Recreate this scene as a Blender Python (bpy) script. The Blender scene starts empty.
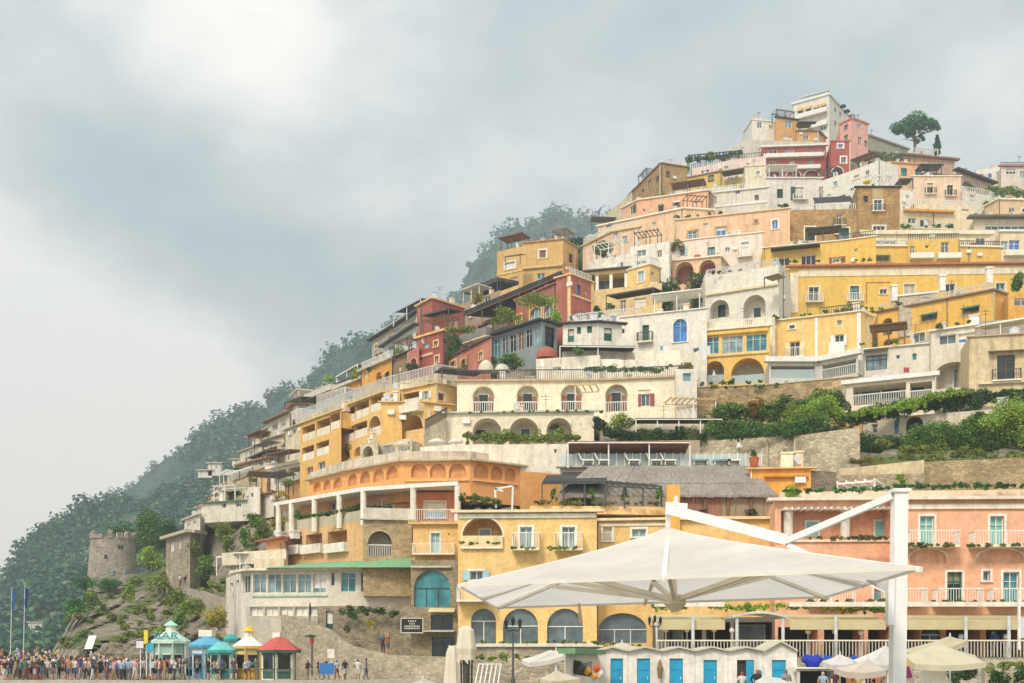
import bpy, bmesh, math, random
from mathutils import Vector, noise
random.seed(7)
R = math.radians
SC = bpy.context.scene
COL = SC.collection
F = 1100.0; CX = 512.0; HZ = 655.0; ZC = 1.7
def ray(px, py, Y):                      # real place of a pixel at real distance Y
    return Vector(((px - CX) / F * Y, Y, ZC + (HZ - py) / F * Y))
def tag(o, label=None, cat=None, group=None, kind=None):
    if label: o['label'] = label
    if cat: o['category'] = cat
    if group: o['group'] = group
    if kind: o['kind'] = kind
    return o
def empty(name, loc, label=None, cat=None, group=None):
    o = bpy.data.objects.new(name, None); COL.objects.link(o); o.location = loc
    o.empty_display_size = .3
    return tag(o, label, cat, group)
def wloc(o):
    v = Vector((0, 0, 0))
    while o is not None: v = v + o.location; o = o.parent
    return v
def dup(root, loc, rz=0, s=1, label=None, group=None):
    r = root.copy(); COL.objects.link(r); r.location = loc; r.rotation_euler = (0, 0, rz); r.scale = (s, s, s)
    if label: r['label'] = label
    if group: r['group'] = group
    for ch in list(root.children):
        c = ch.copy(); COL.objects.link(c); c.parent = r
        for g in ch.children:
            d = g.copy(); COL.objects.link(d); d.parent = c
    return r

# ---------------------------------------------------------------- materials
def lin(h):
    h = h.lstrip('#'); out = []
    for i in (0, 2, 4):
        c = int(h[i:i+2], 16) / 255
        out.append(c / 12.92 if c <= .04045 else ((c + .055) / 1.055) ** 2.4)
    return out
_M = {}
def newmat(key):
    m = bpy.data.materials.new(key); m.use_nodes = True
    nt = m.node_tree; b = nt.nodes['Principled BSDF']
    return m, nt, b
def mixc(nt, fac, a, b, typ='MIX'):
    n = nt.nodes.new('ShaderNodeMix'); n.data_type = 'RGBA'; n.blend_type = typ
    for s, v in ((0, fac), (6, a), (7, b)):
        if hasattr(v, 'is_linked') or hasattr(v, 'links'): nt.links.new(v, n.inputs[s])
        else: n.inputs[s].default_value = v if s == 0 else (*v[:3], 1)
    return n.outputs[2]
def tex(nt, kind, scale, vec=None, **k):
    n = nt.nodes.new(kind); n.inputs['Scale'].default_value = scale
    for a, b in k.items(): n.inputs[a].default_value = b
    if vec is not None: nt.links.new(vec, n.inputs['Vector'])
    return n
def geo(nt, sc=(1, 1, 1)):
    g = nt.nodes.new('ShaderNodeNewGeometry'); mp = nt.nodes.new('ShaderNodeMapping')
    mp.inputs['Scale'].default_value = sc; nt.links.new(g.outputs['Position'], mp.inputs['Vector'])
    return mp.outputs[0]
def ramp(nt, src, *st):
    r = nt.nodes.new('ShaderNodeValToRGB'); e = r.color_ramp.elements
    while len(e) < len(st): e.new(.5)
    for i, (p, c) in enumerate(st):
        e[i].position = p; e[i].color = (*((c,) * 3 if not hasattr(c, '__len__') else c[:3]), 1)
    nt.links.new(src, r.inputs[0]); return r.outputs[0]
def plaster(h, wear=.5, rough=.9):
    k = f'plaster_{h}_{wear}'
    if k in _M: return _M[k]
    m, nt, b = newmat(k); c = lin(h); gm = sum(c) / 3; c = [min(.88, ((x * .96 + gm * .04) * .97 + .01) * q) for x, q in zip(c, (1.03, 1, .93))]
    n1 = tex(nt, 'ShaderNodeTexNoise', .35, geo(nt), Detail=5, Roughness=.65)
    n2 = tex(nt, 'ShaderNodeTexNoise', 1.0, geo(nt, (1.6, 1.6, .16)), Detail=4, Roughness=.6)
    n3 = tex(nt, 'ShaderNodeTexNoise', 4.5, geo(nt), Detail=3)
    pale = [min(.9, x * .75 + .22) for x in c]; dirt = [c[0] * .5 + .02, c[1] * .46 + .02, c[2] * .42 + .02]
    f1 = ramp(nt, n1.outputs[0], (.46, 0), (.66, .42 * wear + .04)); col = mixc(nt, f1, c, pale)
    f2 = ramp(nt, n2.outputs[0], (.47, 0), (.68, .75 * wear + .02)); n4 = tex(nt, 'ShaderNodeTexNoise', 1.3, geo(nt), Detail=6, Roughness=.75); col = mixc(nt, 1.0, col, ramp(nt, n4.outputs[0], (.32, .86 - .16 * wear), (.6, 1.04)), 'MULTIPLY'); col = mixc(nt, f2, col, dirt)
    f3 = ramp(nt, n3.outputs[0], (.3, .9), (.7, 1.06)); col = mixc(nt, 1.0, col, f3, 'MULTIPLY')
    nt.links.new(col, b.inputs['Base Color']); b.inputs['Roughness'].default_value = rough
    bp = nt.nodes.new('ShaderNodeBump'); bp.inputs['Strength'].default_value = .25; bp.inputs['Distance'].default_value = .05
    nt.links.new(n3.outputs[0], bp.inputs['Height']); nt.links.new(bp.outputs[0], b.inputs['Normal'])
    _M[k] = m; return m
def stone(h, sc=1.6, dark=.45):
    k = f'stone_{h}_{sc}'
    if k in _M: return _M[k]
    m, nt, b = newmat(k); c = [min(.8, x * 1.3) for x in lin(h)]
    sc = sc * 1.75; wn = tex(nt, 'ShaderNodeTexNoise', 1.2, geo(nt)); 
    v = tex(nt, 'ShaderNodeTexVoronoi', sc, geo(nt, (1, 1, 1.7))); v.feature = 'F1'
    e = tex(nt, 'ShaderNodeTexVoronoi', sc, geo(nt, (1, 1, 1.7))); e.feature = 'DISTANCE_TO_EDGE'
    n1 = tex(nt, 'ShaderNodeTexNoise', .5, geo(nt), Detail=6, Roughness=.7)
    col = mixc(nt, ramp(nt, n1.outputs[0], (.35, 0), (.7, .8)), c, [x * dark for x in c])
    s = nt.nodes.new('ShaderNodeSeparateColor'); nt.links.new(v.outputs['Color'], s.inputs[0])
    col = mixc(nt, 1.0, col, ramp(nt, s.outputs[0], (0, .75), (1, 1.2)), 'MULTIPLY')
    col = mixc(nt, 1.0, col, ramp(nt, e.outputs[0], (0, .72), (.09, 1)), 'MULTIPLY')
    nt.links.new(col, b.inputs['Base Color']); b.inputs['Roughness'].default_value = .95
    bp = nt.nodes.new('ShaderNodeBump'); bp.inputs['Strength'].default_value = .6; bp.inputs['Distance'].default_value = .12
    nt.links.new(e.outputs[0], bp.inputs['Height']); nt.links.new(bp.outputs[0], b.inputs['Normal'])
    _M[k] = m; return m
def paint(h, rough=.55, metal=0, var=.12):
    k = f'paint_{h}_{rough}_{metal}'
    if k in _M: return _M[k]
    m, nt, b = newmat(k); c = lin(h)
    n = tex(nt, 'ShaderNodeTexNoise', 2.5, geo(nt), Detail=4)
    col = mixc(nt, 1.0, c, ramp(nt, n.outputs[0], (.3, 1 - var), (.7, 1 + var)), 'MULTIPLY')
    nt.links.new(col, b.inputs['Base Color']); b.inputs['Roughness'].default_value = rough; b.inputs['Metallic'].default_value = metal
    _M[k] = m; return m
def glass(h):
    k = f'glass_{h}'
    if k in _M: return _M[k]
    m, nt, b = newmat(k); c = lin(h)
    n = tex(nt, 'ShaderNodeTexNoise', .9, geo(nt), Detail=2)
    col = mixc(nt, ramp(nt, n.outputs[0], (.35, 0), (.65, 1)), [x * .6 for x in c], [min(1, x * 1.35) for x in c])
    nt.links.new(col, b.inputs['Base Color']); b.inputs['Roughness'].default_value = .12; b.inputs['Specular IOR Level'].default_value = .5
    _M[k] = m; return m
def clear_glass():
    if 'clear' in _M: return _M['clear']
    m, nt, b = newmat('clear'); b.inputs['Base Color'].default_value = (.62, .75, .72, 1); b.inputs['Roughness'].default_value = .08
    b.inputs['Alpha'].default_value = .42; _M['clear'] = m; return m
def canvas(h, tr=.35):
    k = f'canvas_{h}_{tr}'
    if k in _M: return _M[k]
    m, nt, b = newmat(k); c = lin(h)
    n = tex(nt, 'ShaderNodeTexNoise', 1.3, geo(nt), Detail=5, Roughness=.6)
    col = mixc(nt, 1.0, c, ramp(nt, n.outputs[0], (.3, .88), (.7, 1.05)), 'MULTIPLY')
    nt.links.new(col, b.inputs['Base Color']); b.inputs['Roughness'].default_value = .85
    t = nt.nodes.new('ShaderNodeBsdfTranslucent'); nt.links.new(col, t.inputs[0])
    x = nt.nodes.new('ShaderNodeMixShader'); x.inputs[0].default_value = tr
    nt.links.new(b.outputs[0], x.inputs[1]); nt.links.new(t.outputs[0], x.inputs[2])
    nt.links.new(x.outputs[0], nt.nodes['Material Output'].inputs[0]); _M[k] = m; return m
def leafy(*hs):
    k = 'leaf_' + '_'.join(hs)
    if k in _M: return _M[k]
    m, nt, b = newmat(k); cs = [lin(h) for h in hs]
    g = nt.nodes.new('ShaderNodeNewGeometry')
    st = [(i / max(1, len(cs) - 1), c) for i, c in enumerate(cs)]
    col = ramp(nt, g.outputs['Random Per Island'], *st)
    n = tex(nt, 'ShaderNodeTexNoise', .5, geo(nt), Detail=3)
    col = mixc(nt, 1.0, col, ramp(nt, n.outputs[0], (.35, .62), (.65, 1.3)), 'MULTIPLY')
    nt.links.new(col, b.inputs['Base Color']); b.inputs['Roughness'].default_value = .6
    t = nt.nodes.new('ShaderNodeBsdfTranslucent'); nt.links.new(col, t.inputs[0])
    x = nt.nodes.new('ShaderNodeMixShader'); x.inputs[0].default_value = .3
    nt.links.new(b.outputs[0], x.inputs[1]); nt.links.new(t.outputs[0], x.inputs[2])
    nt.links.new(x.outputs[0], nt.nodes['Material Output'].inputs[0]); _M[k] = m; return m
def rock(h1, h2, hg, sc=.25, green=.5):
    k = f'rock_{h1}_{hg}_{green}'
    if k in _M: return _M[k]
    m, nt, b = newmat(k)
    n1 = tex(nt, 'ShaderNodeTexNoise', sc, geo(nt, (1, 1, .6)), Detail=8, Roughness=.7)
    n2 = tex(nt, 'ShaderNodeTexNoise', sc * .45, geo(nt), Detail=6, Roughness=.65)
    n3 = tex(nt, 'ShaderNodeTexNoise', sc * 6, geo(nt, (1, 1, .35)), Detail=5, Roughness=.7)
    col = mixc(nt, ramp(nt, n1.outputs[0], (.35, 0), (.65, 1)), lin(h1), lin(h2))
    col = mixc(nt, 1.0, col, ramp(nt, n3.outputs[0], (.35, .45), (.7, 1.25)), 'MULTIPLY')
    col = mixc(nt, ramp(nt, n2.outputs[0], (.62 - green * .3, 0), (.68 - green * .3, 1)), col, lin(hg))
    nt.links.new(col, b.inputs['Base Color']); b.inputs['Roughness'].default_value = 1
    bp = nt.nodes.new('ShaderNodeBump'); bp.inputs['Strength'].default_value = .8; bp.inputs['Distance'].default_value = .5
    nt.links.new(n3.outputs[0], bp.inputs['Height']); nt.links.new(bp.outputs[0], b.inputs['Normal'])
    _M[k] = m; return m
# named colours
YEL = 'E6BC54'; LYEL = 'F0C878'; PYEL = 'F2CE8C'; ORA = 'F2A04E'; PEA = 'F2B88C'; PNK = 'F09A78'; LPK = 'F0D0BC'; CRM = 'E8DAC0'; WHT = 'ECE6DA'
RED = 'B24C3E'; BRN = 'B08550'; TAN = 'E0B06A'; BGE = 'DCC8A4'; GRY = 'B8B4A8'
def M(c):                                # short word -> material
    return {'white': lambda: paint('E6E1D6'), 'black': lambda: paint('2A2826', .8), 'dark': lambda: glass('1E2A2C'), 'teal': lambda: glass('3A858C'),
            'blue': lambda: glass('4A78B8'), 'sky': lambda: glass('7D979C'), 'grey': lambda: glass('5C6A6C'), 'green': lambda: paint('0E6A58'),
            'dgreen': lambda: paint('1C4A42'), 'brown': lambda: paint('9A5A42'), 'redb': lambda: paint('8A4438'), 'lblue': lambda: paint('9CC6D0'), 'cyan': lambda: paint('18A0C8'),
            'iron': lambda: paint('4A4A46', .6), 'cream': lambda: paint('EADFC4'), 'wood': lambda: paint('7A5A3C', .8), 'mesh': lambda: canvas('2C2C2A', .1),
            'steel': lambda: paint('C9CCCB', .4), 'stone': lambda: stone('B09C7C'), 'clear': clear_glass, 'terra': lambda: paint('B5673F', .9), 'drape': lambda: paint('7FBFB4', .8)}.get(c, lambda: plaster(c))()

# ---------------------------------------------------------------- mesh builder (world coordinates)
class MB:
    def __init__(s): s.v = []; s.f = []; s.m = []
    def face(s, pts, mi=0):
        i = len(s.v); s.v.extend([tuple(p) for p in pts]); s.f.append(tuple(range(i, i + len(pts)))); s.m.append(mi)
    def hexa(s, p, mi=0):                # 8 points: bottom 4 (ccw), top 4; shared vertices
        i = len(s.v); s.v.extend([tuple(q) for q in p])
        for f in ((3, 2, 1, 0), (4, 5, 6, 7), (0, 1, 5, 4), (1, 2, 6, 5), (2, 3, 7, 6), (3, 0, 4, 7)):
            s.f.append(tuple(i + k for k in f)); s.m.append(mi)
    def box(s, c, sz, rz=0, mi=0):
        ca, sa = math.cos(rz), math.sin(rz); P = []
        for z in (-.5, .5):
            for x, y in ((-.5, -.5), (.5, -.5), (.5, .5), (-.5, .5)):
                a, b = x * sz[0], y * sz[1]
                P.append((c[0] + a * ca - b * sa, c[1] + a * sa + b * ca, c[2] + z * sz[2]))
        s.hexa(P, mi)
    def bar(s, a, b, w, h=None, mi=0):   # rectangular bar between two points
        a = Vector(a); b = Vector(b); h = h or w; d = (b - a)
        if d.length < 1e-5: return
        d.normalize(); up = Vector((0, 0, 1)) if abs(d.z) < .9 else Vector((0, 1, 0))
        x = d.cross(up).normalized(); y = x.cross(d).normalized()
        P = []
        for q in (a, b):
            for i, j in ((-1, -1), (1, -1), (1, 1), (-1, 1)): P.append(q + x * i * w / 2 + y * j * h / 2)
        s.hexa([P[0], P[1], P[2], P[3], P[4], P[5], P[6], P[7]], mi)
    def tube(s, pts, rs, n=8, mi=0, cap=True):
        pts = [Vector(p) for p in pts]; rs = rs if hasattr(rs, '__len__') else [rs] * len(pts); i0 = len(s.v)
        for k, p in enumerate(pts):
            d = (pts[min(k + 1, len(pts) - 1)] - pts[max(k - 1, 0)]).normalized()
            up = Vector((0, 1, 0)) if abs(d.z) > .7 else Vector((0, 0, 1))
            x = d.cross(up).normalized(); y = d.cross(x).normalized()
            for j in range(n):
                a = 2 * math.pi * j / n; s.v.append(tuple(p + (x * math.cos(a) + y * math.sin(a)) * rs[k]))
        for k in range(len(pts) - 1):
            for j in range(n):
                s.f.append((i0 + k*n + j, i0 + k*n + (j+1) % n, i0 + (k+1)*n + (j+1) % n, i0 + (k+1)*n + j)); s.m.append(mi)
        if cap:
            s.f.append(tuple(i0 + j for j in range(n))[::-1]); s.m.append(mi)
            s.f.append(tuple(i0 + (len(pts)-1)*n + j for j in range(n))); s.m.append(mi)
    def build(s, name, mats, parent=None, smooth=False, sep=False):
        if not s.f: return None
        mats = mats if isinstance(mats, (list, tuple)) else [mats]
        off = wloc(parent) if parent is not None else Vector((0, 0, 0))
        loc = Vector((0, 0, 0))
        if parent is None:
            n = len(s.v); loc = Vector((sum(v[0] for v in s.v) / n, sum(v[1] for v in s.v) / n, min(v[2] for v in s.v))); off = loc
        me = bpy.data.meshes.new(name); me.from_pydata([(v[0]-off.x, v[1]-off.y, v[2]-off.z) for v in s.v], [], s.f)
        for m in mats: me.materials.append(m)
        me.polygons.foreach_set('material_index', s.m)
        if smooth: me.polygons.foreach_set('use_smooth', [True] * len(s.f))
        me.validate(); me.update()
        o = bpy.data.objects.new(name, me); COL.objects.link(o); o.parent = parent; o.location = loc
        return o

# ---------------------------------------------------------------- depth of the hillside (metres from the shore)
DT = {0: [(665, 105), (640, 125), (600, 175), (560, 205), (520, 230)],
      120: [(665, 100), (640, 112), (600, 160), (560, 200), (520, 230)],
      200: [(665, 98), (640, 106), (600, 130), (560, 150), (520, 165), (490, 180), (440, 210)],
      250: [(665, 98), (640, 103), (600, 112), (560, 122), (520, 140), (490, 160), (460, 178), (430, 200), (400, 235)],
      350: [(665, 94), (600, 97), (560, 102), (490, 110), (465, 118), (440, 124), (400, 142), (380, 162), (350, 190), (320, 220)],
      450: [(660, 74), (560, 78), (490, 92), (460, 100), (440, 104), (410, 108), (375, 116), (350, 130), (320, 152), (290, 178), (260, 212)],
      550: [(655, 68), (510, 72), (490, 82), (460, 94), (440, 100), (410, 106), (375, 112), (350, 124), (320, 138), (290, 155), (260, 182), (235, 210), (215, 240), (180, 262)],
      700: [(655, 64), (520, 70), (495, 78), (465, 90), (440, 98), (400, 106), (375, 112), (350, 122), (330, 130), (300, 145), (270, 162), (240, 184), (210, 212), (180, 242), (150, 268), (120, 292)],
      850: [(655, 62), (620, 64), (490, 68), (470, 82), (440, 94), (410, 102), (390, 112), (340, 134), (310, 150), (270, 168), (240, 190), (210, 216), (180, 245), (150, 270), (120, 298), (80, 312)],
      1040: [(655, 62), (620, 64), (490, 68), (470, 82), (440, 92), (410, 100), (390, 110), (340, 130), (310, 148), (270, 166), (240, 190), (210, 216), (180, 245), (150, 268)]}
KX = sorted(DT)
def _col(t, py):
    if py >= t[0][0]: return t[0][1]
    for (a, A), (b, B) in zip(t, t[1:]):
        if py >= b: return A + (B - A) * (a - py) / (a - b)
    (a, A), (b, B) = t[-2:]
    return B + (B - A) * (b - py) / (a - b)
def D(px, py):
    if px <= KX[0]: return _col(DT[KX[0]], py)
    if px >= KX[-1]: return _col(DT[KX[-1]], py)
    for a, b in zip(KX, KX[1:]):
        if px <= b: t = (px - a) / (b - a); return _col(DT[a], py) * (1 - t) + _col(DT[b], py) * t

# ---------------------------------------------------------------- facades
class Facet:
    def __init__(s, P, Q, x0, x1, zb, zt):
        s.P = Vector(P); s.Q = Vector(Q); s.L = (s.Q - s.P).length; s.d = (s.Q - s.P) / s.L
        s.n = Vector((s.d.y, -s.d.x))    # outwards, towards the shore
        s.x0, s.x1, s.zb, s.zt = x0, x1, zb, zt; s.holes = []
    def u(s, px, off=0):                 # where the pixel's line of sight meets the facet (set back by off)
        P = s.P - s.n * off; k = (px - CX) / F
        den = s.d.x - k * s.d.y
        return (k * P.y - P.x) / (den if abs(den) > 1e-6 else 1e-6)
    def yat(s, u): return s.P.y + s.d.y * u
    def z(s, py, u): return ZC + (HZ - py) / F * s.yat(u)
    def pt(s, u, z, off=0):
        q = s.P + s.d * u - s.n * off; return Vector((q.x, q.y, z))
    def rect(s, x, y, w, h):
        a, b = s.u(x), s.u(x + w); a, b = min(a, b), max(a, b); a = max(a, .02); b = min(b, s.L - .02)
        m = (a + b) / 2; return a, b, s.z(y + h, m), s.z(y, m)
    def bx(s, mb, u0, u1, z0, z1, o0, o1, mi=0):   # box on the facet, o = set back (negative stands proud)
        mb.hexa([s.pt(u0, z0, o0), s.pt(u1, z0, o0), s.pt(u1, z0, o1), s.pt(u0, z0, o1), s.pt(u0, z1, o0), s.pt(u1, z1, o0), s.pt(u1, z1, o1), s.pt(u0, z1, o1)], mi)
def arcpts(u0, u1, z0, z1, seg=0, n=12):
    r = (u1 - u0) / 2; rise = min(z1 - z0, r) if not seg else min(r, (z1 - z0) * seg); c = (u0 + u1) / 2
    return [(c - r * math.cos(math.pi * i / n), z1 - rise + rise * math.sin(math.pi * i / n)) for i in range(n + 1)]

RW = random.Random(5)
def add_window(fc, root, x, y, w, h, g='dark', fr='white', sh=None, sur=None, bal=None, awn=None, arch=False, rec=.2, mull=True, rail='white', box=None, door=None, name='window'):
    u0, u1, z0, z1 = fc.rect(x, y, w, h)
    if u1 - u0 < .15: return
    rv = RW.random()
    if g in ('sky', 'grey', 'dark') and rv < .45 and w < 12: g = RW.choice(('dark', 'grey', 'sky', 'teal', 'D8D0BE', 'C4BCA8', 'wood'))
    px = fc.yat((u0 + u1) / 2) / F; t = max(.06, .55 * px)
    fc.holes.append((u0, u1, z0, z1, rec + .12, arch))
    m = MB()
    for a, b, c, d in ((u0, u0 + t, z0, z1), (u1 - t, u1, z0, z1), (u0 + t, u1 - t, z0, z0 + t), (u0 + t, u1 - t, z1 - t, z1)):
        fc.bx(m, a, b, c, d, rec - .04, rec + .06)
    if mull and (u1 - u0) > .7:
        c = (u0 + u1) / 2; k = max(1, round((u1 - u0) / 1.3)); st = [(u0 + (u1 - u0) * i / (k + 1)) for i in range(1, k + 1)] if k > 1 else [c]
        for c in st: fc.bx(m, c - t / 2, c + t / 2, z0 + t, z1 - t, rec - .02, rec + .05)
        if z1 - z0 > 1.6: 
            zz = z0 + (z1 - z0) * .7; fc.bx(m, u0 + t, u1 - t, zz - t * .3, zz + t * .3, rec - .015, rec + .045)
    f = m.build(name, M(fr), root)
    m = MB(); m.face([fc.pt(u0 + .01, z0 + .01, rec + .08), fc.pt(u1 - .01, z0 + .01, rec + .08), fc.pt(u1 - .01, z1 - .01, rec + .08), fc.pt(u0 + .01, z1 - .01, rec + .08)])
    m.build('pane', M(g), f)
    if RW.random() < .3 and not arch and z1 - z0 > .8 and g != 'drape':
        m = MB(); zb_ = z1 - (z1 - z0) * RW.uniform(.25, .75); fc.bx(m, u0 + t * .8, u1 - t * .8, zb_, z1 - t * .8, rec + .062, rec + .075); m.build('blind', M(RW.choice(('cream', 'E4DCC8', 'dgreen', '9C8C70', 'white'))), f)
    if sur:
        m = MB(); s_ = max(.14, 1.3 * px)
        for a, b, c, d in ((u0 - s_, u0, z0, z1), (u1, u1 + s_, z0, z1), (u0 - s_, u1 + s_, z1, z1 + s_)): fc.bx(m, a, b, c, d, -.05, .03)
        fc.bx(m, u0 - s_ * 1.2, u1 + s_ * 1.2, z0 - s_ * .6, z0, -.14, .03)
        m.build('surround', M(sur), f)
    if sh:
        for sgn in (-1, 1):
            if RW.random() < .12: continue
            m = MB(); ww = (u1 - u0) * RW.choice((.48, .48, .3)); a = u0 - ww if sgn < 0 else u1; a += .01 * sgn
            fc.bx(m, a, a + ww, z0, z1, -.11 if not sur else -.16, -.06 if not sur else -.11)
            m.build('shutter', M(sh), f)
    if awn:
        m = MB(); hh = (z1 - z0) * .5
        P = [fc.pt(u0 - .1, z1 - hh, -.9), fc.pt(u1 + .1, z1 - hh, -.9), fc.pt(u1 + .1, z1, -.03), fc.pt(u0 - .1, z1, -.03)]
        m.hexa([q - Vector((0, 0, .05)) for q in P] + P); m.build('awning', M(awn), root)
    if bal:
        add_balcony(fc, root, u0 - .5, u1 + .5, z0, bal if bal is not True else .9, rail)
    if box:
        m = MB(); fc.bx(m, u0 - .1, u1 + .1, z0 - .3, z0 - .05, -.35, -.08)
        m.build('planter', M('terra'), root)

def add_balcony(fc, root, u0, u1, z, out=.9, rail='white', solid=None, hgt=.95):
    m = MB(); fc.bx(m, u0, u1, z - .16, z - .02, -out, -.004); b = m.build('balcony', M('cream'), root)
    px = fc.yat(u0) / F; m = MB(); sp = max(.16, 2.1 * px); t = max(.03, .42 * px)
    if solid:
        fc.bx(m, u0, u1, z - .02, z + hgt, -out, -out + .1); fc.bx(m, u0, u0 + .1, z - .02, z + hgt, -out + .1, -.004); fc.bx(m, u1 - .1, u1, z - .02, z + hgt, -out + .1, -.004)
        m.build('parapet', M(solid), b); return b
    n = max(2, int((u1 - u0) / sp))
    for i in range(n + 1):
        u = u0 + .03 + (u1 - u0 - .06) * i / n; fc.bx(m, u - t / 2, u + t / 2, z, z + hgt, -out + .02, -out + .02 + t)
    k = max(1, int(out / sp))
    for e in (u0 + .03, u1 - .03):
        for i in range(1, k + 1):
            o = -out + out * i / (k + 1); fc.bx(m, e - t / 2, e + t / 2, z, z + hgt, o, o + t)
    fc.bx(m, u0, u1, z + hgt, z + hgt + .06, -out, -out + .07)
    for e in (u0, u1 - .07): fc.bx(m, e, e + .07, z + hgt, z + hgt + .06, -out + .07, -.004)
    m.build('railing', M(rail), b); return b

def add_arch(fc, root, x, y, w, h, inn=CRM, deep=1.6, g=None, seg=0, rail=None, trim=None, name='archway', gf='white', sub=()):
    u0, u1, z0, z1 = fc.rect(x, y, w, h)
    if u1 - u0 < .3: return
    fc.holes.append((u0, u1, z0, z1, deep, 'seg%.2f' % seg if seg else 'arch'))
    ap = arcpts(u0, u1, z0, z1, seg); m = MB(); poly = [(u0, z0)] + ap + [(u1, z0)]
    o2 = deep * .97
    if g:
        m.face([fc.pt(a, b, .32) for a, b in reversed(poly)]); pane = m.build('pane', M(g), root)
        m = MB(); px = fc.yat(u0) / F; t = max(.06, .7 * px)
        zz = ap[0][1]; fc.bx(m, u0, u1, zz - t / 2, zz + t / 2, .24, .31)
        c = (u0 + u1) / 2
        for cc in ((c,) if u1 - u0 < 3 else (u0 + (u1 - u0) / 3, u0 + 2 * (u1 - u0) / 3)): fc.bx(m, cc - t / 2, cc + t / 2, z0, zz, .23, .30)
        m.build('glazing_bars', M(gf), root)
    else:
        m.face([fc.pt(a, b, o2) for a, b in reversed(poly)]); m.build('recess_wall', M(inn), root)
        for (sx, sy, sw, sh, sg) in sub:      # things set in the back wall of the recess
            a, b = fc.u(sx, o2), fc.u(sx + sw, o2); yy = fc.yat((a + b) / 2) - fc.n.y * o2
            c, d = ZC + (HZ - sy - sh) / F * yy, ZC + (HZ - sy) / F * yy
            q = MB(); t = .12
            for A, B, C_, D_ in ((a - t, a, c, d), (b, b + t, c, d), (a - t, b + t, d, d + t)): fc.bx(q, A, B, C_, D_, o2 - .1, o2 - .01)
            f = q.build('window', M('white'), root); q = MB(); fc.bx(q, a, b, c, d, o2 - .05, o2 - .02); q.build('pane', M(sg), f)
    if trim:
        m = MB(); px = fc.yat(u0) / F; t = max(.1, .8 * px); c = (u0 + u1) / 2; r = (u1 - u0) / 2
        def o(p): return (c + (p[0] - c) * (1 + t / r), z1 - (z1 - p[1]) + t * (p[1] - ap[0][1]) / max(.1, z1 - ap[0][1]))
        for a, b in zip(ap, ap[1:]):
            A, B = o(a), o(b)
            m.hexa([fc.pt(*a, -.06), fc.pt(*b, -.06), fc.pt(*b, .02), fc.pt(*a, .02), fc.pt(*A, -.06), fc.pt(*B, -.06), fc.pt(*B, .02), fc.pt(*A, .02)])
        m.build('arch_trim', M(trim), root)
    if rail: rail_on(fc, root, u0, u1, z0, rail)

def rail_on(fc, root, u0, u1, z0, rail, hgt=.95, off=.08):
    px = fc.yat(u0) / F; m = MB()
    if rail == 'clear' or len(rail) == 6:
        fc.bx(m, u0 + .02, u1 - .02, z0, z0 + hgt, off, off + .08)
        return m.build('parapet', M(rail), root)
    sp = max(.18, 2.2 * px); t = max(.04, .5 * px); n = max(2, int((u1 - u0) / sp))
    for i in range(n + 1):
        u = u0 + .05 + (u1 - u0 - .1) * i / n; fc.bx(m, u - t / 2, u + t / 2, z0, z0 + hgt, off, off + t)
    fc.bx(m, u0, u1, z0 + hgt, z0 + hgt + .08, off - .02, off + .1)
    return m.build('railing', M(rail), root)

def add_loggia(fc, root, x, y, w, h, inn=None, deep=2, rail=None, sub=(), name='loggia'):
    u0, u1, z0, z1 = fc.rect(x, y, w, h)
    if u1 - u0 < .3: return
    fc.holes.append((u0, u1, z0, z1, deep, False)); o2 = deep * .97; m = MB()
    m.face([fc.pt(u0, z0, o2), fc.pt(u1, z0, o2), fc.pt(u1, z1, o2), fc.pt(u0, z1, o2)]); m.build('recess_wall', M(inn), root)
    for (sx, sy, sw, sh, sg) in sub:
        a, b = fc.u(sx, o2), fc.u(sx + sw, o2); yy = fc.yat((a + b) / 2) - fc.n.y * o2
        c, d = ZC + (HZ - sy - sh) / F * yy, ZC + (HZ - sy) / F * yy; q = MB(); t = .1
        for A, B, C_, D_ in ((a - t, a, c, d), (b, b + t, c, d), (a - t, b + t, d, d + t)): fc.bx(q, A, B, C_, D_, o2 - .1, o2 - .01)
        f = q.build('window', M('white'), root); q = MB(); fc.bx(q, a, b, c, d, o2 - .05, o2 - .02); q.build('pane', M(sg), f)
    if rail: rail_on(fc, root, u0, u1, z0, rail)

def wall_facet(m, fc):
    hs = fc.holes
    us = sorted({0, fc.L} | {h[0] for h in hs} | {h[1] for h in hs}); zs = sorted({fc.zb, fc.zt} | {min(max(h[2], fc.zb), fc.zt) for h in hs} | {min(h[3], fc.zt) for h in hs})
    for a, b in zip(us, us[1:]):
        for c, d in zip(zs, zs[1:]):
            if b - a < 1e-4 or d - c < 1e-4: continue
            um, zm = (a + b) / 2, (c + d) / 2
            if any(h[0] < um < h[1] and h[2] < zm < h[3] for h in hs): continue
            m.face([fc.pt(a, c), fc.pt(b, c), fc.pt(b, d), fc.pt(a, d)])
    for u0, u1, z0, z1, dp, ar in hs:
        if ar:
            seg = float(str(ar)[3:]) if str(ar).startswith('seg') else 0
            ap = arcpts(u0, u1, z0, z1, seg); n = len(ap); h = n // 2
            m.face([fc.pt(*p) for p in ([(u0, z1)] + ap[:h + 1][::1])][::-1]); m.face([fc.pt(*p) for p in (ap[h:] + [(u1, z1)])][::-1])
            poly = [(u0, z0)] + ap + [(u1, z0)]
        else: poly = [(u0, z0), (u0, z1), (u1, z1), (u1, z0)]
        for a, b in zip(poly, poly[1:] + poly[:1]):
            m.face([fc.pt(*a), fc.pt(*b), fc.pt(*b, dp), fc.pt(*a, dp)])
        if str(ar)[:3] in ('arc', 'seg'): pass

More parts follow.
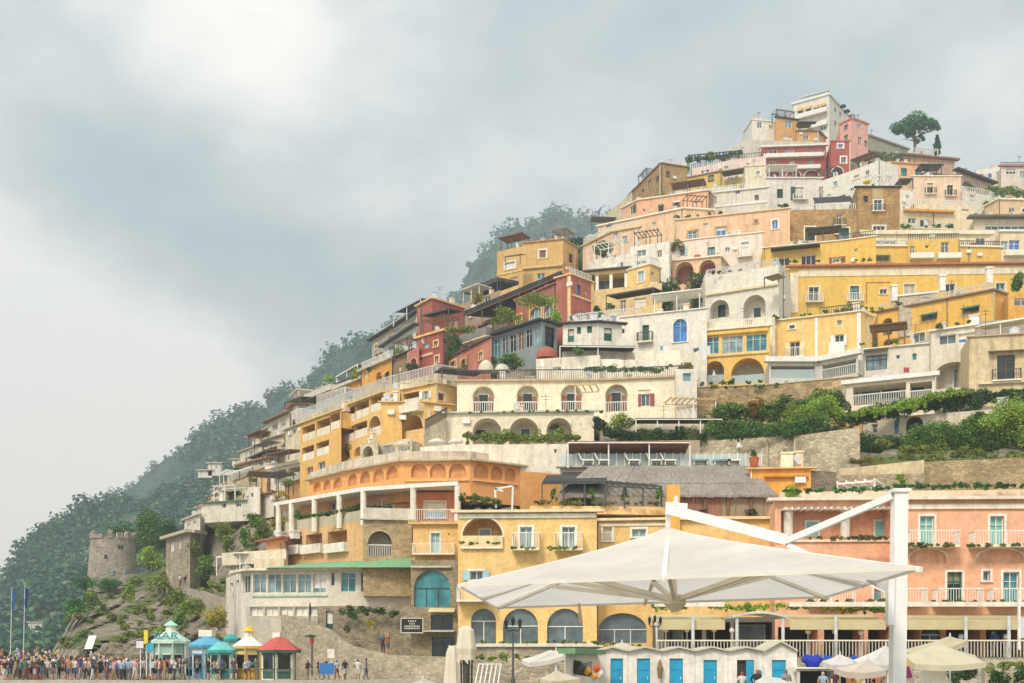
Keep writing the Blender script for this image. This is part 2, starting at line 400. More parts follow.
BR = []
RC = random.Random(99)
NOFILL = ('seafront', 'palace', 'restaurant', 'conservatory', 'yellow_balcony', 'distant', 'yellow_hotel', 'pink_hotel', 'red_hotel', 'veranda', 'garden_house', 'cream_villa', 'white_arch')
def autofill(root, fcs, name, ext, Y):
    if not any(k in name for k in ('house', 'villa', 'annex', 'hotel')) or any(k in name for k in NOFILL): return
    for f in fcs:
        if f.L < 3.2: continue
        z = f.zt - RC.uniform(1.6, 2.2)
        while z - 1.6 > f.zb + ext:
            u = RC.uniform(.9, 1.8)
            while u < f.L - 1.3:
                w_, h_ = RC.choice(((.8, 1.1), (.9, 1.4), (.55, .6), (1.0, 2.0), (1.3, 1.2), (.9, 1.3)))
                if RC.random() < .42 and not any(h[0] - 1.0 < u + w_ / 2 < h[1] + 1.0 and h[2] - 1.6 < z < h[3] + 1.2 for h in f.holes):
                    a, b = f.pt(u, z + h_ / 2), f.pt(u + w_, z - h_ / 2); x0, y0 = CX + F * a.x / a.y, HZ - F * (a.z - ZC) / a.y; x1, y1 = CX + F * b.x / b.y, HZ - F * (b.z - ZC) / b.y
                    kw = {}
                    if RC.random() < .35 and w_ < 1.1: kw['sh'] = RC.choice(('dgreen', 'brown', 'redb', 'white', 'lblue', 'wood'))
                    if RC.random() < .3: kw['sur'] = RC.choice(('white', 'cream', 'C8A878'))
                    if h_ == 2.0: kw['bal'] = .7; kw['rail'] = RC.choice(('white', 'iron'))
                    elif RC.random() < .12: kw['awn'] = RC.choice(('D8C8A0', '2A5A44', 'C8885C'))
                    add_window(f, root, x0, y0, x1 - x0, y1 - y0, g=RC.choice(('dark', 'dark', 'grey', 'sky', 'E0D8C8', 'wood')), fr=RC.choice(('white', 'wood', 'dgreen', 'cream')), mull=w_ > .8, **kw)
                u += RC.uniform(2.2, 3.6)
            z -= RC.uniform(2.9, 3.3)
def rooftop(root, fcs, zt, Y, name):
    if not any(k in name for k in ('house', 'villa', 'annex')) or any(k in name for k in ('distant', 'garden_house', 'cream_villa', 'yellow_balcony')): return
    px = Y / F
    for f in fcs:
        if f.L > 5 and RC.random() < .38:
            L_ = min(f.L - 1, RC.uniform(3, 6)); u0 = RC.uniform(.4, f.L - L_ - .3); h_ = RC.uniform(2, 2.5); c_ = RC.choice(('wood', 'white', 'iron')); t = max(.09, .7 * px); m = MB(); o0, o1 = .5, 2.8
            for u in (u0, u0 + L_ / 2, u0 + L_):
                for o in (o0, o1): f.bx(m, u - t / 2, u + t / 2, zt, zt + h_, o, o + t)
            f.bx(m, u0 - .2, u0 + L_ + .2, zt + h_, zt + h_ + t, o0, o0 + t); f.bx(m, u0 - .2, u0 + L_ + .2, zt + h_, zt + h_ + t, o1, o1 + t)
            if RC.random() < .5:
                n = int(L_ / .6)
                for i in range(n + 1): u = u0 + L_ * i / n; f.bx(m, u - .05, u + .05, zt + h_ + t, zt + h_ + t + .1, o0 - .3, o1 + .3)
            else: f.bx(m, u0 - .3, u0 + L_ + .3, zt + h_ + t, zt + h_ + t + .12, o0 - .4, o1 + .3)
            m.build('roof_pergola', M(c_), root)
        elif f.L > 4 and RC.random() < .45: rail_on(f, root, .1, f.L - .1, zt + .05, RC.choice(('white', 'iron', 'steel')), .9, .3)
def clutter(root, fcs, zt, Y, name, wear):
    """drainpipes, vents, water tanks, aerials: small parts every old house carries"""
    px = Y / F; hous = name not in ('yellow_balcony_house',) and any(k in name for k in ('house', 'hotel', 'villa', 'palace', 'annex'))
    for f in fcs:
        if f.L * F / Y < 14: continue
        if hous and RC.random() < .75:
            u = f.L * RC.choice((.02, .98, RC.uniform(.2, .8)))
            if not any(h[0] - .2 < u < h[1] + .2 for h in f.holes): m = MB(); t = max(.08, .55 * px); f.bx(m, u - t / 2, u + t / 2, f.zb, zt - .1, -.02 - t, -.02); m.build('drainpipe', M(RC.choice(('steel', 'iron', 'cream'))), root)
        if hous and not any(k in name for k in ('seafront', 'pink_hotel', 'distant')):
            for _ in range(RC.choice((0, 1, 1, 2))):
                u = f.L * RC.uniform(.1, .9); w_, h_ = RC.uniform(.35, .9), RC.uniform(.5, 1.3); m = MB(); f.bx(m, u, u + w_, zt, zt + h_, .8, .8 + w_); f.bx(m, u - .08, u + w_ + .08, zt + h_, zt + h_ + .12, .72, .88 + w_); m.build('chimney', M(RC.choice(('white', 'cream', 'F0DCC0', 'steel'))), root)
            if RC.random() < .4:
                u = f.L * RC.uniform(.1, .9); m = MB(); p = f.pt(u, zt, .9); m.tube([p, p + Vector((0, 0, .5))], [.04, .04], 6); q = p + Vector((0, -.1, .7)); m.tube([q, q + Vector((.08, -.12, .05))], [.12, .42], 10); m.build('satellite_dish', M('steel'), root)
            if RC.random() < .25:
                u = f.L * RC.uniform(.1, .9); m = MB(); p = f.pt(u, zt, 1.3); m.tube([p, p + Vector((0, 0, .9)), p + Vector((0, 0, 1.05))], [.5, .5, .15], 10); m.build('water_tank', M(RC.choice(('steel', 'terra', 'B8C4CC'))), root)
            if RC.random() < .55:
                u = f.L * RC.uniform(.1, .9); p = f.pt(u, zt, 1.2); h_ = RC.uniform(1.5, 3); m = MB(); m.bar(p, p + Vector((0, 0, h_)), max(.04, .3 * px)); m.bar(p + Vector((-.5, 0, h_ - .2)), p + Vector((.5, 0, h_ - .2)), max(.03, .25 * px)); m.bar(p + Vector((-.35, 0, h_ - .5)), p + Vector((.35, 0, h_ - .5)), max(.03, .25 * px)); m.build('aerial', M('iron'), root)
            for _ in range(RC.choice((0, 0, 1, 2))):
                u = f.L * RC.uniform(.1, .9); z = RC.uniform(f.zb + 4, zt - .8) if zt - f.zb > 5 else zt - 1
                if not any(h[0] - .8 < u < h[1] + .5 and h[2] - .6 < z < h[3] + .6 for h in f.holes): m = MB(); f.bx(m, u, u + .75, z, z + .5, -.3, -.01); m.build('air_conditioner', M('white'), root)
def bld(name, label, col, pts, yb, feats=(), a=None, Y=None, th=None, ext=3, cat='house', group=None, root=None, cor=None, wear=.5, roofs=None, top=None, mat=None, bdir=None):
    a = len(pts) - 1 if a is None else a
    ax, ay = pts[a]; Y = Y or D(ax, yb)
    zt = ZC + (HZ - ay) / F * Y; zb = ZC + (HZ - yb) / F * Y - ext
    P = []
    for (x, y) in pts:
        Yi = Y * (HZ - ay) / (HZ - y); P.append(((x - CX) / F * Yi, Yi))
    if th is None: th = max(5, min(16, D(ax, ay) + 4 - Y))
    if root is None: root = empty(name, (P[a][0], P[a][1], zb), label, cat, group)
    fcs = [Facet(P[i], P[i+1], pts[i][0], pts[i+1][0], zb, zt) for i in range(len(P) - 1)]
    for i in range(len(P) - 1): BR.append((pts[i][0], pts[i+1][0], min(pts[i][1], pts[i+1][1]) - 1, yb, P[i][1], P[i+1][1]))
    for ft in feats:
        k, kw = ft[0], (ft[-1] if isinstance(ft[-1], dict) else {}); ar = ft[1:-1] if kw or isinstance(ft[-1], dict) else ft[1:]
        cx = ar[0] + ar[2] / 2
        fc = next((f for f in fcs if f.x0 <= cx <= f.x1), fcs[-1])
        {'w': add_window, 'a': add_arch, 'l': add_loggia}[k](fc, root, *ar, **kw) if k in 'wal' else EXTRA[k](fc, root, *ar, **kw)
    autofill(root, fcs, name, ext, Y)
    if top is None: rooftop(root, fcs, zt, Y, name)
    m = MB()
    for f in fcs: wall_facet(m, f)
    bx = .5 * (sum(p[0] for p in P) / len(P)) / Y
    if bdir is not None: bx = bdir
    B = [(P[0][0] + bx * th, P[0][1] + th), (P[-1][0] + bx * th, P[-1][1] + th)]
    lo = lambda p, z: (p[0], p[1], z)
    m.face([lo(P[0], zb), lo(P[0], zt), lo(B[0], zt), lo(B[0], zb)]); m.face([lo(P[-1], zb), lo(B[1], zb), lo(B[1], zt), lo(P[-1], zt)])
    m.face([lo(B[0], zb), lo(B[0], zt), lo(B[1], zt), lo(B[1], zb)])
    m.face([lo(p, zt) for p in P] + [lo(B[1], zt), lo(B[0], zt)]); m.face(([lo(p, zb) for p in P] + [lo(B[1], zb), lo(B[0], zb)])[::-1])
    m.build('wall', mat or plaster(col, wear), root)
    if cor:                              # (colour, height px, proud m)
        cc, hp, pr = cor; hh = hp / F * Y; m = MB()
        for i, f in enumerate(fcs):
            f.bx(m, -pr if i == 0 else 0, f.L + pr if i == len(fcs) - 1 else f.L + pr * .3, zt - hh * .5, zt + hh * .5, -pr, .25)
        m.build('cornice', M(cc), root)
    if top:                              # railing on the roof edge
        for f in fcs: rail_on(f, root, 0, f.L, zt + .02 + (cor[1] / F * Y * .5 if cor else 0), top)
    clutter(root, fcs, zt, Y, name, wear)
    LAST[:] = [root, fcs, zt, Y]
    return root
LAST = []
def x_band(fc, root, x, y, w, h, col='cream', pr=.12):
    u0, u1, z0, z1 = fc.rect(x, y, w, h); m = MB(); fc.bx(m, u0, u1, z0, z1, -pr, .01); m.build('band', M(col), root)
def x_bal(fc, root, x, y, w, h, rail='white', out=.9, solid=None):
    u0, u1, z0, z1 = fc.rect(x, y, w, h); add_balcony(fc, root, u0, u1, z0, out, rail, solid, max(.7, z1 - z0))
def x_hood(fc, root, x, y, w, h, col='black', out=1.5, drop=.3):
    u0, u1, z0, z1 = fc.rect(x, y, w, h); m = MB()
    P = [fc.pt(u0, z1 - drop, -out), fc.pt(u1, z1 - drop, -out), fc.pt(u1, z1, -.01), fc.pt(u0, z1, -.01)]
    m.hexa([q - Vector((0, 0, .08)) for q in P] + P); m.build('canopy', M(col), root)
def x_pil(fc, root, x, y, w, h, col='white', pr=.12):
    u0, u1, z0, z1 = fc.rect(x, y, w, h); m = MB(); fc.bx(m, u0, u1, z0, z1, -pr, .01); m.build('pilaster', M(col), root)
EXTRA = {'band': x_band, 'bal': x_bal, 'hood': x_hood, 'pil': x_pil}

def canopy(name, label, pts, hp, col='mesh', dep=3.5, rise=0, Y=None, post='iron', np_=None, cat='canopy', th=.1, group=None, slats=False, proud=0, beams=True):
    """open roof on posts: front edge through pts (top line), hp = height of the posts in px"""
    a = len(pts) - 1; ax, ay = pts[a]; Y = (Y or D(ax, ay + hp)) - proud; zt = ZC + (HZ - ay) / F * Y
    P = [Vector(((x - CX) / F * Y * (HZ - ay) / (HZ - y), Y * (HZ - ay) / (HZ - y), zt)) for x, y in pts]
    r = empty(name, (P[0].x, P[0].y, zt - hp / F * Y), label, cat, group); px = Y / F
    d = (P[-1] - P[0]).normalized(); bk = Vector((-d.y, d.x, 0)).normalized() * dep
    if bk.y < 0: bk = -bk
    bk.z = rise; m = MB()
    if slats:
        L = (P[-1] - P[0]).length; n = max(3, int(L / max(.5, 3 * px)))
        for i in range(n + 1): q = P[0].lerp(P[-1], i / n); m.bar(q, q + bk, max(.08, .8 * px), .12)
        m.bar(P[0] - Vector((0, 0, .13)), P[-1] - Vector((0, 0, .13)), max(.1, px)); m.bar(P[0] + bk - Vector((0, 0, .13)), P[-1] + bk - Vector((0, 0, .13)), max(.1, px))
    else:
        for A, B in zip(P, P[1:]):
            nn = 5
            for i in range(1):
                m.hexa([A - Vector((0, 0, th)), B - Vector((0, 0, th)), B + bk - Vector((0, 0, th)), A + bk - Vector((0, 0, th)), A, B, B + bk, A + bk])
    m.build('roof', M(col), r)
    if beams and not slats:
        m = MB(); t = max(.08, .9 * px)
        for A, B in zip(P, P[1:]): m.bar(A + Vector((0, -.05, -th - t / 2)), B + Vector((0, -.05, -th - t / 2)), t)
        m.build('beam', M(post), r)
    L = (P[-1] - P[0]).length; np_ = np_ or max(2, int(L / 4) + 1)
    for i in range(np_):
        q = P[0].lerp(P[-1], i / (np_ - 1)); q = q + bk.normalized() * .1
        if len(P) > 2: q.z = zt
        m = MB(); t = max(.09, .9 * px); m.bar(q - Vector((0, 0, th)), q - Vector((0, 0, hp / F * Y + .2)), t); m.build('post', M(post), r)
    return r

# ---------------------------------------------------------------- foliage
def leaves(m, c, r, leaf, dens=1.0, lumps=None, mi=0, flat=1):
    """leaf clumps filling an ellipsoid: sub-clumps on the shell and inside, each a scatter of small leaf quads"""
    c = Vector(c); r = Vector(r); lumps = lumps or max(7, min(26, int((r.x * r.z) / (leaf * leaf) / 7) + 6))
    cs = []
    for i in range(lumps):
        th_ = random.uniform(0, 6.283); ph = math.acos(random.uniform(-.8, 1)); k = random.uniform(.25, .8)
        cs.append((Vector((r.x * k * math.sin(ph) * math.cos(th_), r.y * k * math.sin(ph) * math.sin(th_), r.z * k * math.cos(ph))), random.uniform(.3, .5)))
    n = int(dens * 34 * (r.x * r.z) / (leaf * leaf)) + 30
    for i in range(n):
        o, k = random.choice(cs)
        v = Vector((random.gauss(0, 1), random.gauss(0, 1), random.gauss(0, 1))).normalized() * random.uniform(.6, 1.05) * k
        p = c + o + Vector((v.x * r.x, v.y * r.y, v.z * r.z))
        nr = (v + Vector((random.uniform(-.7, .7), random.uniform(-.7, .7), random.uniform(-.3, .9)))).normalized()
        x = nr.cross(Vector((.3, .2, 1))).normalized(); y = nr.cross(x)
        s = leaf * random.uniform(.55, 1.2); x *= s; y *= s * random.uniform(.5, .8)
        m.face([p - x * .5, p - y * .5, p + x * .5, p + y * .5], mi)
GR = {'g': ('34521E', '5A8030', '84A244'), 'd': ('2A4A20', '3E6230', '5C7E3C'), 'l': ('64882C', '90AE3C', 'B4C654'), 'y': ('7A7A28', 'A89E34', 'C8B040'), 'o': ('6A5C24', '9A7A30', 'B88A3A'),
      'm': ('3A5424', '7A9A40', 'B4AA44'), 'p': ('2E5A34', '4A8044', '6EA45A'), 'r': ('4E6E30', '6E8E40', 'B85A50')}
def bush(name, label, x, y, w, h, k='g', Y=None, cat='shrub', group=None, dens=1, dep=None, root=None, pn=None):
    """x,y,w,h: extent in px; stands at the hillside's distance"""
    Y = Y or D(x + w / 2, y + h) - 1; c = ray(x + w / 2, y + h / 2, Y); rx = w / 2 / F * Y; rz = h / 2 / F * Y
    m = MB(); leaves(m, c, (rx, dep or min(rx, rz * 1.3), rz), max(.12, 2.3 * Y / F), dens)
    if root is not None: return m.build(pn or 'foliage', leafy(*GR[k]), root)
    o = m.build(name, leafy(*GR[k])); return tag(o, label, cat, group)
def hedge(name, label, pts, h, k='g', Y=None, cat='hedge', group=None, n=None, jit=.3, dens=1.0):
    """a run of foliage through pixel points, h px tall"""
    m = MB(); L = sum(math.dist(a, b) for a, b in zip(pts, pts[1:])); n = n or max(2, int(L / (h * .8)))
    for i in range(n):
        if h < 6 and random.random() < .2: continue
        t = i / max(1, n - 1) * L; a, b = pts[0], pts[1]; s = 0
        if h < 6: t = max(0, min(L, t + random.uniform(-.9, .9) * L / n))
        for a, b in zip(pts, pts[1:]):
            l = math.dist(a, b)
            if s + l >= t - 1e-6: break
            s += l
        q = min(1, (t - s) / max(l, .01)); x, y = a[0] + (b[0] - a[0]) * q, a[1] + (b[1] - a[1]) * q
        y += random.uniform(-jit, jit) * h * .6; hh = h * (random.uniform(.75, 1.25) if h > 6 else random.uniform(.5, 1.6)); YY = (Y or D(x, y + h / 2) - 1)
        c = ray(x, y, YY); r = hh / 2 / F * YY * 1.15; leaves(m, c, (r * 1.35, r * .9, r), max(.1, 2.1 * YY / F), dens)
        if h > 6 and random.random() < .45:
            s_ = r * random.uniform(.3, .5); leaves(m, c + Vector((random.uniform(-r, r), -.4 * r, -r * random.uniform(.7, 1.0))), (s_ * .7, s_ * .7, s_ * 1.5), max(.1, 2.0 * YY / F), dens)
    o = m.build(name, leafy(*GR[k])); return tag(o, label, cat, group)
def tree(name, label, x, ytop, w, h, trunk_h, k='g', Y=None, cat='tree', group=None, dens=1, lean=0, crowns=None):
    """crown box x,ytop,w,h px and trunk below; crowns: optional list of crown ellipsoids"""
    yb = ytop + h + trunk_h; Y = Y or D(x + w / 2, yb) - 1; base = ray(x + w / 2 - lean, yb, Y); r = empty(name, base, label, cat, group)
    px = Y / F; t = MB(); topc = ray(x + w / 2, ytop + h * .45, Y); t.tube([base - Vector((0, 0, .5)), base.lerp(topc, .5) + Vector((.1, .1, 0)), topc], [max(.14, w * .035 * px), max(.1, w * .025 * px), .05], 7)
    for i in range(5):
        a = random.uniform(0, 6.28); q = base.lerp(topc, random.uniform(.45, .8)); e = q + Vector((math.cos(a) * w * .32 * px, math.sin(a) * w * .28 * px, h * .3 * px)); t.tube([q, q.lerp(e, .5) + Vector((0, 0, .06)), e], [max(.07, w * .015 * px), .06, .03], 5)
    t.build('trunk', paint('5E4A38', .95), r); m = MB()
    for (cx, cy, cw, ch) in (crowns or [(x, ytop, w, h)]):
        c = ray(cx + cw / 2, cy + ch / 2, Y + random.uniform(-1, 1) * cw * .15 * px); leaves(m, c, (cw / 2 * px, cw / 2 * px * .9, ch / 2 * px), max(.12, 2.2 * px), dens)
    m.build('crown', leafy(*GR[k]), r); return r
SKYX, SKYY, SKYZ = 3.1, 1.7, .4; SKYG = 8.9; SUNE = 1.5; HAZE = .00066; EXPO = 0.74; GLOW = 1.6
SKYBLOBS = [(222, 5, .11, .14), (20, 320, .2, .16), (190, 360, .15, .17), (20, 560, .36, .3), (960, 60, .3, .05), (180, 235, .15, -.08), (60, 130, .24, -.06), (700, 70, .3, -.02)]
SKYRAMP = [(.34, (.35, .39, .41)), (.45, (.45, .50, .52)), (.53, (.58, .61, .61)), (.61, (.80, .79, .76)), (.70, (1, .95, .88))]
# ================================================================ the hillside town, from the summit down
def W(x, y, w, h, g='dark', **k): k['g'] = g; return ('w', x, y, w, h, k)
def A(x, y, w, h, **k): return ('a', x, y, w, h, k)
def Lg(x, y, w, h, **k): return ('l', x, y, w, h, k)
def X(kind, x, y, w, h, **k): return (kind, x, y, w, h, k)

# --- summit
bld('hotel', 'tall white hotel with golden window awnings at the very summit of the hill', WHT, [(793, 104), (829, 94), (849, 116)], 150, a=1, Y=296,
    feats=[W(798, 108, 5, 8, awn='E0B050'), W(806, 106, 5, 8, awn='E0B050'), W(814, 105, 5, 8, awn='E0B050'), W(821, 103, 5, 8, awn='E0B050'),
           X('bal', 795, 113, 33, 4, solid='white', out=1.5), W(800, 122, 6, 6, 'grey'), W(820, 122, 6, 8, 'sky', arch=True), X('bal', 797, 125, 31, 4, solid='white', out=1.2),
           W(834, 108, 3, 5, 'grey'), W(839, 112, 3, 5, 'grey'), W(834, 121, 3, 6, 'grey'), W(840, 123, 3, 5, 'grey')], cor=('white', 2, .4))
canopy('rooftop_awning', 'slanted grey roller awning on the roof of the white summit hotel', [(799, 97), (826, 90)], 9, 'A8A49A', 4, Y=299, rise=1.5, post='steel')
bld('house', 'pink house with orange upper wall just under the summit hotel', 'F0B0A0', [(840, 124), (852, 118), (868, 124)], 148, a=1,
    feats=[W(844, 125, 4, 5, 'sky', fr='green'), W(844, 135, 4, 6, 'sky', fr='green'), W(857, 124, 4, 5, 'sky'), W(858, 137, 4, 8, 'redb')], cor=('D89060', 1.5, .3))
bld('house', 'low grey stone house with long sloping roof line beside the umbrella pine', 'B0A890', [(868, 135), (908, 149)], 158, feats=[W(878, 139, 3, 5), W(892, 144, 4, 4), W(900, 148, 3, 3)], cor=('A8A090', 1.5, .4), a=0, Y=290)
bld('house', 'small white flat roofed house with two square windows below the summit', WHT, [(744, 132), (752, 119.5), (776, 122)], 143, a=1, feats=[W(757, 122, 5, 6, 'grey'), W(769, 125, 4, 4, 'grey')], cor=('white', 1, .2))
bld('house', 'white stepped house with rough edge on the skyline left of the ochre house', 'DED6CA', [(727, 149), (749, 140)], 160, feats=[W(732, 151, 3, 3, 'grey'), W(741, 147, 3, 4, 'grey')])
bld('house', 'ochre house with dark flat roof edge near the summit', 'E0A860', [(776, 117), (797, 120)], 146, a=0, feats=[W(785, 121, 7, 7, 'sky'), W(783, 136, 9, 5, 'dark')], cor=('black', 1.2, .4))
bld('house', 'ochre house with black awning and curved roof end near the summit', 'DDA25C', [(797, 131), (818, 131), (826, 138)], 147, a=1, feats=[X('hood', 797, 124, 18, 7, out=2), W(819, 131, 4, 5), W(803, 135, 6, 5, 'grey')], cor=('brown', 1, .3))
bld('wall', 'pale plaster terrace wall running beneath the ochre summit houses', 'D8CDB8', [(748, 140), (826, 142)], 150, a=0, cat='terrace wall')
# parasols on the summit roof
def small_parasol(name, label, x, y, w, h, col, Y=None, group=None, hp=None, scall=False, cat='parasol'):
    Y = Y or D(x, y + h) - 1.5; px = Y / F; c = ray(x, y, Y); hp = hp or h; r = empty(name, ray(x, y + hp, Y), label, cat, group)
    m = MB(); n = 8; R_ = w / 2 * px; dr = h * .32 * px; rim = [Vector((c.x + R_ * math.cos(2*math.pi*i/n), c.y + R_ * math.sin(2*math.pi*i/n), c.z - dr)) for i in range(n)]
    for i in range(n):
        a, b = rim[i], rim[(i + 1) % n]; m.face([c, a, b]); vz = Vector((0, 0, .1 * dr + .5 * px + .1)); m.face([a, a - vz, b - vz, b])
    m.build('canopy', canvas(col), r); m = MB(); m.tube([c, ray(x, y + hp, Y)], max(.025, .35 * px), 6); m.build('pole', M('wood' if Y < 90 else 'steel'), r)
    return r
for i, (x, y, l) in enumerate([(843, 104, 'black parasol highest on the roof edge beside the white summit hotel'), (847, 109, 'black parasol second down the roof edge of the summit hotel'), (852, 114, 'black parasol lowest of three, above the pink summit house')]):
    small_parasol('parasol', l, x, y, 6, 6, '202428', Y=294, group='black parasols on the summit roof')
tree('umbrella_pine', 'broad flat topped umbrella pine alone against the sky', 887, 116, 53, 26, 12, 'p', Y=284, dens=1.2, lean=-2,
     crowns=[(885, 119, 28, 19), (896, 114, 30, 18), (910, 114, 26, 20), (922, 117, 20, 18), (904, 126, 20, 12), (912, 134, 13, 12)])
tree('cypress', 'narrow dark cypress beside the umbrella pine', 934, 136, 7, 18, 2, 'd', Y=278, dens=2, crowns=[(932, 147, 10, 9), (932.5, 143, 9, 9), (933.3, 140, 7.5, 9), (934.3, 137, 5.5, 8), (935.2, 134, 3.6, 7)])
hedge('garden_shrubs', 'autumn tinted garden shrubs on the terrace under the umbrella pine', [(852, 150), (878, 156), (905, 160)], 8, 'm', Y=281, cat='shrubs', dens=1.3)
# --- red hotel
bld('red_hotel', 'red hotel with white arcaded balconies and a red corner tower', RED, [(762, 147), (826, 145)], 178, a=1,
    feats=[W(769, 149.5, 8, 5), W(785, 149.5, 9, 5), W(807, 149.5, 6, 5), W(819, 149.5, 6, 5),
           X('bal', 763, 155, 60, 2.5, solid='white', out=.9), W(770, 161, 6, 5), W(789, 161, 6, 5), W(808, 161, 6, 5),
           X('bal', 766, 167, 54, 2.5, solid='white', out=.8), A(766.5, 170.5, 15, 7, inn='C88078', deep=1.2, seg=.8, trim='white'), A(786.5, 170.5, 14, 7, inn='C88078', deep=1.2, seg=.8, trim='white'), A(804.5, 170.5, 14, 7, inn='C88078', deep=1.2, seg=.8, trim='white')], cor=('white', 1.6, .5))
r = LAST[0]
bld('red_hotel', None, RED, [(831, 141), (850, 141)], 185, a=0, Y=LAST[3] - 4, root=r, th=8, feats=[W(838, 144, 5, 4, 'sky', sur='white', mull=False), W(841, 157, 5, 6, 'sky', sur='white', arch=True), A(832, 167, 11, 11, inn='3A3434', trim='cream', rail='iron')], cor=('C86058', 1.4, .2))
bld('house', 'white house with teal shuttered balcony doors below the red hotel', 'E4DAD2', [(766, 178), (822, 178)], 207, a=0,
    feats=[W(777, 189, 6, 9, 'dark', fr='dgreen'), W(795, 187, 9, 13, 'sky', sh='dgreen', bal=.9, sur='white'), W(820, 187, 8, 12, 'sky', sh='dgreen', rail='white')], cor=('white', 1, .3))
fr = LAST[1]
bld('house', 'sloping white terraced house with skylight roof under the red tower', WHT, [(812, 184), (848, 172), (880, 160), (898, 166)], 205, a=2, Y=224, th=12,
    feats=[W(850, 188, 4, 3, 'grey'), X('pil', 876, 172, 3, 20)], wear=.3)
LAST2 = None
small_parasol('parasol', 'yellow parasol on the roof of the brown corner house', 867, 179, 8, 8, 'E8C820', Y=205)
# --- left shoulder of the summit: garden terrace, brown house, yellow houses
hedge('garden_shrubs', 'row of potted trees along the roof garden railing', [(690, 160), (705, 158), (722, 157), (741, 154)], 9, 'd', Y=258, cat='shrubs')
canopy('garden_pergola', 'thin metal pergola frame over the roof garden', [(688, 155), (742, 150)], 11, 'iron', 3, Y=259, slats=True)
bush('climbing_plant', 'bright green climber hanging at the end of the roof garden', 685, 162, 6, 16, 'l', Y=249, cat='climber')
bush('shrub', 'round yellow blossoming shrub in the roof garden', 708, 150, 6, 10, 'y', Y=255)
bld('house', 'pale pink house with low wall beneath the roof garden', 'EDD5CC', [(691, 169), (730, 160), (766, 156)], 180, a=1, feats=[W(701, 170, 8, 3), W(724, 166, 4, 3), W(746, 163, 5, 3)], top='iron')
bld('stone_house', 'old brown stone house with two plain faces on the left shoulder', 'B08850', [(630, 194), (661, 163), (687, 167)], 192, a=1, mat=stone('AC8856', 1.4), feats=[W(666, 171, 4, 7, 'grey', fr='wood'), W(648, 180, 3, 7, 'dark', fr='wood'), W(656, 176, 3, 6, 'grey', fr='wood')], cor=('9A7A50', 1, .3))
bld('wall', 'long sloping cream flank wall descending from the brown stone house', 'E4CFA4', [(607, 214), (632, 192)], 220, cat='wall', Y=236)
bld('house', 'yellow house with three green shuttered windows beneath the pink garden wall', 'EAC860', [(681, 179), (722, 171)], 195, feats=[W(687, 180, 6, 7, 'dark', fr='dgreen', mull=False), W(697, 178, 4, 6, 'sky'), W(708, 175, 6, 7, 'dark', fr='dgreen', mull=False)], cor=('brown', 1, .3), Y=243)
bld('house', 'narrow yellow house under the dark vine pergola', 'EAC860', [(722, 182), (746, 176)], 195, Y=240)
canopy('vine_pergola', 'dark vine covered pergola between yellow house and cream tower', [(721, 171), (745, 167)], 10, '5A5A34', 3, Y=238, post='wood')
bld('tower_house', 'slim cream tower house with one small round topped window', 'EBDCC0', [(745, 166), (765, 165)], 192, feats=[W(756, 171, 4, 5, 'sky', sur='cream', arch=True)], cor=('cream', 1, .2))
canopy('terrace_awning', 'wide sloping grey reed awning above the peach terrace house', [(674, 193), (735, 188)], 10, 'C8C0B0', 5, Y=226, rise=2.5, post='steel')
bld('house', 'long white house with stepped parapet below the cream tower', 'E4DBCC', [(710, 193), (768, 187)], 213, feats=[W(713, 196, 4, 8, 'grey'), W(735, 189, 5, 5, 'dark'), X('band', 716, 203, 52, 2, col='white')], cor=('white', 1.2, .3), top='white')
bld('house', 'peach terrace house with a white end bay below the reed awning', 'F0B890', [(622, 208), (638, 200), (708, 190), (714, 197)], 216, a=2,
    feats=[W(630, 206, 4, 8, 'dark', sh='dgreen'), W(694, 201, 7, 2, 'sky'), W(710, 198, 3, 8)], cor=('cream', 1.2, .3))
bld('house', 'peach house with sloping cream coping, middle of the left shoulder', 'EEC8A0', [(598, 226), (684, 208), (713, 210)], 232, a=1, feats=[W(652, 222, 4, 5, 'sky'), W(606, 222, 6, 6, 'sky')], cor=('cream', 1.5, .3))
bld('house', 'peach house with a row of white scalloped sunshades on its terrace', 'F0C8A8', [(583, 246), (612, 232), (640, 227)], 255, a=1, feats=[W(613, 232, 5, 8, 'sky'), W(622, 236, 5, 8, 'sky')], cor=('D8C060', 1, .3), top='white')
canopy('terrace_roof', 'small flat dark roof on posts at the hill edge by the peach house', [(592, 216), (616, 217)], 13, 'A09888', 3, Y=222)
for i, (x, l) in enumerate([(591, 'white terrace parasol nearest the hill edge, by the round dark tree'), (601, 'second white terrace parasol from the hill edge'), (611, 'third white terrace parasol, next to the stone pergola wall')]):
    small_parasol('parasol', l, x, 234, 12, 9, 'E6DFD2', Y=209, group='white parasols on the peach terrace')
canopy('terrace_pergola', 'brown reed pergola roof over the terrace above the ivy house', [(633, 221), (668, 217)], 14, '9A7A5C', 4, rise=-.5, Y=207, post='white')
bld('house', 'white house under a brown stone terrace wall with ivy beside it', WHT, [(630, 247), (671, 241)], 266, feats=[W(637, 250, 9, 6, 'sky'), W(657, 250, 5, 7, 'grey'), W(636, 261, 10, 3, 'teal')], wear=.6)
bld('wall', 'brown rubble terrace wall beneath the reed pergola', 'A88860', [(633, 235), (675, 231)], 248, cat='terrace wall', mat=stone('A88A60', 1.2), Y=200, th=6, top='steel')
bld('long_house', 'long peach house with blue and white windows across the middle slope', 'F2C49A', [(676, 220), (790, 208)], 242, a=0,
    feats=[W(688, 231, 9, 10, 'sky', sur='BFA070'), W(716, 227, 10, 10, 'blue', sur='BFA070'), W(772, 220, 6, 9, 'blue', arch=True, sur='white')], cor=('F0D0A8', 1.2, .25))
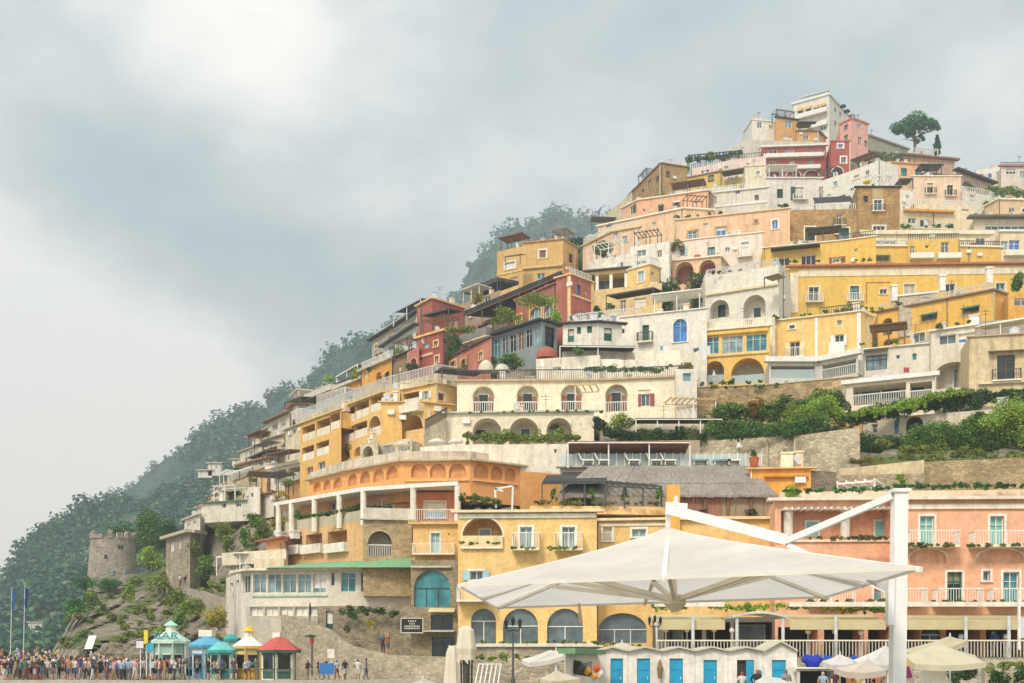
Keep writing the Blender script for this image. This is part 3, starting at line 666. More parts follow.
bld('hut', 'small rough tan outbuilding with lean-to roof against the long peach house', 'C8A468', [(742, 227), (762, 222)], 240, Y=188, th=4, feats=[W(752, 229, 6, 7, 'cream' if 0 else 'grey')], wear=1, cat='outbuilding')
bld('house', 'pale pink house with a shuttered balcony door and round window', 'F2DDD0', [(672, 242), (704, 238), (763, 232)], 268, a=1, Y=177, th=5,
    feats=[W(680, 248, 5, 8, 'dark', sh='lblue'), W(708, 247, 7, 8, 'sky', fr='dgreen'), W(725, 247, 5, 5, 'dark', arch=True), W(741, 242, 8, 15, 'cream' and 'white', bal=.8, sur='white', rail='cream')], cor=('cream', 1, .2))
bush('climbing_plant', 'thick dark ivy mass climbing between white house and pink arches', 650, 244, 24, 40, 'd', Y=178, cat='ivy', dens=1.2)
bush('climbing_plant', 'reddish creeper spilling over the roof beside the ivy', 668, 238, 18, 14, 'r', Y=178, cat='creeper')
bld('arched_house', 'peach house with two deep red arches behind the garden', 'F2C49C', [(672, 261), (720, 256), (728, 266)], 285, a=1,
    feats=[A(675.5, 262, 18, 22, inn='A85A50', deep=2, trim='EFD0A8'), A(699.5, 260, 16, 22, inn='B86A58', deep=2, trim='EFD0A8')], cor=('cream', 1.2, .3), Y=168)
hedge('garden_shrubs', 'dense garden bushes in front of the two red arches', [(666, 288), (685, 290), (702, 286)], 20, 'd', Y=156, cat='shrubs', dens=1.2)
hedge('garden_shrubs', 'lighter green lower bushes on the wall above the white villa', [(668, 300), (698, 299)], 12, 'g', Y=152, cat='shrubs')
# --- brown houses, yellow houses
bld('brown_house', 'brown stone house with two teal double doors under white lintels', 'B48C54', [(789, 210), (857, 209)], 246, mat=stone('B08A58', 1.6), a=0,
    feats=[W(805, 227, 10, 14, 'sky', fr='teal' if 0 else 'green', sur='cream'), W(840, 228, 9, 14, 'sky', fr='green', sur='cream', bal=.8, rail='iron')])
canopy('terrace_awning', 'black netting awning on the roof of the brown stone house', [(815, 202), (853, 200)], 9, '242624', 3, Y=197, rise=2)
bld('brown_house', 'taller brown house with dark coping and pale patch above its window', 'B08A5C', [(856, 187), (900, 187)], 235, a=0, mat=stone('AC8654', 1.6), Y=192,
    feats=[W(874, 200, 8, 11, 'dark', sur='white', bal=.5, rail='iron'), W(873, 226, 12, 5, 'dark', sur='white'), X('pil', 872, 188, 11, 11, col='C8A878', pr=.05)], cor=('black', 1.3, .3))
bld('yellow_house', 'bright yellow house with a dark flat canopy and brown shutters', YEL, [(763, 248), (845, 240), (876, 236)], 272, a=1,
    feats=[X('hood', 771, 249, 49, 3, out=1.6, col='black', drop=.1), W(773, 258, 17, 8), W(801, 255, 15, 10), W(832, 257, 9, 6, 'sky', sh='redb'), ], cor=('cream', 1, .2), wear=.25)
bld('yellow_house', 'yellow house with a green awning window between cream cornices', YEL, [(858, 246), (908, 246)], 264, a=0, feats=[W(870, 255, 19, 6, 'sky', awn='2A5A40')], cor=('cream', 1.5, .3), wear=.25)
bld('yellow_house', 'yellow house with a tiny square window and two white slab balconies', YEL, [(908, 240), (960, 239)], 264, a=0, feats=[W(925, 245, 4, 3, 'dark', fr='cream', mull=False), W(910, 246, 5, 9, 'dark'), W(941, 242, 8, 12, 'grey' , fr='cream'), X('bal', 909, 255, 23, 4, solid='white', out=1), X('bal', 936, 255, 24, 4, solid='white', out=1)], wear=.25)
bld('yellow_house', 'plain yellow garden house with a curved white coping', YEL, [(957, 246), (1001, 247)], 263, a=0, cor=('cream', 1.6, .25), wear=.25)
bld('house', 'cream house with a long thick white roof slab above the yellow houses', 'F0E0C0', [(862, 233), (990, 233)], 250, a=0, Y=184, cor=('F0E6CC', 4, .5), feats=[W(866, 241, 30, 3, 'grey'), W(976, 238, 9, 7, 'grey')])
bld('house', 'cream house with blue doors at the far east end of the yellow row', 'F0D8B8', [(1000, 231), (1060, 231)], 262, a=0, feats=[W(1001, 241, 7, 9, 'sky'), W(1009, 240, 11, 13, 'blue'), X('bal', 1003, 252, 30, 4, solid='cream')], cor=('white', 2, .3))
bld('yellow_palace', 'long bright yellow building with red roof edge and stone framed windows', YEL, [(790, 267), (1060, 263)], 318, a=0, Y=156, wear=.2,
    feats=[X('pil', 790, 273, 8, 40, col='EFE0C4'), X('band', 798, 268, 262, 7, col='EDE0C4', pr=.1), W(809, 287, 10, 15, 'dark', sur='EADFC8', bal=.7), W(850, 286, 9, 15, 'sky', fr='green', sur='EADFC8', bal=.7), W(880, 289, 7, 5, 'dark', sur='EADFC8'),
           W(904, 284, 11, 10, 'dark', sur='EADFC8', bal=None), W(945, 284, 10, 9, 'dark', sur='EADFC8'), W(996, 283, 9, 8, 'green', sur='EADFC8'), X('band', 866, 282, 24, 1, col='B87030', pr=.06), X('pil', 866, 283, 1, 20, col='B87030', pr=.06)], cor=('B86A48', 1.8, .6))
bld('pink_house', 'dusty pink house with yellow shuttered windows near the east ridge', 'F0CDB0', [(912, 176), (961, 176)], 213, a=0,
    feats=[W(927, 183, 6, 11, 'dark', sh=None, sur='cream', fr='D8A830', bal=.6, rail='iron'), W(947, 185, 6, 11, 'dark', sur='cream', fr='D8A830', bal=.6, rail='iron')], cor=('cream', 1, .2))
bld('house', 'peach house with two teal shuttered windows near the east ridge', 'F2BC90', [(890, 162), (926, 165)], 186, a=0, feats=[W(901, 168, 6, 8, 'teal', fr='green'), W(915, 170, 6, 5, 'teal', fr='green')], cor=('D8A060', 1.2, .3))
bld('house', 'brown flat roofed house directly under the pine and cypress', 'C8A080', [(903, 155), (955, 160)], 176, a=0, feats=[W(924, 161, 4, 4, 'grey'), W(941, 164, 4, 4, 'grey')], cor=('9A6A50', 1.6, .8))
canopy('terrace_awning', 'dark sloping awning above the dusty pink house', [(926, 171), (954, 176)], 6, '5A5048', 3, Y=226)
bld('yellow_wall_house', 'narrow yellow house at the corner of the dark sloping awning', 'EBC878', [(953, 168), (960, 170)], 185, a=0, Y=234, cat='house')
bld('white_stair_house', 'white stepped house with outdoor stair between brown and pink houses', 'EDE8DC', [(898, 189), (913, 192)], 222, a=0, feats=[W(906, 195, 3, 3, 'grey')], cat='house')
canopy('dark_shelter', 'small dark shelter on the white stepped house', [(900, 178), (913, 178)], 10, '3A3C34', 3, Y=207, cat='shelter')
bld('house', 'beige terrace house with orange awning line and arched niches', 'E6CFA8', [(900, 211), (957, 213)], 236, a=0, Y=190, feats=[W(908, 218, 8, 6, 'grey'), W(924, 219, 6, 4, 'dark'), X('band', 903, 211, 50, 2, col='E0A040', pr=.8), X('bal', 901, 226, 50, 4, solid='D0C8B8', out=1)])
bld('house', 'cream house with plain terrace walls at the east side of the slope', 'E8D6B4', [(912, 204), (974, 206)], 230, a=0, Y=197, feats=[W(962, 209, 7, 2, 'dgreen')])
bld('house', 'pinkish house with dark overhanging roof near the east edge', 'E0B8A8', [(957, 171), (990, 183)], 197, a=0, feats=[W(970, 183, 10, 6, 'dark')], cor=('4A4440', 1.6, 1.2))
bld('house', 'white house with pitched top on the eastern skyline', 'ECE8E0', [(976, 170), (1003, 167)], 192, a=0, Y=258, feats=[W(996, 171, 4, 5, 'sky')])
bld('house', 'pink roofed white house, last on the eastern skyline', 'E8D8C8', [(1001, 166), (1050, 166)], 195, a=0, Y=252, feats=[W(1006, 169, 10, 5, 'C8A090' and 'grey'), W(1020, 171, 5, 7, 'sky')], cor=('B87860', 1.5, .5))
hedge('garden_shrubs', 'strip of green vines on the terrace near the eastern edge', [(965, 186), (985, 193)], 6, 'm', Y=222, cat='shrubs')
hedge('garden_shrubs', 'leafy garden under the white houses of the eastern skyline', [(996, 192), (1014, 194), (1035, 192)], 12, 'm', Y=214, cat='shrubs', dens=1.2)
bld('house', 'white house with curved terrace parapet near the eastern edge', 'E2DACE', [(962, 191), (1010, 199)], 212, a=0, Y=212, feats=[W(970, 195, 5, 6, 'grey')], top='white')
bld('house', 'sand coloured house with small shuttered window at the east edge', 'E4C49C', [(985, 206), (998, 199), (1060, 201)], 222, a=1, Y=196, feats=[W(1009, 208, 6, 5, 'grey'), W(1030, 208, 6, 5, 'grey')], cor=('cream', 1.4, .3))
bld('terrace_house', 'beige terrace house with long grey reed roof at the east edge', 'DCCBB0', [(974, 218), (1060, 218)], 240, a=0, Y=188, feats=[W(985, 224, 60, 6, 'grey', fr='cream')], cat='house', cor=('6A6458', 2, 1.2))
# --- second row: white arch house, yellow sunroom, mid white villa, yellow diagonal
bld('white_arch_house', 'white house with two deep arches and tall blank parapet', 'E6DFD2', [(700, 288), (705, 277), (779, 265), (791, 283)], 322, a=2, Y=146,
    feats=[A(710, 300, 19, 18, inn='E8DCC8', deep=2, trim='EFE4CC', sub=[(718, 305, 8, 12, 'dark')]), A(743.5, 295, 22, 23, inn='EDE4D4', deep=2, trim='EFE4CC', sub=[(754, 308, 7, 9, 'dark')]),
           X('band', 701, 289, 78, 2, col='E6D6B0', pr=.3)], wear=.25, cat='house')
canopy('straw_parasol', 'thatched straw sunshade on the terrace of the white arch house', [(764, 277), (778, 273)], 8, 'B8A860', 2, Y=142, np_=2, cat='sunshade')
bld('sunroom_house', 'yellow house with glass sunroom above two big grey arches', 'F0C060', [(698, 331), (770, 325)], 388, a=1, Y=123,
    feats=[W(701, 337, 18, 17, 'teal', fr='white'), W(722, 336, 21, 17, 'sky', fr='cream'), W(746, 334, 21, 17, 'teal', fr='white'), X('band', 699, 331, 69, 3, col='EBC050', pr=.3), X('band', 699, 354, 70, 1.6, col='F4D080', pr=.2),
           A(705, 361, 19, 22, inn='CFC8BC', deep=2.5, rail='clear'), A(731, 358, 33, 25, inn='CFC8BC', deep=2.5, seg=.8, rail='clear')], cor=('F2E6D0', 2.5, .3), wear=.3, cat='house')
bld('wall', 'cream parapet wall with plaster repairs above the glass sunroom', 'EFE2CC', [(698, 324), (775, 317)], 334, Y=126, cat='terrace wall', wear=.8)
bld('yellow_house', 'pale yellow house with two balcony doors framed by white pilasters', 'F2C878', [(771, 321), (818, 316), (861, 311), (873, 317)], 372, a=2, Y=124,
    feats=[X('pil', 773, 322, 3, 40), X('pil', 815, 318, 3, 40), X('pil', 857, 313, 4, 45), W(789, 325, 6, 4, 'grey', sur='cream', mull=False), W(790, 342, 10, 15, 'dark', sh='F4DC9C', sur='E2B060', bal=.6), W(837, 320, 5, 5, 'sky', mull=False), W(835, 335, 9, 11, 'dark', sh='white', sur='E2B060', box=1),
           X('bal', 829, 343, 16, 10, solid='white', out=.5)], cor=('F0E2C0', 1.2, .25), wear=.35)
bld('veranda', 'white slab veranda with grey awning wall beneath the pale yellow house', 'D8D4CC', [(769, 360), (818, 360), (858, 352)], 386, a=1, Y=118, cat='veranda', feats=[Lg(771, 366, 44, 12, inn='B8B4AC', deep=2, rail='clear'), Lg(822, 362, 34, 14, inn='C8D4D4', deep=2, rail='white')], cor=('white', 5, .5))
bld('yellow_house', 'diagonal yellow house with green awnings and arched staircase openings', 'EDB84C', [(878, 312), (993, 290), (1012, 297)], 355, a=1, Y=136,
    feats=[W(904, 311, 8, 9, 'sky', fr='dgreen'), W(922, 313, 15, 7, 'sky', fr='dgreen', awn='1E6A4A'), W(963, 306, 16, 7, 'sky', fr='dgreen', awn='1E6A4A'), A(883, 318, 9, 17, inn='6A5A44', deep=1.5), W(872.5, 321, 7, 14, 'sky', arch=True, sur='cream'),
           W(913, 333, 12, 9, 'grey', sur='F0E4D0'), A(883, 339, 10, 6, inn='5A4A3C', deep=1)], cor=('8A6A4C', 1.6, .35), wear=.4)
for i, (x, y, l) in enumerate([(894, 287, 'white chimney beside the small hooded vent of the yellow row'), (942, 277, 'tall white chimney rising over the diagonal yellow house'), (989, 269, 'white chimney highest on the long yellow facade')]):
    c = ray(x, y + 10, 143); m = MB(); m.box((c.x, c.y, c.z + .4), (.75, .6, 1.9)); m.box((c.x, c.y, c.z + 1.4), (.95, .8, .2)); tag(m.build('chimney', M('white')), l, 'chimney', 'white chimneys in front of the long yellow building')
bld('wall', 'pebbled terrace wall with white coping between the yellow buildings', 'C8B89C', [(899, 296), (937, 292)], 310, Y=141, cat='terrace wall', mat=stone('C8B89C', 2), cor=('white', 1.6, .2), th=4)
bush('climbing_plant', 'bright green creeper covering the east end of the yellow building', 1008, 268, 20, 28, 'g', Y=141, cat='creeper', dens=1.4)
hedge('garden_shrubs', 'terrace shrubs and potted flowers before the long yellow building', [(838, 311), (858, 308), (872, 309)], 6, 'm', Y=143, cat='shrubs')
bld('house', 'yellow house with railings at the east end, below the creeper', 'E4A840', [(1008, 294), (1060, 292)], 325, a=0, Y=134, feats=[W(1014, 298, 30, 7, 'grey')])
bld('white_house', 'tall white house with a glass bay, small blue window and round window', 'E4DBCE', [(858, 350), (932, 343)], 400, a=1, Y=116,
    feats=[W(866, 355, 21, 15, 'sky', fr='iron', awn=None), X('hood', 862, 350, 26, 4, out=1, col='5A5A54', drop=.2), W(896, 355, 4, 4, 'blue', mull=False), W(912, 353, 5, 7, 'teal', arch=True, mull=False), W(906, 388, 16, 5, 'teal'), ], cor=('cream', 1.2, .25), wear=.3)
bld('white_house', 'white house with sunroom windows over an arched loggia and glazed door', 'E4D9C8', [(931, 331), (975, 325)], 396, a=1, Y=113,
    feats=[W(939, 335, 17, 9, 'grey', fr='white'), W(958, 333, 17, 9, 'blue', fr='white'), A(936, 362, 33, 26, inn='E0D8C8', deep=2.2, seg=.35, sub=[(954, 369, 12, 19, 'grey')])], cor=('white', 1.6, .3))
bld('stained_house', 'weathered beige house with shuttered balcony door and stained plaster', 'DCC69C', [(969, 337), (1070, 331)], 396, a=0, Y=109, feats=[W(997, 355, 18, 25, 'dark', fr='wood', bal=.5, rail='iron'), X('hood', 988, 350, 40, 3, out=.7, drop=.15, col='9A8A6C'), X('band', 978, 381, 80, 2, col='E8D8B4', pr=.3)], wear=1, cat='house', cor=('BFA884', 1.2, .2))
canopy('terrace_roof', 'open white beamed roof over the stone terrace at the east edge', [(976, 325), (1050, 313)], 12, 'E8E2D4', 4, Y=111, rise=.5, post='white', np_=4)
bld('terrace_wall', 'speckled stone back wall under the open white beamed roof', 'A89A88', [(976, 322), (1050, 316)], 340, Y=118, cat='wall', mat=stone('A8988A', 1.5), th=4)
# porch with balustrade
r_ = bld('porch', 'white pillared porch with balustrade and flat roof above the vine pergola', 'E8DDC8', [(846, 383), (935, 374)], 412, a=0, Y=104, cat='porch', th=3,
    feats=[Lg(853, 384.5, 53, 19, inn='DCD4C8', deep=2.6, rail='white', sub=[(862, 391, 18, 8, 'teal'), (882, 389, 18, 9, 'dgreen')]), Lg(910, 382, 22, 19, inn='E0D8C8', deep=2.2, rail='white', sub=[(912, 386, 12, 4, 'dgreen')])], cor=('white', 4, .4))
bld('retaining_wall', 'brown retaining wall below the yellow sunroom arches', 'A88C64', [(676, 388), (775, 384), (858, 376)], 420, a=1, Y=110, cat='retaining wall', mat=stone('A88E68', 1.1), th=5, cor=('C8BCA8', 1, .1))
# mid white villa with green shutters
bld('white_villa', 'broad white villa with green balcony door and blue arched window', 'E6E0D4', [(566, 323), (642, 315), (707, 308)], 366, a=1, Y=127,
    feats=[W(639, 325, 10, 17, 'dgreen', fr='green', bal=.7, rail='iron', mull=False), W(673, 319, 14, 23, 'blue', fr='lblue', arch=True, sur='white'), W(693, 348, 6, 5, 'teal')], wear=.3, cor=('white', 1, .2))
bld('annex', 'low white annex with dark roof edge and three green shutters', 'E8E2D6', [(563, 324), (598, 322), (622, 324)], 346, a=1, Y=119, cat='annex', th=7,
    feats=[W(568, 329, 6, 13, 'green', fr='green', mull=False), W(577, 327, 4, 7, 'green', fr='green', mull=False), W(587, 326, 5, 7, 'green', fr='green', mull=False), W(604, 328, 8, 13, 'dgreen', fr='green', mull=False)], cor=('3A3A3A', 1.4, .5))
canopy('terrace_awning', 'black flat terrace awning below the white annex', [(560, 345), (636, 346)], 14, 'mesh', 3.5, Y=117, rise=.3, post='white')
bld('terrace_wall', 'curved white terrace wall in front of the white villa', 'EFE8DA', [(540, 360), (612, 359), (676, 361), (700, 350)], 378, a=1, Y=117, cat='terrace wall', wear=.5)
bld('terrace_wall', 'low whitewashed terrace wall with arched recesses under the villa', 'EDE4D2', [(618, 352), (680, 350)], 366, Y=119, cat='terrace wall', wear=.7, th=3)
hedge('hedge', 'clipped green hedge along the roof of the cream villa', [(588, 369), (640, 370), (672, 367)], 6, 'g', Y=113)
bush('shrub', 'dark bush with red flowers at the end of the villa hedge', 672, 358, 24, 20, 'r', Y=112)
bush('shrub', 'round green shrub in front of the black terrace awning', 570, 346, 16, 10, 'g', Y=116)
bld('billboard_wall', 'square white gable wall with a faded blue painted patch', 'E4DED4', [(676, 369), (697, 369)], 392, a=0, Y=108, cat='wall', th=3, feats=[W(683, 373, 8, 8, 'sky', fr='lblue', mull=False)])
# cream long villa
bld('cream_villa', 'long cream villa with arched shuttered balconies over an arcade', 'F2E6CC', [(457, 381), (605, 380), (688, 376), (697, 389)], 419, a=1, Y=111.5, wear=.3,
    feats=[A(473, 386.5, 21, 25, inn='E8DCC4', deep=.8, trim='E8D4A8', sub=[(479, 395, 9, 16, 'dark')], rail='white'), A(517, 385.5, 21, 26, inn='E8DCC4', deep=.8, trim='E8D4A8', sub=[(523, 394, 9, 17, 'dark')], rail='white'),
           A(561, 385, 21, 26, inn='E8DCC4', deep=.8, trim='E8D4A8', sub=[(567, 394, 9, 17, 'dark')], rail='white'), A(605.5, 384.5, 22, 27, inn='E8DCC4', deep=.8, trim='E8D4A8', sub=[(611, 393, 10, 18, 'dark')], rail='white'),
           W(641, 394, 9, 12, 'cream' and 'grey', sh='redb'), X('band', 638, 389, 12, 1.2, col='EADFC4')], cor=('C8A888', 2, .3), top='iron')
cv = LAST[0]; cf = LAST[1]
for k, (x, y) in enumerate([(475, 396), (488, 396), (519, 395), (532, 395), (563, 394.5), (576, 394), (607.5, 394), (621, 394)]):
    f0 = cf[0] if x < 604 else cf[1]; u0, u1, z0, z1 = f0.rect(x, y, 4.2, 15.5); m = MB(); f0.bx(m, u0, u1, z0, z1, .55, .62); m.build('shutter', M('A8684C'), cv)
# arcade storey standing forward
bld('cream_villa', None, 'F0E2C8', [(446, 413), (594, 411)], 446, a=1, Y=106, root=cv, th=7, wear=.3,
    feats=[A(472.5, 418, 29, 26, inn='E4D8C4', deep=2.4, seg=.85, sub=[(474, 430, 12, 9, 'dark')], trim='F4EAD8'), A(509, 418, 30, 26, inn='E4D8C4', deep=2.4, seg=.85, sub=[(521, 429, 9, 9, 'dark')], trim='F4EAD8'), A(546.5, 418, 25, 26, inn='E4D8C4', deep=2.4, seg=.85, sub=[(549, 431, 5, 4, 'blue')], trim='F4EAD8')],
    cor=('C4CCC0', 1.6, .35))
canopy('wooden_pergola', 'light timber pergola on two white posts over the villa balcony', [(575, 384), (595, 383)], 27, 'D8B878', 3, Y=105.5, slats=True, post='white', cat='pergola')
hedge('potted_plants', 'row of potted plants and oleanders in front of the villa arcade', [(470, 438), (500, 437), (535, 437), (572, 437)], 13, 'm', Y=104.8, cat='potted plants', dens=1)
bld('terrace_wall', 'white terrace wall with small drain holes below the villa arcade', 'ECE4D4', [(420, 447), (448, 445), (573, 444)], 470, a=2, Y=103.5, cat='terrace wall', wear=.6, feats=[W(554, 449, 3, 4, 'dark', mull=False)], th=6)
bush('shrub', 'pale green tree at the foot of the villa wall by the black terrace edge', 608, 413, 30, 22, 'm', Y=101, dens=1.1)
hedge('garden_shrubs', 'dark ivy bushes beside the arcade end wall', [(600, 418), (602, 428), (608, 436), (640, 437), (682, 437)], 13, 'd', Y=100.5, cat='shrubs', dens=1.2, n=16)
canopy('garden_shelter', 'long thin dark roof over the garden terrace by the stone wall', [(636, 418), (722, 418)], 17, '4A4640', 3, Y=100.5, rise=.2, post='white', np_=5, cat='shelter')
bld('garden_house', 'low cream garden house under the long thin dark roof', 'DCD0BC', [(632, 419), (724, 419)], 440, a=0, Y=104, cat='garden house', th=4, feats=[W(675, 426, 9, 8, 'dark'), W(640, 430, 6, 5, 'dark')])
canopy('timber_pergola', 'rough timber frame on white posts under the brown retaining wall', [(671, 397), (716, 398)], 21, 'C8A468', 2.5, Y=105.5, slats=True, post='white', cat='pergola', np_=3)
small_parasol('parasol', 'closed white parasol left of the yellow arch pier', 714, 370, 3.5, 14, 'F0ECE0', Y=117)
# garden in the middle right
hedge('garden_trees', 'upper line of lush orange and lemon bushes on the wall garden', [(716, 418), (735, 410), (760, 415), (785, 409), (806, 410), (826, 400), (838, 404)], 21, 'g', Y=101.5, cat='shrubs', dens=1.1, jit=.2, n=14)
bush('shrub', 'orange brown bush standing out in the wall garden', 745, 396, 20, 24, 'o', Y=100, dens=1.2)
hedge('hedge', 'low clipped hedge along the top of the stone garden wall', [(708, 430), (750, 431), (790, 428), (822, 423)], 17, 'g', Y=98, dens=1.2, jit=.1, n=16)
hedge('garden_shrubs', 'bright green bush line before the pillared porch wall', [(796, 418), (815, 412), (828, 403), (836, 412)], 22, 'l', Y=99.8, cat='shrubs', dens=1, n=6)
bld('stone_wall', 'tall pale stone retaining wall below the clipped garden hedge', 'B8A88C', [(700, 441), (795, 436), (860, 427)], 476, a=1, Y=93, cat='retaining wall', mat=stone('B8A98E', 1.5), th=5, feats=[X('pil', 766, 440, 2, 30, col='C0B090', pr=.25), X('pil', 794, 437, 3, 34, col='C4B498', pr=.3)])
bld('orange_wall', 'short orange garden wall beside the pillared porch', 'E0A868', [(842, 413), (862, 409)], 432, Y=100, cat='garden wall', th=3)
small_parasol('parasol', 'closed white parasol on the pool terrace', 739, 442, 6, 12, 'F2EEE4', Y=88)
bush('climbing_plant', 'dark drooping palm bush at the end of the reed roofed terrace', 685, 424, 22, 26, 'r', Y=95, cat='shrub', dens=.8)
# right gardens
hedge('vine_pergola', 'thick green vine roof running along the terrace below the porch', [(852, 421), (880, 413), (915, 406), (950, 400), (990, 398), (1040, 394)], 18, 'd', Y=98, cat='vine', dens=1.3, jit=.1, n=26)
hedge('vine_pergola', 'lighter vine growth on top of the green terrace vine roof', [(855, 414), (900, 406), (945, 394), (965, 392)], 9, 'l', Y=97, cat='vine', dens=1.3, jit=.2, n=22)
bld('garden_house', 'shaded cream house front with arch and blue door under the vine roof', 'D8CBB4', [(850, 420), (1050, 405)], 440, a=0, Y=101, cat='garden house', th=4,
    feats=[A(906, 416, 17, 20, inn='38302C', deep=1, rail='iron'), W(894, 421, 5, 13, 'blue', fr='white', mull=False), W(872, 424, 6, 9, 'grey'), A(970, 412, 20, 18, inn='8A8074', deep=1)])
tag(canopy('garden_fence', 'timber rail fence with tall posts in front of the vine terrace', [(829, 445), (936, 430)], 26, 'C0B090', .15, Y=92, th=.15, post='wood', np_=5, beams=False, cat='fence'))
hedge('garden_shrubs', 'dark shrubs behind the timber rail fence', [(828, 440), (845, 447), (862, 446), (885, 448), (910, 446)], 23, 'd', Y=94, cat='shrubs', dens=1, n=11)
hedge('garden_shrubs', 'big leafy shrubs tumbling over the middle of the east garden', [(922, 446), (938, 432), (955, 444), (975, 432), (992, 444), (1008, 432)], 30, 'g', Y=93, cat='shrubs', dens=1.1, n=12)
hedge('garden_shrubs', 'tall fresh green shrubs at the east edge of the garden', [(1000, 428), (1012, 414), (1022, 426), (1040, 418)], 32, 'l', Y=92, cat='shrubs', dens=1.1, n=7)
hedge('potted_plants', 'row of flower pots along the cream garden parapet', [(845, 463), (880, 459), (915, 456)], 5, 'r', Y=87, cat='potted plants')
hedge('garden_shrubs', 'hanging creeper on the rough stone wall at the east edge', [(960, 452), (985, 454), (1010, 460), (1030, 470)], 18, 'm', Y=87, cat='creeper')
bld('garden_wall', 'cream garden parapet above the rough stone wall', 'D8C4A0', [(838, 469), (924, 460)], 484, a=0, Y=86, cat='garden wall', th=3, wear=.9)
bld('stone_wall', 'rough brown stone wall behind the pink hotel roof', 'A8916C', [(918, 462), (1060, 456)], 498, a=0, Y=83, cat='retaining wall', mat=stone('A8926E', 2), th=5, ext=5)
bld('stone_wall', 'lower stretch of stone wall behind the small white roof pergola', 'A8987C', [(815, 476), (925, 473)], 498, a=0, Y=80, cat='retaining wall', mat=stone('A8987C', 2), th=5, ext=5)
bush('shrub', 'yellow green shrub in front of the lower stone wall', 893, 471, 16, 16, 'l', Y=78)
laundry = empty('clothes_line', ray(998, 437, 95), 'white laundry sheets hanging in the shade of the vine terrace', 'laundry')
for x in (985, 996):
    m = MB(); P = [ray(x, 417, 95), ray(x + 10, 416, 95)]; Q = [ray(x + 10, 428, 94.8), ray(x + 1, 429, 95.1)]; m.face([P[0], P[1], Q[0], Q[1]]); m.face([v + Vector((0, .03, 0)) for v in (P[1], P[0], Q[1], Q[0])]); m.build('sheet', canvas('E8E6F0'), laundry)
# --- potted greenery and clutter on roof edges and terraces
for pts_, h_, k_, Y_, l in [([(790, 262), (870, 260)], 3, 'm', 160, 'scattered pots along the red roof edge of the long yellow building'), ([(700, 274), (740, 270)], 3, 'g', 149, 'small pots on the parapet above the two white arches'), ([(776, 318), (815, 314)], 4, 'm', 127, 'pots behind the pale yellow house parapet'),
      ([(820, 313), (856, 309)], 4, 'g', 128, 'second group of pots behind the pale yellow house parapet'), ([(940, 326), (972, 322)], 4, 'g', 114, 'greenery on the sunroom roof at the east'), ([(862, 345), (900, 341)], 4, 'm', 117, 'pots on the roof of the white house with round window'),
      ([(676, 217), (720, 213)], 3, 'm', 192, 'plants on the west roof edge of the long peach house'), ([(640, 205), (680, 200)], 3, 'g', 214, 'row of shrubs on the peach coping of the left shoulder'), ([(600, 262), (625, 258)], 3, 'm', 168, 'pots over the three column portico'), ([(572, 318), (600, 316)], 5, 'm', 129, 'shrubs between red gable and white annex'),
      ([(905, 236), (975, 233)], 3, 'm', 185, 'terrace plants over the long cream roof slab'), ([(903, 226), (950, 227)], 4, 'g', 188, 'plants on the niche terrace'), ([(976, 200), (1000, 206)], 5, 'l', 210, 'light vines below the curved white parapet'), ([(770, 205), (788, 206)], 4, 'd', 195, 'dark shrubs at the west end of the brown stone house'),
      ([(700, 384), (770, 382)], 4, 'p', 116, 'blue green pots along the glass railing of the sunroom arches'), ([(470, 412), (600, 411)], 2.5, 'm', 105, 'tiny pots along the balcony line of the cream villa'), ([(690, 468), (755, 467)], 2.5, 'p', 83.5, 'low pots by the glass railing near the loungers'),
      ([(700, 437), (800, 432), (850, 426)], 8, 'd', 92.8, 'creeper fringe over the coping of the tall pale retaining wall'), ([(690, 388), (770, 386), (850, 380)], 4, 'm', 109.8, 'weeds in the coping of the brown retaining wall'), ([(866, 312), (900, 305)], 4, 'm', 139, 'weeds on the diagonal yellow house roof'), ([(870, 157), (900, 166)], 5, 'm', 262, 'shrubs above the white skylight house')]:
    hedge('potted_plants', l, pts_, h_, k_, Y=Y_, cat='potted plants', jit=.4, n=max(4, int(abs(pts_[-1][0] - pts_[0][0]) / 7)))
def laundry_line(label, x, y, w, cols, Y):
    r = empty('laundry', ray(x, y + 6, Y), label, 'laundry'); m = MB(); m.bar(ray(x, y, Y), ray(x + w, y, Y), .05); m.build('line', M('steel'), r); n = len(cols)
    for i, c_ in enumerate(cols):
        a, b = ray(x + w * i / n + .3, y, Y - .06), ray(x + w * (i + .85) / n, y, Y - .06); h_ = RC.uniform(.7, 1.3); m = MB(); m.face([a, b, b + Vector((.05, -.05, -h_)), a + Vector((0, .05, -h_ * .95))]); m.build('cloth', canvas(c_, .3), r)
for a in (('white towels drying under the glass sunroom', 699, 346, 12, ['F0ECF4', 'ECE8F0'], 122), ('blue and white washing on the white villa corner', 660, 346, 10, ['7A9CC8', 'ECE8E0', 'ECE8E0'], 121), ('red and white washing on the pale pink house', 706, 258, 12, ['B85048', 'ECE8E0', '8FA8C8'], 175),
          ('lilac cloths on the roof of the pillared porch', 872, 375, 36, ['E4DCEC', 'E8E0F0', 'E0D8EC', 'E8E4F0'], 103.5), ('coloured washing on the east end white villas', 980, 174, 12, ['C86048', 'E8E0D0', '5878A8'], 250), ('dark and white washing on the niche terrace', 920, 220, 12, ['38404C', 'E8E4DC', 'C8A888'], 188), ('pale sheets beside the three column portico', 650, 282, 8, ['ECE8E0', 'D8DCE4'], 155)):
    laundry_line(a[0], *a[1:])
m = MB(); p = ray(906.5, 370, 115.6); m.box(p, (.55, .12, .5)); tag(m.build('wall_plaque', M('B84850')), 'small square red panel on the white house wall above the porch', 'panel')
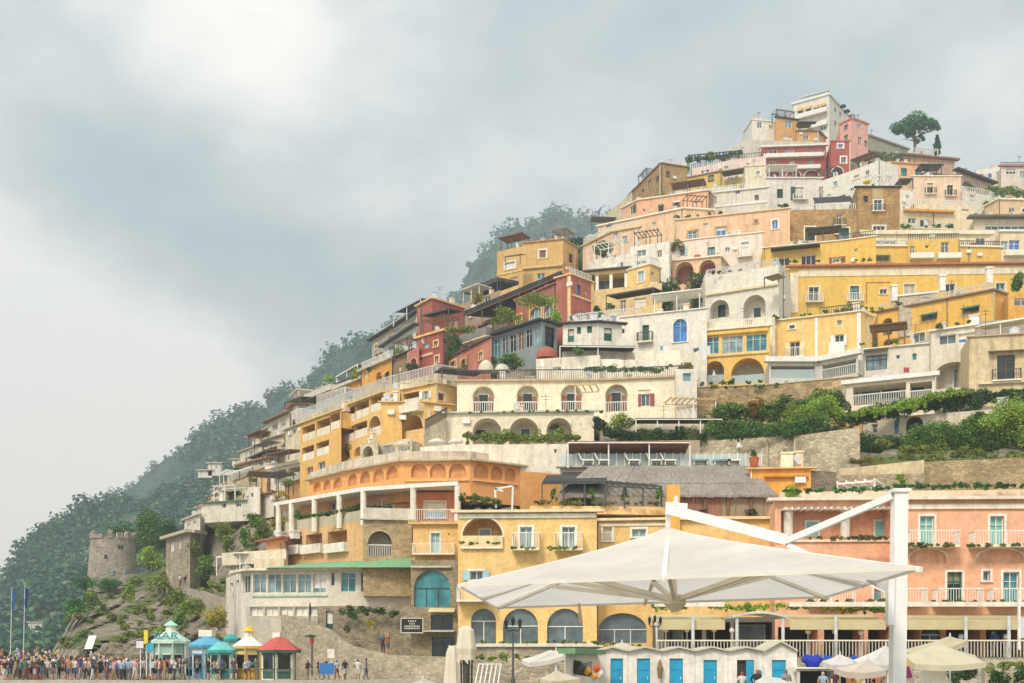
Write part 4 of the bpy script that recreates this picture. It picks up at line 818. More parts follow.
# ================================================================ western flank of the hill
bld('tan_house', 'big tan block house with blind brown window against the far peak', 'E0B468', [(497, 252), (523, 246)], 296, a=1, Y=192, cat='house', feats=[W(505, 262, 10, 7, 'white', sur='cream'), W(510, 277, 8, 12, 'E8C080', fr='cream', mull=False), X('band', 497, 272, 26, 1.5, col='E8C47C')])
tn = LAST[0]
bld('tan_house', None, 'DCB068', [(523, 243), (563, 239), (578, 248)], 300, a=1, Y=188, root=tn, th=12, feats=[W(539, 250, 7, 8, '7A4430' and 'redb', sur='cream', mull=False), W(569, 254, 4, 9, 'dark', fr='wood'), W(537, 273, 8, 6, 'teal'), X('band', 523, 266, 55, 2, col='E8C480', pr=.4)], cor=('C89858', 1.2, .25))
canopy('terrace_roof', 'little brown peaked shade on the tan house terrace', [(505, 256), (520, 254)], 8, '7A5A4A', 3, Y=184, rise=1)
tree('tree', 'round dark tree between the tan house and the white scalloped parasols', 562, 234, 24, 22, 6, 'd', Y=205, dens=1.3)
tree('tree', 'round green tree before the peach terrace with white parasols', 588, 239, 30, 20, 4, 'g', Y=178, dens=1.3)
bld('house', 'white terrace house with square holes in its parapet, beside the green tree', 'E0D9CE', [(588, 261), (630, 253)], 276, feats=[W(606, 256, 2, 2, mull=False), W(614, 255, 2, 2, mull=False), W(620, 262, 3, 5, 'blue')], wear=.7)
bld('portico', 'yellow portico with three white columns and shaded arch', 'EBCB88', [(585, 272), (628, 268)], 296, cat='portico', Y=160, th=6, feats=[Lg(588, 274, 39, 16, inn='7A6A5C', deep=2.5, sub=[(598, 281, 12, 9, 'grey')])], cor=('4A4A46', 1.4, .6))
po = LAST
for x in (597, 611, 626): add = MB(); u = po[1][0].u(x); po[1][0].bx(add, u - .22, u + .22, ZC + (HZ - 291) / F * 160, ZC + (HZ - 273) / F * 160, -.02, .4); add.build('column', M('white'), po[0])
bld('yellow_house', 'small yellow house with pale shutter and a roof terrace of white rails', 'F0C878', [(628, 270), (650, 264), (660, 268)], 306, a=1, Y=157, feats=[W(638, 271, 6, 11, 'lblue', sur='cream'), W(651, 272, 3, 3, 'blue', mull=False)], top='white', cor=('cream', 1, .2))
canopy('terrace_awning', 'charcoal terrace awning over the yellow terrace next to the red house', [(606, 295), (653, 287)], 16, 'mesh', 4, Y=147, rise=.6)
bld('terrace_wall', 'yellow terrace parapet wall under the charcoal awning', 'EBC680', [(594, 318), (662, 303)], 328, Y=141, cat='terrace wall', th=8)
bld('yellow_wall', 'yellow back wall of the terrace under the charcoal awning', 'E8C88C', [(596, 290), (662, 283)], 318, Y=154, cat='terrace wall', th=4, feats=[W(620, 300, 6, 12, 'sky'), W(634, 298, 12, 12, 'dark')])
hedge('potted_plants', 'dark potted shrubs on the yellow terrace beside the red gable', [(596, 310), (610, 306)], 8, 'd', Y=142, cat='potted plants')
# red house
rd = bld('red_house', 'red gabled house with cream trim and blue wall ornaments', 'B4604E', [(556, 278), (571, 274), (594, 283)], 330, a=1, Y=141, cat='house', cor=('F0C890', 1.4, .25),
    feats=[X('pil', 568, 276, 4, 45, col='F0CC90'), X('band', 572, 298, 22, 1.6, col='F0CC98'), X('pil', 591, 282, 2.5, 40, col='F0CC90'), W(577, 285, 4, 10, 'blue', fr='redb', mull=False), W(585, 290, 3, 5, 'cream' and 'F0C8A0', fr='cream', mull=False)])
bld('red_house', None, 'A8604E', [(516, 300), (556, 283)], 335, a=1, Y=143, root=rd, th=8, cor=('B86A58', 1.2, .3), feats=[W(530, 308, 11, 12, 'sky', arch=True, sur='F0D080'), W(544, 305, 9, 12, 'sky', arch=True, sur='F0D080'), W(515.5, 315, 6, 9, 'green', arch=True, sur='F0C050')])
canopy('long_awning', 'longest black diagonal awning descending from the red gabled house', [(464, 311), (560, 271)], 22, '26282A', 6, Y=143, rise=.8, post='wood', np_=6, th=.7)
bld('terrace_house', 'pinkish terrace house under the longest black diagonal awning', 'B87A68', [(466, 328), (556, 294)], 345, Y=150, cat='house', wear=.8, feats=[Lg(474, 325, 14, 10, inn='8A7A70', deep=2, rail='D8C8B0'), Lg(493, 318, 14, 10, inn='8A7A70', deep=2, rail='D8C8B0'), Lg(510, 311, 12, 9, inn='7A6A60', deep=2)])
canopy('black_awning', 'upper black awning against the far peak, above the yellow green shrub', [(462, 290), (497, 277)], 14, '2C2C2C', 5, Y=182, rise=.5, np_=3, th=.6)
bld('terrace_house', 'shaded terrace house below the upper black awning', 'A89078', [(455, 306), (500, 290)], 320, Y=176, cat='house', feats=[W(484, 296, 6, 6, 'grey'), W(470, 302, 6, 6, 'white')], wear=.8)
bush('shrub', 'yellow green flowering shrub below the upper black awning', 468, 290, 16, 14, 'y', Y=170, dens=1.2)
bush('climbing_plant', 'bright green wisteria hanging on the red house front', 519, 292, 42, 18, 'l', Y=138, cat='climber', dens=1.2)
bush('climbing_plant', 'green creeper on the corner between glass veranda and red gable', 548, 305, 14, 24, 'l', Y=136, cat='climber')
gv = bld('glass_veranda', 'blue glazed veranda with dark sloping roof below the red house', '8A9698', [(491, 336), (542, 320), (557, 325)], 360, a=1, Y=134, cat='veranda', cor=('2E3436', 2, .7), wear=.2,
    feats=[W(493, 339, 7, 18, 'sky', fr='steel'), W(501, 336, 7, 18, 'sky', fr='steel'), W(509, 334, 7, 18, 'dark', fr='steel'), W(517, 331, 7, 19, 'sky', fr='steel'), W(525, 328, 7, 19, 'dark', fr='steel'), W(533, 325, 8, 20, 'sky', fr='steel'), W(545, 327, 10, 20, 'dark', fr='iron')])
bld('pink_house', 'rose pink house with yellow framed arched windows below the black awnings', 'C87868', [(449, 358), (491, 337)], 376, Y=130, feats=[W(450, 361, 6, 9, 'dark', arch=True, sur='F0D070'), W(461, 359, 5, 9, 'dark', arch=True, sur='F0D070'), W(479, 352, 4, 8, 'dark', sur='F0D070')], cor=('6A4A44', 1, .3))
bush('dome_shrub', 'green bushes in front of the rose pink house', 494, 352, 36, 20, 'g', Y=122, cat='shrub', dens=1.2)
m = MB(); 
def dome(name, label, x, y, w, h, col, Y):
    m = MB(); px = Y / F; c = ray(x + w / 2, y + h, Y); n = 14; pr = None
    for i in range(7):
        a = i / 6 * math.pi / 2; rr = w / 2 * px * math.cos(a); z = c.z + h * px * math.sin(a); ring = [Vector((c.x + rr * math.cos(2*math.pi*j/n), c.y + rr * math.sin(2*math.pi*j/n), z)) for j in range(n)]
        if pr:
            for j in range(n): m.face([pr[j], pr[(j+1) % n], ring[(j+1) % n], ring[j]])
        pr = ring
    m.face([Vector((v.x, v.y, c.z)) for v in [Vector((c.x + w/2*px*math.cos(2*math.pi*j/n), c.y + w/2*px*math.sin(2*math.pi*j/n), c.z)) for j in range(n)]][::-1])
    return tag(m.build(name, plaster(col, .5), smooth=False), label, 'dome')
dome('dome', 'red plastered dome vault beside the glass veranda', 536, 347, 22, 12, 'B45A4C', 127)
dome('dome', 'pale stone dome vault on the roof left of the green bushes', 478, 360, 16, 12, 'D8D0BC', 118)
dome('dome', 'low pale dome vault next to the wooden roof parasol', 494, 364, 16, 8, 'C8C4B0', 118)
bld('white_block', 'blank white roof block with cream coping beside the red dome', 'E2DACA', [(536, 359), (600, 355)], 376, Y=116, cat='roof block', feats=[W(553, 367, 8, 3, 'grey')])
# rose / ochre cluster on the west ridge
canopy('grey_awning', 'grey sailcloth awning on the far west ridge roof', [(393, 312), (420, 298)], 14, '6A6A66', 4, Y=172, rise=.6, post='steel')
bld('house', 'deep rose house with ochre roof edge topped by a little finial', 'AE5C4C', [(417, 306), (432, 298), (464, 308)], 340, a=1, Y=160, feats=[W(446, 318, 6, 5, 'sky'), W(454, 320, 5, 8, 'F0C878')], cor=('EDC080', 1.6, .3))
canopy('black_awning', 'small black awning on the front of the deep rose house', [(421, 315), (448, 308)], 14, '2A2A2C', 3, Y=154, rise=.3)
bld('white_veranda', 'white framed glass veranda stepping down the west ridge', 'D8D8D2', [(384, 346), (416, 325)], 362, Y=158, cat='veranda', feats=[W(388, 345, 6, 9, 'sky'), W(396, 340, 6, 9, 'sky'), W(405, 335, 7, 10, 'sky')], cor=('5A5A58', 1.8, .8))
bld('house', 'grey terrace house on the outermost west ridge with dark roof edge', 'B8AA98', [(372, 340), (418, 312)], 356, Y=175, feats=[W(393, 325, 8, 6, 'grey'), W(408, 316, 7, 6, 'grey')], cor=('4A4A48', 1.3, .8))
canopy('black_awning', 'narrow black awning above the carved red house', [(411, 339), (428, 335)], 12, '2A2A2C', 2.5, Y=147)
bld('carved_house', 'narrow red house with stacked cream framed round windows', 'A65242', [(417, 338), (444, 330)], 377, Y=138, cat='house', wear=.6, feats=[W(424, 343, 5, 5, 'lblue'), W(434, 341, 4, 6, 'dark', arch=True, sur='F0C890'), W(435, 356, 4, 7, 'dark', arch=True, sur='F0C890'), W(433, 366, 4, 6, 'dark', arch=True, sur='F0C890'), X('band', 419, 354, 14, 2.5, col='E8B8A0')], cor=('EDBC70', 2, .3))
bld('archway_house', 'rose house end with tall grey archway and cream quoins', 'C07060', [(408, 352), (419, 346)], 382, Y=140, cat='house', feats=[A(410, 358, 7, 22, inn='8A8A84', deep=1.5, trim='E8C8A0')])
bush('climbing_plant', 'dark vine curtain hanging right of the carved red house', 443, 330, 20, 30, 'd', Y=133, cat='climber', dens=1)
bush('climbing_plant', 'yellow green vine mound over the terrace beside the carved house', 446, 324, 32, 12, 'm', Y=136, cat='climber', dens=1.2)
bld('house', 'grey balcony house with iron rail above the rose pink house', 'A89484', [(463, 334), (492, 324)], 352, Y=140, feats=[W(468, 328, 8, 5, 'dark'), X('bal', 462, 333, 30, 8, solid='8A8880', out=1), W(481, 326, 6, 5, 'F0C050')], wear=.8)
bush('shrub', 'mixed creeper and potted shrubs on the sloping roof of the terrace house', 490, 306, 34, 22, 'm', Y=139, cat='shrub', dens=.8)
canopy('black_awning', 'black roof shade on the terrace of the long yellow hotel top', [(442, 367), (484, 371)], 9, '303234', 3, Y=117, rise=.2)
# ochre small houses
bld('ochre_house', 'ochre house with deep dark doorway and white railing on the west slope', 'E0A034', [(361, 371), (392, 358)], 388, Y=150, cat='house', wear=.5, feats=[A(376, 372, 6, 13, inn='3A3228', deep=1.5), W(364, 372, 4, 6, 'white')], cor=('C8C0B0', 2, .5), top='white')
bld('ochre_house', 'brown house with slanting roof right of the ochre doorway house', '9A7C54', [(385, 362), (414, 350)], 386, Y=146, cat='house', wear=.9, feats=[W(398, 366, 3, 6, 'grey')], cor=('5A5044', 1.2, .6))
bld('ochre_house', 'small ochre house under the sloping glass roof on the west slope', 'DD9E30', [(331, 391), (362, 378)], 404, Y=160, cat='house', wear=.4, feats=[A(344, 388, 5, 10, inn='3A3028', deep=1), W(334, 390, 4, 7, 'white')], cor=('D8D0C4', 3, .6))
canopy('glass_roof', 'sloping white glazed roof on the west slope', [(336, 376), (357, 364)], 6, 'C8D4D4', 3.5, Y=164, rise=1.5, post='white')
for i, (x, y, w, h, k, l) in enumerate([(352, 366, 14, 10, 'l', 'bright green shrub on the ochre doorway house roof'), (322, 374, 14, 9, 'l', 'green shrub near the foot of the glazed roof'), (349, 372, 10, 10, 'y', 'yellow shrub against the small ochre house'),
        (346, 391, 8, 10, 'g', 'potted green shrub beside the dark ochre doorway'), (386, 346, 22, 12, 'm', 'olive shrub under the white glass veranda'), (374, 352, 14, 12, 'o', 'brown tinted shrub on the outer west ridge'), (404, 362, 16, 12, 'd', 'dark climber at the brown slanting house')]):
    bush('shrub', l, x, y, w, h, k, Y=D(x, y + h) - 3, dens=1.1)
bld('house', 'cream curved balcony house on the far west slope', 'E2D4BC', [(310, 396), (338, 384)], 410, Y=166, wear=.7, feats=[X('bal', 311, 391, 26, 4, solid='D8D0C0', out=1.2), W(316, 386, 5, 4, 'F0B040')])
bld('stone_terrace', 'grey stone terrace block with flower pots on the west slope', 'B8B0A0', [(316, 403), (345, 394), (362, 397)], 424, a=1, Y=150, cat='terrace', wear=1, top='white')
bld('house', 'brown roofed white house at the far west edge of the slope', 'E0D8CC', [(283, 416), (296, 404), (318, 404)], 424, a=1, Y=176, feats=[W(299, 408, 5, 6, 'sky')], cor=('9A6A4C', 1.8, .9))
# --- long yellow hotel in receding blocks
yh = bld('yellow_hotel', 'long yellow hotel with rows of loggias and white balcony fronts', 'EFC070', [(383, 394), (400, 387)], 446, a=1, Y=121, wear=.3, feats=[W(386, 395, 8, 8, 'sky', sh='white')], th=8)
def block(col, pts, yb, feats, a=1, Y=None, th=7, cor=('E8C890', 1.2, .3), **k):
    feats = [((f[0], f[1] - 1, f[2] - 1.5, f[3] + 2, f[4] + 2.5) + f[5:]) if f[0] == 'l' else f for f in feats]
    return bld('yellow_hotel', None, col, pts, yb, feats, a=a, Y=Y, th=th, root=yh, cor=cor, wear=.3, **k)
block('EDBA64', [(300, 424), (341, 409)], 500, [Lg(303, 427, 11, 12, inn='C89048', deep=2, rail='F0E2C8'), Lg(317, 421, 12, 13, inn='B88A58', deep=2, rail='F0E2C8'), Lg(331, 415, 8, 13, inn='9A7048', deep=2, rail='F0E2C8'),
      Lg(303, 448, 10, 11, inn='C8A068', deep=1.5, rail='EFE6D4', sub=[(305, 450, 3, 5, 'blue')]), Lg(317, 443, 11, 11, inn='D8B078', deep=1.5, rail='EFE6D4', sub=[(320, 444, 4, 6, 'sky')]), W(306, 467, 7, 8, 'redb'), W(318, 462, 7, 8, 'grey')], Y=132)
block('EFC070', [(340, 408), (383, 392)], 470, [Lg(342, 409, 12, 13, inn='A87A44', deep=2.2, rail='F0E4D0'), Lg(356, 403, 12, 13, inn='B08248', deep=2.2, rail='F0E4D0'), Lg(371, 397, 11, 13, inn='E0B878', deep=1.5, rail='F0E4D0'),
      Lg(342, 429, 11, 12, inn='C8924C', deep=2.2, rail='F0E4D0'), Lg(355, 424, 11, 12, inn='8A7040', deep=2.2, rail='F0E4D0'), A(369, 416, 12, 19, inn='D8A45C', deep=2, trim='F4DCA8', rail='F0E4D0'), A(342, 450, 8, 9, inn='C89850', deep=1), A(354, 447, 8, 9, inn='C89850', deep=1)], Y=127)
block('EDBC68', [(381, 402), (402, 402)], 438, [], Y=119, a=0)
block('F0C478', [(402, 390), (436, 383), (457, 388)], 434, [W(438, 393, 7, 8, 'redb', sur='F4E0B8', mull=False), Lg(404, 394, 14, 12, inn='D8A868', deep=1.6, rail='F0E4D0', sub=[(408, 397, 6, 8, 'sky')]), A(403, 415, 20, 15, inn='C89450', deep=1.8, seg=.9, trim='F6ECD8'), W(423, 391, 6, 8, 'sky', sh='white'), X('bal', 403, 406, 21, 6, solid='F0E4D0', out=1)], a=1, Y=117)
block('EBBC6C', [(424, 402), (452, 405)], 440, [X('pil', 428, 410, 2, 20, col='F4E0C0')], a=0, Y=114.5, th=4)
bld('roof_parapet', 'long grey balustrade and roof terrace on top of the yellow hotel', 'C8BCA4', [(300, 418), (385, 386), (437, 373), (458, 376)], 392, a=2, Y=124, cat='roof terrace', th=4, wear=.9, top='steel', ext=1)
bld('stone_arch_house', 'grey stone arched entrance at the foot of the yellow hotel', 'C0B090', [(360, 444), (378, 441)], 460, Y=113, cat='gatehouse', th=4, feats=[A(363, 446, 10, 12, inn='8A5A3C', deep=.8, trim='E8DCC4')], mat=stone('C4B698', 3))
bld('veranda', 'small veranda with white railing beside the striped round parasol', 'D8C8AC', [(378, 445), (412, 437)], 462, Y=111.5, cat='veranda', th=3, feats=[Lg(383, 445, 12, 8, inn='8A7058', deep=1.5, rail='white'), Lg(398, 443, 12, 8, inn='8A7860', deep=1.5, rail='white')])
small_parasol('parasol', 'wide striped cream parasol on the terrace above the orange wall', 402, 441, 19, 9, 'F0E4CC', Y=108)
small_parasol('parasol', 'white parasol by the terrace wall, first of the pair under the villa', 437, 438, 17, 9, 'F6F2EA', Y=102.5)
small_parasol('parasol', 'white parasol by the terrace wall, closer to the villa arcade', 456, 438, 15, 9, 'F6F2EA', Y=102)
bld('stair_wall', 'stone stair flank rising behind the pair of white parasols', 'B0A084', [(424, 430), (446, 418)], 446, Y=106, cat='stair wall', th=3, mat=stone('B0A086', 2), top='iron')
# --- orange arcaded wall with its terrace parapet
ow = bld('orange_wall', 'curving orange wall with a frieze of small blind arches', 'E8A45C', [(309, 480), (345, 471), (401, 461), (470, 460), (520, 466), (562, 472)], 502, a=2, Y=101, cat='wall', th=8, wear=.2, ext=0,
    feats=[A(x, y, w, h, inn='DE9A58', deep=.35, seg=.85) for x, y, w, h in [(313, 482, 8, 10), (323, 479.5, 8, 10), (333, 477, 9, 11), (348, 473.5, 9, 12), (360, 471, 10, 12), (373, 468.5, 11, 13), (386, 466, 12, 13), (411, 463.5, 16, 14), (430, 463.5, 16, 14), (449, 463.5, 17, 14), (474, 463.5, 15, 15), (491, 466, 12, 14), (505, 468, 11, 14)]] +
    [X('band', 405, 480, 64, 1.2, col='F4B870', pr=.2), X('band', 472, 482, 45, 1.2, col='F4B870', pr=.2), X('band', 350, 489, 48, 1.2, col='F4B870', pr=.2)], cor=('C8B898', 1.8, .5))
bld('terrace_parapet', 'long pale parapet with flower boxes on top of the orange wall', 'D8CEBC', [(309, 473), (345, 461), (400, 451), (470, 451), (520, 458), (565, 463), (605, 463)], 478, a=3, Y=102.5, cat='parapet', th=4, wear=1, ext=0)
bld('orange_wall', 'plain orange end wall between the arched frieze and the grey roof', 'E6A45C', [(520, 471), (562, 474)], 500, a=0, Y=94, cat='wall', th=5, wear=.2)
# --- upper loggia terrace (white roof on round posts)
lt = bld('loggia_terrace', 'cream terrace building with white columned loggia above planter balconies', 'E2B47C', [(284, 532), (359, 521), (413, 519)], 562, a=1, Y=101, cat='terrace building', th=8, wear=.5,
    feats=[Lg(286, 537, 16, 16, inn='E4C090', deep=2.5), Lg(306, 534, 16, 18, inn='E4B880', deep=2.5), Lg(328, 531, 19, 20, inn='E8BC84', deep=2.5), X('bal', 287, 548, 16, 5, solid='EDE6DA', out=.6), X('bal', 305, 547, 20, 5, solid='EDE6DA', out=.6), X('bal', 328, 545, 21, 6, solid='EDE6DA', out=.6)], top='C4BAA0')
bld('loggia_terrace', None, 'B09A78', [(363, 519), (412, 520)], 562, a=0, Y=97.5, root=lt, th=8, mat=stone('B09A74', 2.2), feats=[A(368, 531, 24, 25, inn='D8CFC0', deep=2, rail='white', trim='C0B498')], cor=('D0C4AC', 1.4, .3), top='D8D0C0')
bld('loggia_terrace', None, 'E0A06C', [(300, 505), (362, 495), (412, 492)], 522, a=1, Y=103.4, root=lt, th=4, wear=.4, feats=[W(330, 502, 8, 8, 'grey'), W(383, 500, 10, 9, 'sky', sur='white')])
# roof slab + posts
m = MB(); Yr = 100; P = [ray(274, 509, 110), ray(362, 491, Yr), ray(413, 487.5, 98), ray(458, 487, 96.5)]; zt = P[1].z
P = [Vector((p.x, p.y, zt)) for p in P]; bk = Vector((-.6, 5, 0))
for A_, B_ in zip(P, P[1:]): m.hexa([A_, B_, B_ + bk, A_ + bk] + [q + Vector((0, 0, .35)) for q in (A_, B_, B_ + bk, A_ + bk)])
m.build('roof_slab', M('white'), lt)
for x, y, yb_ in ((278, 509, 533), (291, 506, 529), (314, 501, 526), (339, 495, 522), (363, 490, 519), (413.5, 490, 515), (457.5, 489, 515)):
    t = (x - 274) / (362 - 274) if x < 362 else 1; i = 0 if x < 362 else (1 if x < 414 else 2)
    A_, B_ = P[i], P[i + 1]; k = (x - CX) / F; dd = B_ - A_; s_ = (k * A_.y - A_.x) / (dd.x - k * dd.y); q = A_ + dd * max(0, min(1, s_)); q.y += .3
    m = MB(); zb = ZC + (HZ - yb_) / F * q.y; m.tube([(q.x, q.y, zb - .6), (q.x, q.y, zt)], .28, 12); m.build('column', plaster('EDE6D8', .3), lt)
hedge('potted_plants', 'leafy pots behind the loggia balustrade', [(300, 517), (330, 513), (352, 509), (376, 508), (400, 510)], 6, 'g', Y=102.5, cat='potted plants', jit=.2)
bld('yellow_balcony_house', 'yellow house with pale door between stone arch and yellow hotel', 'F0C070', [(413, 523), (459, 523)], 566, a=0, Y=95.5, cat='house', th=8, wear=.3,
    feats=[W(431, 533, 9, 20, 'lblue', sur='F4EAD8'), W(448, 533, 2, 2, mull=False), X('bal', 405, 545, 50, 9, rail='white', out=1.2)], cor=('EDC478', 3, .4))
r2 = bld('yellow_balcony_house', None, 'D08050', [(413, 492), (459, 492)], 524, a=0, Y=99.6, root=LAST[0], th=4, feats=[W(425, 502, 20, 16, 'lblue', sur='EAD8D0')])
add_balcony(Facet((LAST[1][0].P.x, 95.3), (LAST[1][0].Q.x, 95.3), 413, 459, 0, 1), LAST[0], 0, 4.0, ZC + (HZ - 521) / F * 95.3, .2, 'white')
small_frame = empty('white_pergola', ray(506, 512, 93), 'small white cube pergola frame on the orange wall terrace', 'pergola')
for a_, b_ in (((495, 489), (513, 486)), ((495, 489), (496, 508)), ((513, 486), (512, 510)), ((495, 489), (503, 491))):
    m = MB(); m.bar(ray(*a_, 92), ray(*b_, 92), .16); m.build('beam', M('white'), small_frame)
hedge('potted_plants', 'lemon trees and pots on the terrace in front of the orange wall', [(466, 498), (480, 500), (495, 503)], 9, 'g', Y=92, cat='potted plants')
# --- conservatory restaurant
cs = bld('conservatory', 'white glazed seafront restaurant with green roof on the rock', 'E2DACE', [(241, 572), (252, 570), (328, 569), (411, 570)], 606, a=2, Y=98, cat='restaurant', th=9, wear=.25,
    feats=[W(243, 575, 8, 18, 'sky')] + [W(253 + i * 15, 574, 13, 19, 'sky', fr='white') for i in range(5)] + [W(331, 572, 4, 14, 'grey'), W(341, 572, 15, 20, 'teal', fr='white'), W(361, 573, 19, 19, 'grey', fr='white'), W(385, 574, 20, 18, 'dark', fr='white'), X('band', 242, 595, 169, 1.5, col='B8D8C8', pr=.15)], cor=('EADFC8', 2.5, .8))
m = MB(); z0 = ZC + (HZ - 568.5) / F * 98
P = [ray(268, 568, 98 * 87 / 87), ray(412, 568, 97)]; 
m.hexa([Vector((P[0].x, 97.2, z0)), Vector((P[1].x, 96.5, z0)), Vector((P[1].x + .6, 103, z0)), Vector((P[0].x - 1, 103, z0)), Vector((P[0].x + 3, 99, z0 + .5)), Vector((P[1].x, 98, z0 + .95)), Vector((P[1].x + .6, 103, z0 + 1.25)), Vector((P[0].x + 2, 103, z0 + .9))]); m.build('green_roof', paint('76A478', .8), cs)
bld('lower_gallery', 'pale ribbed glass gallery under the conservatory floor', 'C8BFB0', [(246, 606), (326, 606)], 620, a=0, Y=97.4, cat='gallery', th=5, feats=[W(250 + i * 15, 607, 13, 9, 'C8C0B4' and 'white', fr='cream') for i in range(5)])
bld('stone_wall', 'rough stone sea wall with a dark doorway under the conservatory', '9A8A72', [(318, 606), (420, 606)], 668, a=0, Y=96.5, cat='sea wall', th=8, mat=stone('9A8C74', 1.6), feats=[W(326, 611, 7, 22, 'dgreen', fr='iron', mull=False)])
hedge('climbing_plant', 'dark creeper hanging below the conservatory windows', [(348, 611), (370, 610), (395, 613)], 12, 'd', Y=95.5, cat='creeper')
bush('shrub', 'purple and green weed clump on the sea wall path', 342, 622, 12, 12, 'r', Y=95)
bush('shrub', 'dry yellow weeds on the sea wall under the creeper', 362, 618, 14, 12, 'y', Y=95, dens=.5)
bld('stone_arch_block', 'stone block with a tall arch glazed in deep teal', 'A08C6C', [(411, 560), (459, 560)], 664, a=0, Y=92, cat='archway building', th=10, mat=stone('A08E70', 2),
    feats=[A(414, 570, 36, 37, g='1A6A78' and 'teal', seg=.7, gf='iron'), W(431, 615, 22, 15, 'blue' and 'dark', fr='iron'), W(432, 637, 22, 20, 'dark', fr='iron'), X('hood', 429, 608, 26, 7, out=.9, col='EAD9A8', drop=.3), X('band', 411, 566, 40, 1.8, col='D8D0C0', pr=.3), X('hood', 424, 630, 31, 3, out=1.3, col='D8D4CC', drop=.1)])
sg = empty('sign_board', ray(413, 633, 90.6), 'black framed notice board with white lettering on the stone wall', 'sign')
m = MB(); c = ray(412, 625.5, 90.8); m.box(c, (1.75, .08, 1.15)); m.build('board', M('black'), sg)
m = MB()
for dx, dz, sx, sz in ((0, .6, 1.85, .06), (0, -.6, 1.85, .06), (-.9, 0, .06, 1.2), (.9, 0, .06, 1.2)): m.box((c.x + dx, c.y - .03, c.z + dz), (sx, .1, sz))
m.build('frame', M('white'), sg); m = MB()
for k, (w_, z_) in enumerate(((.7, .36), (.5, .14), (1.3, -.06), (1.3, -.24))):
    n = int(w_ / .13)
    for i in range(n): m.box((c.x - w_ / 2 + (i + .5) * w_ / n, c.y - .05, c.z + z_), (.07, .02, .11))
m.build('lettering', M('white'), sg)
# --- far west terraces 180..300
for a_ in [('white terrace house with pale awning on the outermost west spur', 'EAE2D4', [(252, 437), (272, 427)], 452, 190, ('B8A890', 1.5, .8), [W(257, 434, 5, 7, 'grey'), W(264, 432, 4, 6, 'white')]),
           ('white balcony house with ivy mound, west spur', 'DED2BE', [(268, 422), (290, 412)], 440, 172, ('8A7460', 1.8, .9), [W(272, 424, 6, 6, 'grey'), W(281, 420, 5, 6, 'dark')]),
           ('narrow cream house with columns at the west end of the yellow hotel', 'E0D2B4', [(266, 440), (300, 430)], 470, 158, ('A89070', 1.2, .5), [Lg(268, 447, 9, 10, inn='8A7A60', rail='white'), Lg(281, 444, 9, 10, inn='8A7A60', rail='white'), W(290, 453, 4, 6, 'blue')]),
           ('white columned terrace house below the narrow cream house', 'E4DAC8', [(271, 468), (304, 461)], 492, 146, ('EDE6D8', 3, .6), [Lg(274, 470, 12, 13, inn='6A5A48', rail='white'), Lg(289, 467, 12, 13, inn='8A6A50', rail='white')]),
           ('house with flat brown eaves and orange door on the west spur', 'D8C8AC', [(243, 465), (270, 458)], 482, 160, ('9A7A5C', 1.6, 1), [W(250, 464, 5, 6, 'terra' and 'F0A050'), W(259, 462, 4, 7, 'grey')]),
           ('cream walled garden house above the rock face', 'D8C4A0', [(224, 484), (258, 472)], 496, 160, ('C8B490', 1, .2), []),
           ('small pale house at the very west tip of the village', 'EAE0D0', [(212, 490), (226, 483)], 500, 164, ('D8C8B0', 1, .3), [W(218, 488, 4, 6, 'white')]),
           ('white shaped gable wall with one tiny window', 'EDE6DA', [(244, 497), (249, 487), (260, 487)], 508, 140, None, [W(251, 493, 2.5, 4, 'dark', mull=False)]),
           ('white stepped terrace with brown roof behind the gable wall', 'E2D8C8', [(256, 497), (274, 492)], 510, 139, ('9A6448', 1.5, .5), []),
           ('low pale terrace building with green edge above the cliff', 'DED6C6', [(205, 503), (256, 500)], 514, 142, ('4E8060', 1.2, .4), [W(222, 503, 4, 5, 'C05A40' and 'redb'), W(236, 503, 5, 4, 'grey')]),
           ('orange flat house with sloping slab roof under the shrubs', 'E8A860', [(285, 484), (303, 479)], 494, 142, ('C8B8A0', 1, .5), [])]:
    l, c_, p_, yb_, Y_, co, fe = a_
    bld('house', l, c_, p_, yb_, fe, Y=Y_, cor=co, wear=.7, a=1, ext=.8)
for x, y, w, h, k, l in [(282, 426, 20, 22, 'm', 'big ivy mound with red blossom beside the yellow hotel'), (281, 478, 18, 10, 'l', 'yellow green shrubs on the terrace below the yellow hotel'), (225, 488, 20, 10, 'g', 'dark garden shrub above the low pale terrace'), (204, 494, 10, 14, 'y', 'yellow shrub at the western tip'),
        (275, 491, 14, 8, 'y', 'small yellow flowered shrub beside the columned loggia'), (284, 470, 14, 8, 'm', 'olive shrub between the columned terraces'), (266, 446, 8, 10, 'g', 'green climber on the outermost west house'), (268, 510, 18, 26, 'y', 'yellow green bush where the cliff meets the loggia'), (254, 512, 18, 30, 'm', 'long hanging creeper on the cliff face'),
        (236, 522, 14, 30, 'g', 'green creeper streak on the west cliff'), (220, 530, 16, 24, 'm', 'bush cluster low on the west cliff'), (272, 530, 14, 16, 'o', 'rust coloured bush left of the loggia')]:
    bush('shrub', l, x, y, w, h, k, Y=D(x + w/2, y + h) - 2.5, dens=1.1)
bld('reed_terrace', 'cream reed roofed terrace on thin posts left of the loggia balconies', 'E0D6C0', [(222, 553), (286, 549)], 562, Y=106, cat='terrace', th=5, ext=0, wear=.6)
canopy('thin_post_shelter', 'slender posts holding the reed roofed terrace', [(216, 556), (282, 553)], 18, 'D8D0BC', 5, Y=108, cat='shelter', post='white', np_=6)
bld('orange_kiosk_house', 'small orange walled house with red brown roof by the planter balconies', 'EDAA68', [(266, 541), (284, 538)], 566, Y=107, cat='house', th=5, cor=('A86048', 1.6, .8), feats=[W(280, 543, 3, 12, 'grey')])
